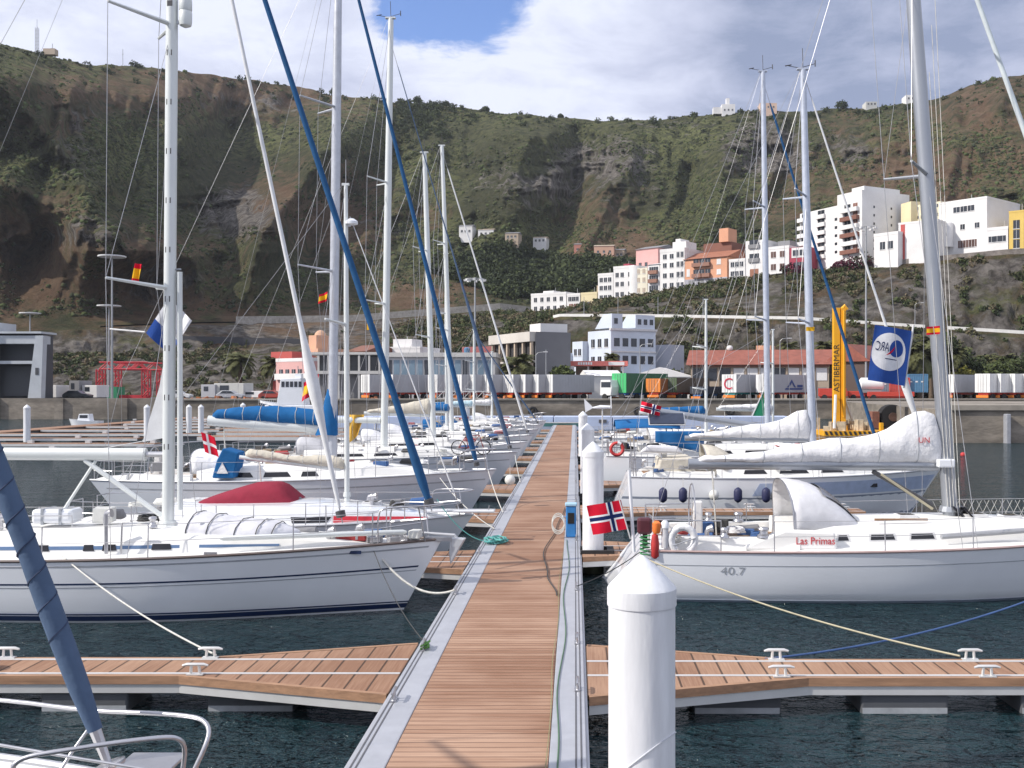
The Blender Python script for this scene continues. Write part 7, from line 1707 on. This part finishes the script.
    for i in range(n):
        for d in (0,1):
            xa=x0+(x1-x0)*i/n; xb_=xa+(x1-x0)/n*1.6; 
            if xb_>x1: continue
            za,zb_=(b.dz(xa)+.02,b.dz(xb_)+.58) if d else (b.dz(xa)+.58,b.dz(xb_)+.02)
            m.tube([(xa,b.by(xa)*.96,za),(xb_,b.by(xb_)*.95,zb_)],.005,3)
    m.build('bow_netting',RP_W,b.r)
    return b,loc
R1,loc1=boat_R1()
def stern_gear():
    Yg=20.95
    # flag staff and Norwegian flag
    a=WP(634,552,Yg); c=WP(629,470,Yg); s=tag(MB().tube([a,c],.035,10).build('flag_staff',GEL,None,smooth=True),'thick white pole at the stern of the lettered racing yacht','pole')
    O=WP(627.5,529,Yg-.08); t,_=flag('large red Norwegian flag with blue and white cross flying over the walkway',O,WP(593,535,Yg-.05)-O,WP(621,500,Yg-.08)-O,NOR,.03,group='ensigns of the moored yachts')
    MB().tube([O+Vector((.06,0,-.2)),WP(618,495,Yg-.08)],.014,6).build('flag_stick',frame_m,None); k=bpy.data.objects['flag_stick']; k.parent=t; k.location=-t.location
    z=lambda py,Y=Yg: WZ(py,Y)
    def at(px,py,Y=Yg): return tuple(WP(px,py,Y))
    h=thing('horseshoe_buoy','white horseshoe lifebuoy on the near stern rail of the lettered yacht','lifebuoy',at(683,540))
    m=MB(); m.tube([(.24*math.cos(a)+.0,0,.26*math.sin(a)) for a in [R(-60)+i*R(24) for i in range(13)]],.075,10); m.build('float_collar',C_WHITE,h,smooth=True); MB().tube([(-.2,-.08,-.1),(.24,-.08,.05)],.012,5).build('strap',GRS,h)
    h=thing('rescue_light','grey and white upright rescue light canister beside the horseshoe buoy','canister',at(665,548)); MB().lathe([(.07,0),(.07,.45),(.05,.48)],(0,0,0),12).build('canister',C_GREY,h,smooth=True); MB().lathe([(.085,.40),(.085,.5),(.04,.55)],(0,0,0),12).build('cap',GEL,h,smooth=True)
    h=thing('rescue_buoy','orange and red danbuoy bundle on the stern rail','buoy',at(655,556)); MB().lathe([(.03,-.05),(.08,.0),(.085,.25),(.06,.42),(.03,.44)],(0,0,0),12).build('lower_float',M('buoy_red',(.50,.04,.04),.6),h,smooth=True); MB().lathe([(.06,.45),(.085,.50),(.085,.66),(.04,.70)],(.03,0,0),12).build('upper_float',M('buoy_orange',(.80,.20,.04),.5),h,smooth=True); MB().tube([(-.05,0,0),(-.03,0,1.0)],.012,5).build('staff',frame_m,h)
    h=thing('outboard_motor','dark outboard motor with a red cowl clamped on the far stern rail','outboard motor',at(645,534,21.6)); MB().box(-.16,.14,-.12,.12,.0,.34).build('cowl',M('cowl_claret',(.09,.02,.03),.4),h,bevel=.06); MB().box(-.05,.05,-.05,.05,-.5,-.003).build('leg',RUB,h)
    pts=[(at(645,545)[0]+.10*math.cos(i*.8),Yg+.05*math.sin(i*.8),at(645,548)[2]-.010*i+.25) for i in range(40)]
    tag(MB().tube(pts,.014,5).build('rope_hank',M('rope_greenhank',(.06,.28,.10),.85),None,smooth=True),'hank of green rope hung on the stern rail','rope')
    pts=[(at(676,552)[0]+.14*math.cos(i*.7),Yg+.3+.1*math.sin(i*.7),1.12+.004*i) for i in range(50)]
    tag(MB().tube(pts,.012,5).build('rope_pile',RP_W,None,smooth=True),'loose pale rope heap on the stern deck of the lettered yacht','rope')
stern_gear()
def boat_R2():
    b=Boat('white yacht with a blue sheer band moored behind the right hand finger with blue fenders',11.4,3.6,1.25+11.4,36.3,0,1.50,1.32,bow_over=1.0,stern_over=-.6,ws=.75,boot=None,cove=None)
    L=b.L; loc=lambda px,Y=35.2: WX(px,Y)-1.25
    b.band('lower_band',.002,.995,.0,.52,M('hull_greyband',(.24,.27,.33),.3,var=.06),absz=False); b.band('upper_band',.40,.99,.56,.88,M('hull_paleblue',(.40,.47,.62),.3),absz=False)
    b.cabin(3.5,L-1.6,.45,.64,.45); b.cwin(4.4,5.2); b.cwin(5.6,6.6); b.cwin(7.0,7.8); b.cockpit(1.0,3.4); b.wheel(1.7,.5)
    MB().box(loc(866),loc(877),-b.hp(.77,.7)[1]-.012,-b.hp(.77,.7)[1]+.05,.98,1.10).build('portlight',BLK,b.hullo,bevel=.01)
    b.sprayhood(3.2,4.5,.85,1.05,C_CREAM,base=.2)
    m=MB(); x=loc(655,36.3); m.prism([(x,1.4),(x+1.3,1.4),(x+1.2,1.95),(x+.1,1.9)],2.2,'y',-1.1); m.build('cockpit_cloth',C_CREAM,b.r,bevel=.05)
    b.mast(loc(813,36.3),WZ(70,36.3),WX(803,36.3)-WX(813,36.3),.14,M('mast_bluegrey',(.48,.52,.60),.35,.3),(.36,.68),.6,1.0,wires=.009); b.backstay(True); b.rails([2,3.6,5.2,6.8,8.4,9.8],.62,wire=.008)
    b.stay(L-.3,.97,.055,C_SAIL,bulge=(3.2,1.8,1.2))
    b.boom(2.50,4.25,.09,MASTG,2.56,C_WHITE,prof=lambda u:.86*math.exp(-((u-.03)/.22)**2)+.36*math.exp(-((u-.45)/.3)**2)+.12,w=.20,seed=21)
    # white canvas triangle on the rail, rear gantry
    m=MB(); m.tube([(.8,-1.2,1.3),(.7,-1.2,2.7),(.7,1.2,2.7),(.8,1.2,1.3)],.02,6); m.build('stern_arch',STEEL,b.r)
    m=MB(); x=loc(640,35.6); m.prism([(x,2.1),(x+1.5,2.05),(x+1.3,2.3),(x+.3,2.35)],.4,'y',-.6); m.build('inflatable_tender',cloth('tender',(.62,.62,.64),.01),b.r,bevel=.08)
    clutter(b,.9,10.0,30,77,.2,1.2)
    return b
R2=boat_R2()
for q,(px,ball,mt,l) in enumerate(((663,0,NAVYF,'dark blue fender nearest the walkway on the right hand finger'),(683,0,NAVYF,'dark blue fender second from the walkway on the hull behind the right finger'),(714,1,FWH,'white round fender between blue fenders behind the right finger'),(738,0,NAVYF,'dark blue fender right of the white round fender'),(766,0,NAVYF,'dark blue fender left of the lettered yacht hood'),(776,1,FWH,'white fender with a black end beside the lettered yacht hood'))):
    Yf=34.35; fender(l,(WX(px,Yf),Yf,WZ(495,Yf)),.14 if not ball else .17,.50,mt,bool(ball),.35)
def boat_R3():
    b=Boat('white yacht on the right with a solar panel and blue awning at its stern',13.0,3.7,.85+13.0,46.6,0,1.55,1.35,bow_over=.9,stern_over=-.5,ws=.72,boot=NAVY)
    L=b.L; loc=lambda px,Y=46.6: WX(px,Y)-.85
    b.cabin(3.8,L-2,.45,.62,.4); b.cwin(5,6); b.cwin(6.5,7.6); b.cockpit(1.0,3.7)
    b.mast(loc(768,46.6),WZ(72,46.6),WX(763,46.6)-WX(768,46.6),.135,M('mast_bluegrey'),(.34,.64),.7,1.1,wires=.010); b.backstay(False,.008); b.rails([2,3.8,5.6,7.4,9.2,11],.62,wire=.009)
    b.stay(L-.4,.955,.085,C_STAY,zb=1.7); b.boom(2.55,4.9,.15,MASTG,3.3)
    m=MB()
    rings=[]
    for i in range(9):
        u=i/8; x=.9+2.8*u; rings.append([(x,-1.4+2.8*k/8,2.55+.35*math.sin(math.pi*k/8)+.05*math.sin(math.pi*u)) for k in range(9)])
    o=MB().loft(rings,closed=False,cap=False).build('awning',C_BLUE,b.r,smooth=True); o.modifiers.new('t','SOLIDIFY').thickness=.02
    m=MB()
    for x in (.95,3.6):
        for sd in (-1,1): m.tube([(x,sd*1.38,1.4),(x,sd*1.38,2.56)],.018,6)
    m.build('awning_pole',STEEL,b.r)
    m=plane_cloth(8,5,lambda u,v:(2.6+2.1*u,-1.45+.04*math.sin(u*12),2.45-.95*v*(.5+.5*u)),C_BLUE,'side_cloth',b.r)
    clutter(b,.8,11,34,78,.25,1.3)
    t=thing('solar_panel','tilted dark solar panel on a frame above the blue awning','solar panel',tuple(b.W(loc(666,46),-.9,WZ(419,45.7))),0); q=MB().box(-.75,.75,-.35,.35,0,.04); q.xf(Matrix.Rotation(R(38),4,'X')); q.build('panel',M('solar_cells',(.03,.04,.07),.2),t); q=MB(); q.box(-.8,.8,-.40,.40,-.03,-.002); q.xf(Matrix.Rotation(R(38),4,'X')); q.build('panel_frame',ALW,t); MB().tube([(0,0,-.6),(0,0,-.02)],.02,6).build('post',STEEL,t)
    t=thing('wind_generator','small white wind generator on a pole above the stern on the right','wind generator',tuple(b.W(.35,-.6,1.4)),0); zt=WZ(409,46)-1.4
    MB().tube([(0,0,0),(0,0,zt)],.03,8).build('pole',frame_m,t); MB().tube([(-.45,0,zt+.05),(-.1,0,zt+.08),(.35,0,zt+.08)],[.03,.09,.07],8).build('generator_body',GEL,t,smooth=True); MB().prism([(-.75,zt-.15),(-.45,zt+.02),(-.45,zt+.12),(-.8,zt+.45)],.03,'y',-.015).build('tail_fin',GEL,t)
    for a in (90,210,330): MB().obox((.38,0,zt+.08),.03,.09,.55,0).xf(Matrix.Translation((.38,0,zt+.08))@Matrix.Rotation(R(a),4,'X')@Matrix.Translation((-.38,0,-zt-.08))).build('blade',GEL,t)
    O=b.W(loc(643,46),-.8,WZ(408,45.8)); flag('faded Norwegian flag in front of the quay wall, left of the solar panel',O+Vector((.7,0,-.35)),(-.85,-.05,.22),(.1,0,.42),NOR,.12,group='ensigns of the moored yachts',freq=4)
    t=thing('signal_sail','small green sail cloth with white edge hanging beside the first right hand mast','sail',tuple(b.W(loc(768,46.6)-.18,0,0)),0); z0,z1=WZ(416,46.6),WZ(391,46.6); MB().prism([(0,z0),(0,z1),(-.55,z0)],.02,'y',0).build('green_cloth',M('cloth_green',(.01,.20,.10),.85),t); MB().prism([(-.57,z0),(-.02,z1+.04),(-.02,z1-.02),(-.5,z0)],.022,'y',-.024).build('white_edge',FW,t)
    # lifebuoys red and the lying bicycle wheel near the walkway
    t=thing('lifebuoy','red and white lifebuoy on the stern rail of the yacht behind the third pile','lifebuoy',(WX(617,44.8),44.8,WZ(449,44.8))); MB().tube([(.26*math.cos(a),0,.26*math.sin(a)) for a in [i/16*6.283 for i in range(17)]],.07,8).build('ring',M('buoy_red'),t,smooth=True); MB().tube([(.26*math.cos(a),-.01,.26*math.sin(a)) for a in [.9,1.1,1.3,1.5]],.074,8).build('white_band',FW,t)
    return b
R3=boat_R3()
def right_fill():
    b=filler('white yacht with cream hood farther along the right side, fourth from the camera',56.0,706,300,706,11.2,GEL,C_BLUE,MASTW,.08,side=1,wires=.008); 
    filler('white yacht near the end of the right side of the walkway, fifth from the camera',66,773,330,773,11,GEL,C_WHITE,MASTW,.08,side=1)
right_fill()
# flags in the rigging
arc_flag('blue and white flag with red swoosh and mirrored letters, right of the yellow crane',WP(904.5,386,33.6),WP(868,380,33.4)-WP(904.5,386,33.6),WP(912,331,33.6)-WP(904.5,386,33.6),.04,False)
t=[o for o in bpy.data.objects if o.name=='flag'][0] if False else None
MB
tag(MB().tube([WP(904,388,33.65),WP(913.5,325,33.65)],.035,8).build('flag_pole',frame_m,None),'short white stick along the inner edge of the rally flag on the right','pole')
arc_flag('partly furled blue and white rally flag hanging behind the nearest mast',WP(146,333,21.9),WP(170,356,22.0)-WP(146,333,21.9),WP(169,298,22.0)-WP(146,333,21.9),.10,False,True)
tag(MB().tube([WP(110,329,22.2),WP(145,332,21.9)],.02,6).build('flag_stick',frame_m,None),'thin white stick holding the rally flag out to the left of the nearest mast','pole')
flag('small red and yellow flag on the spreader line left of the nearest mast',WP(131,283,20.3),(.15,0,-.02),(.08,0,.38),SPA,.04,group='courtesy flags in the rigging')
flag('small Spanish flag tied round the leaning grey mast on the right',WP(926.5,335,22.0),(.27,0,.02),(0,0,.17),SPA,.03,group='courtesy flags in the rigging')
flag('red and yellow flag on the rigging left of the thick grey mast',WP(318,304,33.8),(.28,0,.10),(.05,0,.30),SPA,.05,group='courtesy flags in the rigging')
flag('orange flag right of the tall white mast, blown out flat',WP(367,330,45),(.32,0,.05),(0,0,.30),{'u':[0,1],'v':[0,1],'f':lambda u,v:('cloth',FY)},.04,group='courtesy flags in the rigging')
flag('tiny yellow flag beside the second right hand mast',WP(806,331,36),(.28,0,.0),(0,0,.14),{'u':[0,1],'v':[0,1],'f':lambda u,v:('cloth',FY)},.03,group='courtesy flags in the rigging')
flag('red and yellow ensign behind the blue mast cover',WP(317,393,60),(-.9,0,-.5),(.1,0,1.1),SPA,.15,group='courtesy flags in the rigging')
# ---- mooring lines
rope('white line from the big left yacht to the cleat on the near left finger',WP(62,556,19.25),WP(216,655,14.72),.12,RP_W,.014)
rope('dark thin line from the big left yacht bow to the green knot',WP(372,546,20.0),(XL+.1,15.2,DZ+.1),.18,RP_K,.008)
rope('thick pale line curving from the bow of the big left yacht to the walkway',WP(372,545,20.0),(XL+.12,19.2,DZ+.1),.38,RP_W,.022)
rope('pale gold line from the lettered yacht to the near right finger',WP(640,556,20.6),WP(960,656,14.72),.16,RP_GO,.014)
rope('blue line from beyond the right edge down to the near right finger',WP(1075,582,18.5),WP(765,659,14.72),.20,RP_B,.016)
rope('teal line from the blue furled sail down to the turquoise rope heap',WP(437,499,25.8),(XL+.3,25.6,DZ+.05),.3,RP_T,.012)
rope('white line from the second left bow to the walkway edge',WP(440,478,33.2),(XL+.15,27.8,DZ+.06),.15,RP_W,.012)
rope('white line from the third left bow to the walkway edge',WP(488,470,34.2),(XL+.12,31.5,DZ+.06),.08,RP_W,.014)
rope('pale line from the fourth left bow to the walkway edge',WP(515,455,45),(XL+.12,41.5,DZ+.06),.06,RP_W,.014)
rope('dark line from the lettered yacht stern to the right walkway edge',WP(640,552,21.6),(XR-.09,19.7,DZ+.06),.06,RP_K,.010)
# small open motorboat and the pilot launch by the quay
def small_boats():
    Y=120; t=thing('motorboat','small white motorboat with a cabin lying below the raised quay at the left','motorboat',(WX(69,Y),Y,0)); w=WX(101,Y)-WX(69,Y); rings=[]
    for i in range(11):
        u=i/10; b_=.75*(1-max(0,(.35-u)/.35)**2.2)+.01; x=w*u; z1=.62+.25*(1-u)**2; rings.append([(x+.3*(1-u),-b_*.8,.02),(x,-b_,z1),(x,b_,z1),(x+.3*(1-u),b_*.8,.02)])
    MB().loft(rings).build('hull',GEL,t,smooth=True,auto=30); MB().prism([(w*.32,.6),(w*.38,1.42),(w*.68,1.42),(w*.72,.6)],1.1,'y',-.55).build('cabin',GEL,t,bevel=.04); MB().box(w*.40,w*.65,-.56,-.552,.95,1.3).build('cabin_window',glass_m,t); MB().prism([(w*.30,.85),(w*.34,.85),(w*.39,1.35),(w*.365,1.35)],.9,'y',-.45).build('windscreen',glass_m,t)
    Y=136; t=thing('pilot_launch','white pilot launch with a wheelhouse and dark hull lying by the quay at left centre','launch',(WX(260,Y),Y,0)); w=WX(322,Y)-WX(260,Y); X=lambda px: WX(px,Y)-WX(260,Y); z=lambda py: zof(py,Y); rings=[]
    for i in range(13):
        u=i/12; b_=1.8*(1-max(0,(.4-u)/.4)**2.0)+.02; x=w*u; z1=1.5+1.0*(1-u)**1.6; rings.append([(x+.9*(1-u),-b_*.75,-.2),(x,-b_,z1),(x,b_,z1),(x+.9*(1-u),b_*.75,-.2)])
    MB().loft(rings).build('hull',M('launch_navy',(.03,.05,.10),.4),t,smooth=True,auto=30)
    rings=[[(p[0]-.02,p[1]*1.02,p[2]) for p in (r[1],r[2])] for r in rings]; m=MB()
    for a_,b_ in zip(rings[:-1],rings[1:]): 
        for k in (0,1): s_=-1 if k==0 else 1; m.add([a_[k],b_[k],(b_[k][0],b_[k][1],b_[k][2]+.3),(a_[k][0],a_[k][1],a_[k][2]+.3)],[(0,1,2,3)])
    m.build('bulwark',GEL,t); MB().box(w*.12,w*.95,-1.3,1.3,1.55,2.2).build('deckhouse',GEL,t,bevel=.1)
    MB().prism([(X(279),2.2),(X(283),z(379)),(X(303),z(378)),(X(308),2.2)],2.4,'y',-1.2).build('wheelhouse',GEL,t,bevel=.08)
    m=MB()
    for i in range(5): m.box(X(284)+i*.55,X(284)+i*.55+.4,-1.23,-1.202,z(387),z(381.5))
    m.build('wheelhouse_window',glass_m,t); m=MB(); m.box(X(296),X(302),-.5,.5,z(378)+.0,z(374)); m.build('mast_housing',GEL,t); MB().tube([(X(298),0,z(375)),(X(298),0,z(366))],.05,5).build('aerial',galv,t)
    m=MB(); 
    for i in range(9): x=w*.02+i*w*.035; m.tube([(x,-1.2+.15*i*0,2.2),(x,-1.2,2.9)],.02,4)
    m.tube([(w*.02,-1.2,2.9),(w*.3,-1.2,2.9)],.02,4); m.build('bow_rail',frame_m,t)
small_boats()
t=thing('marker_buoy','small red buoy floating alone on the open water at the right','buoy',(WX(963,67),67,0)); MB().ball((0,0,.06),.17,12,9).build('float_body',M('buoy_red'),t,smooth=True); MB().tube([(0,0,.3),(0,0,.5)],.03,6).build('top_ring',RUB,t)
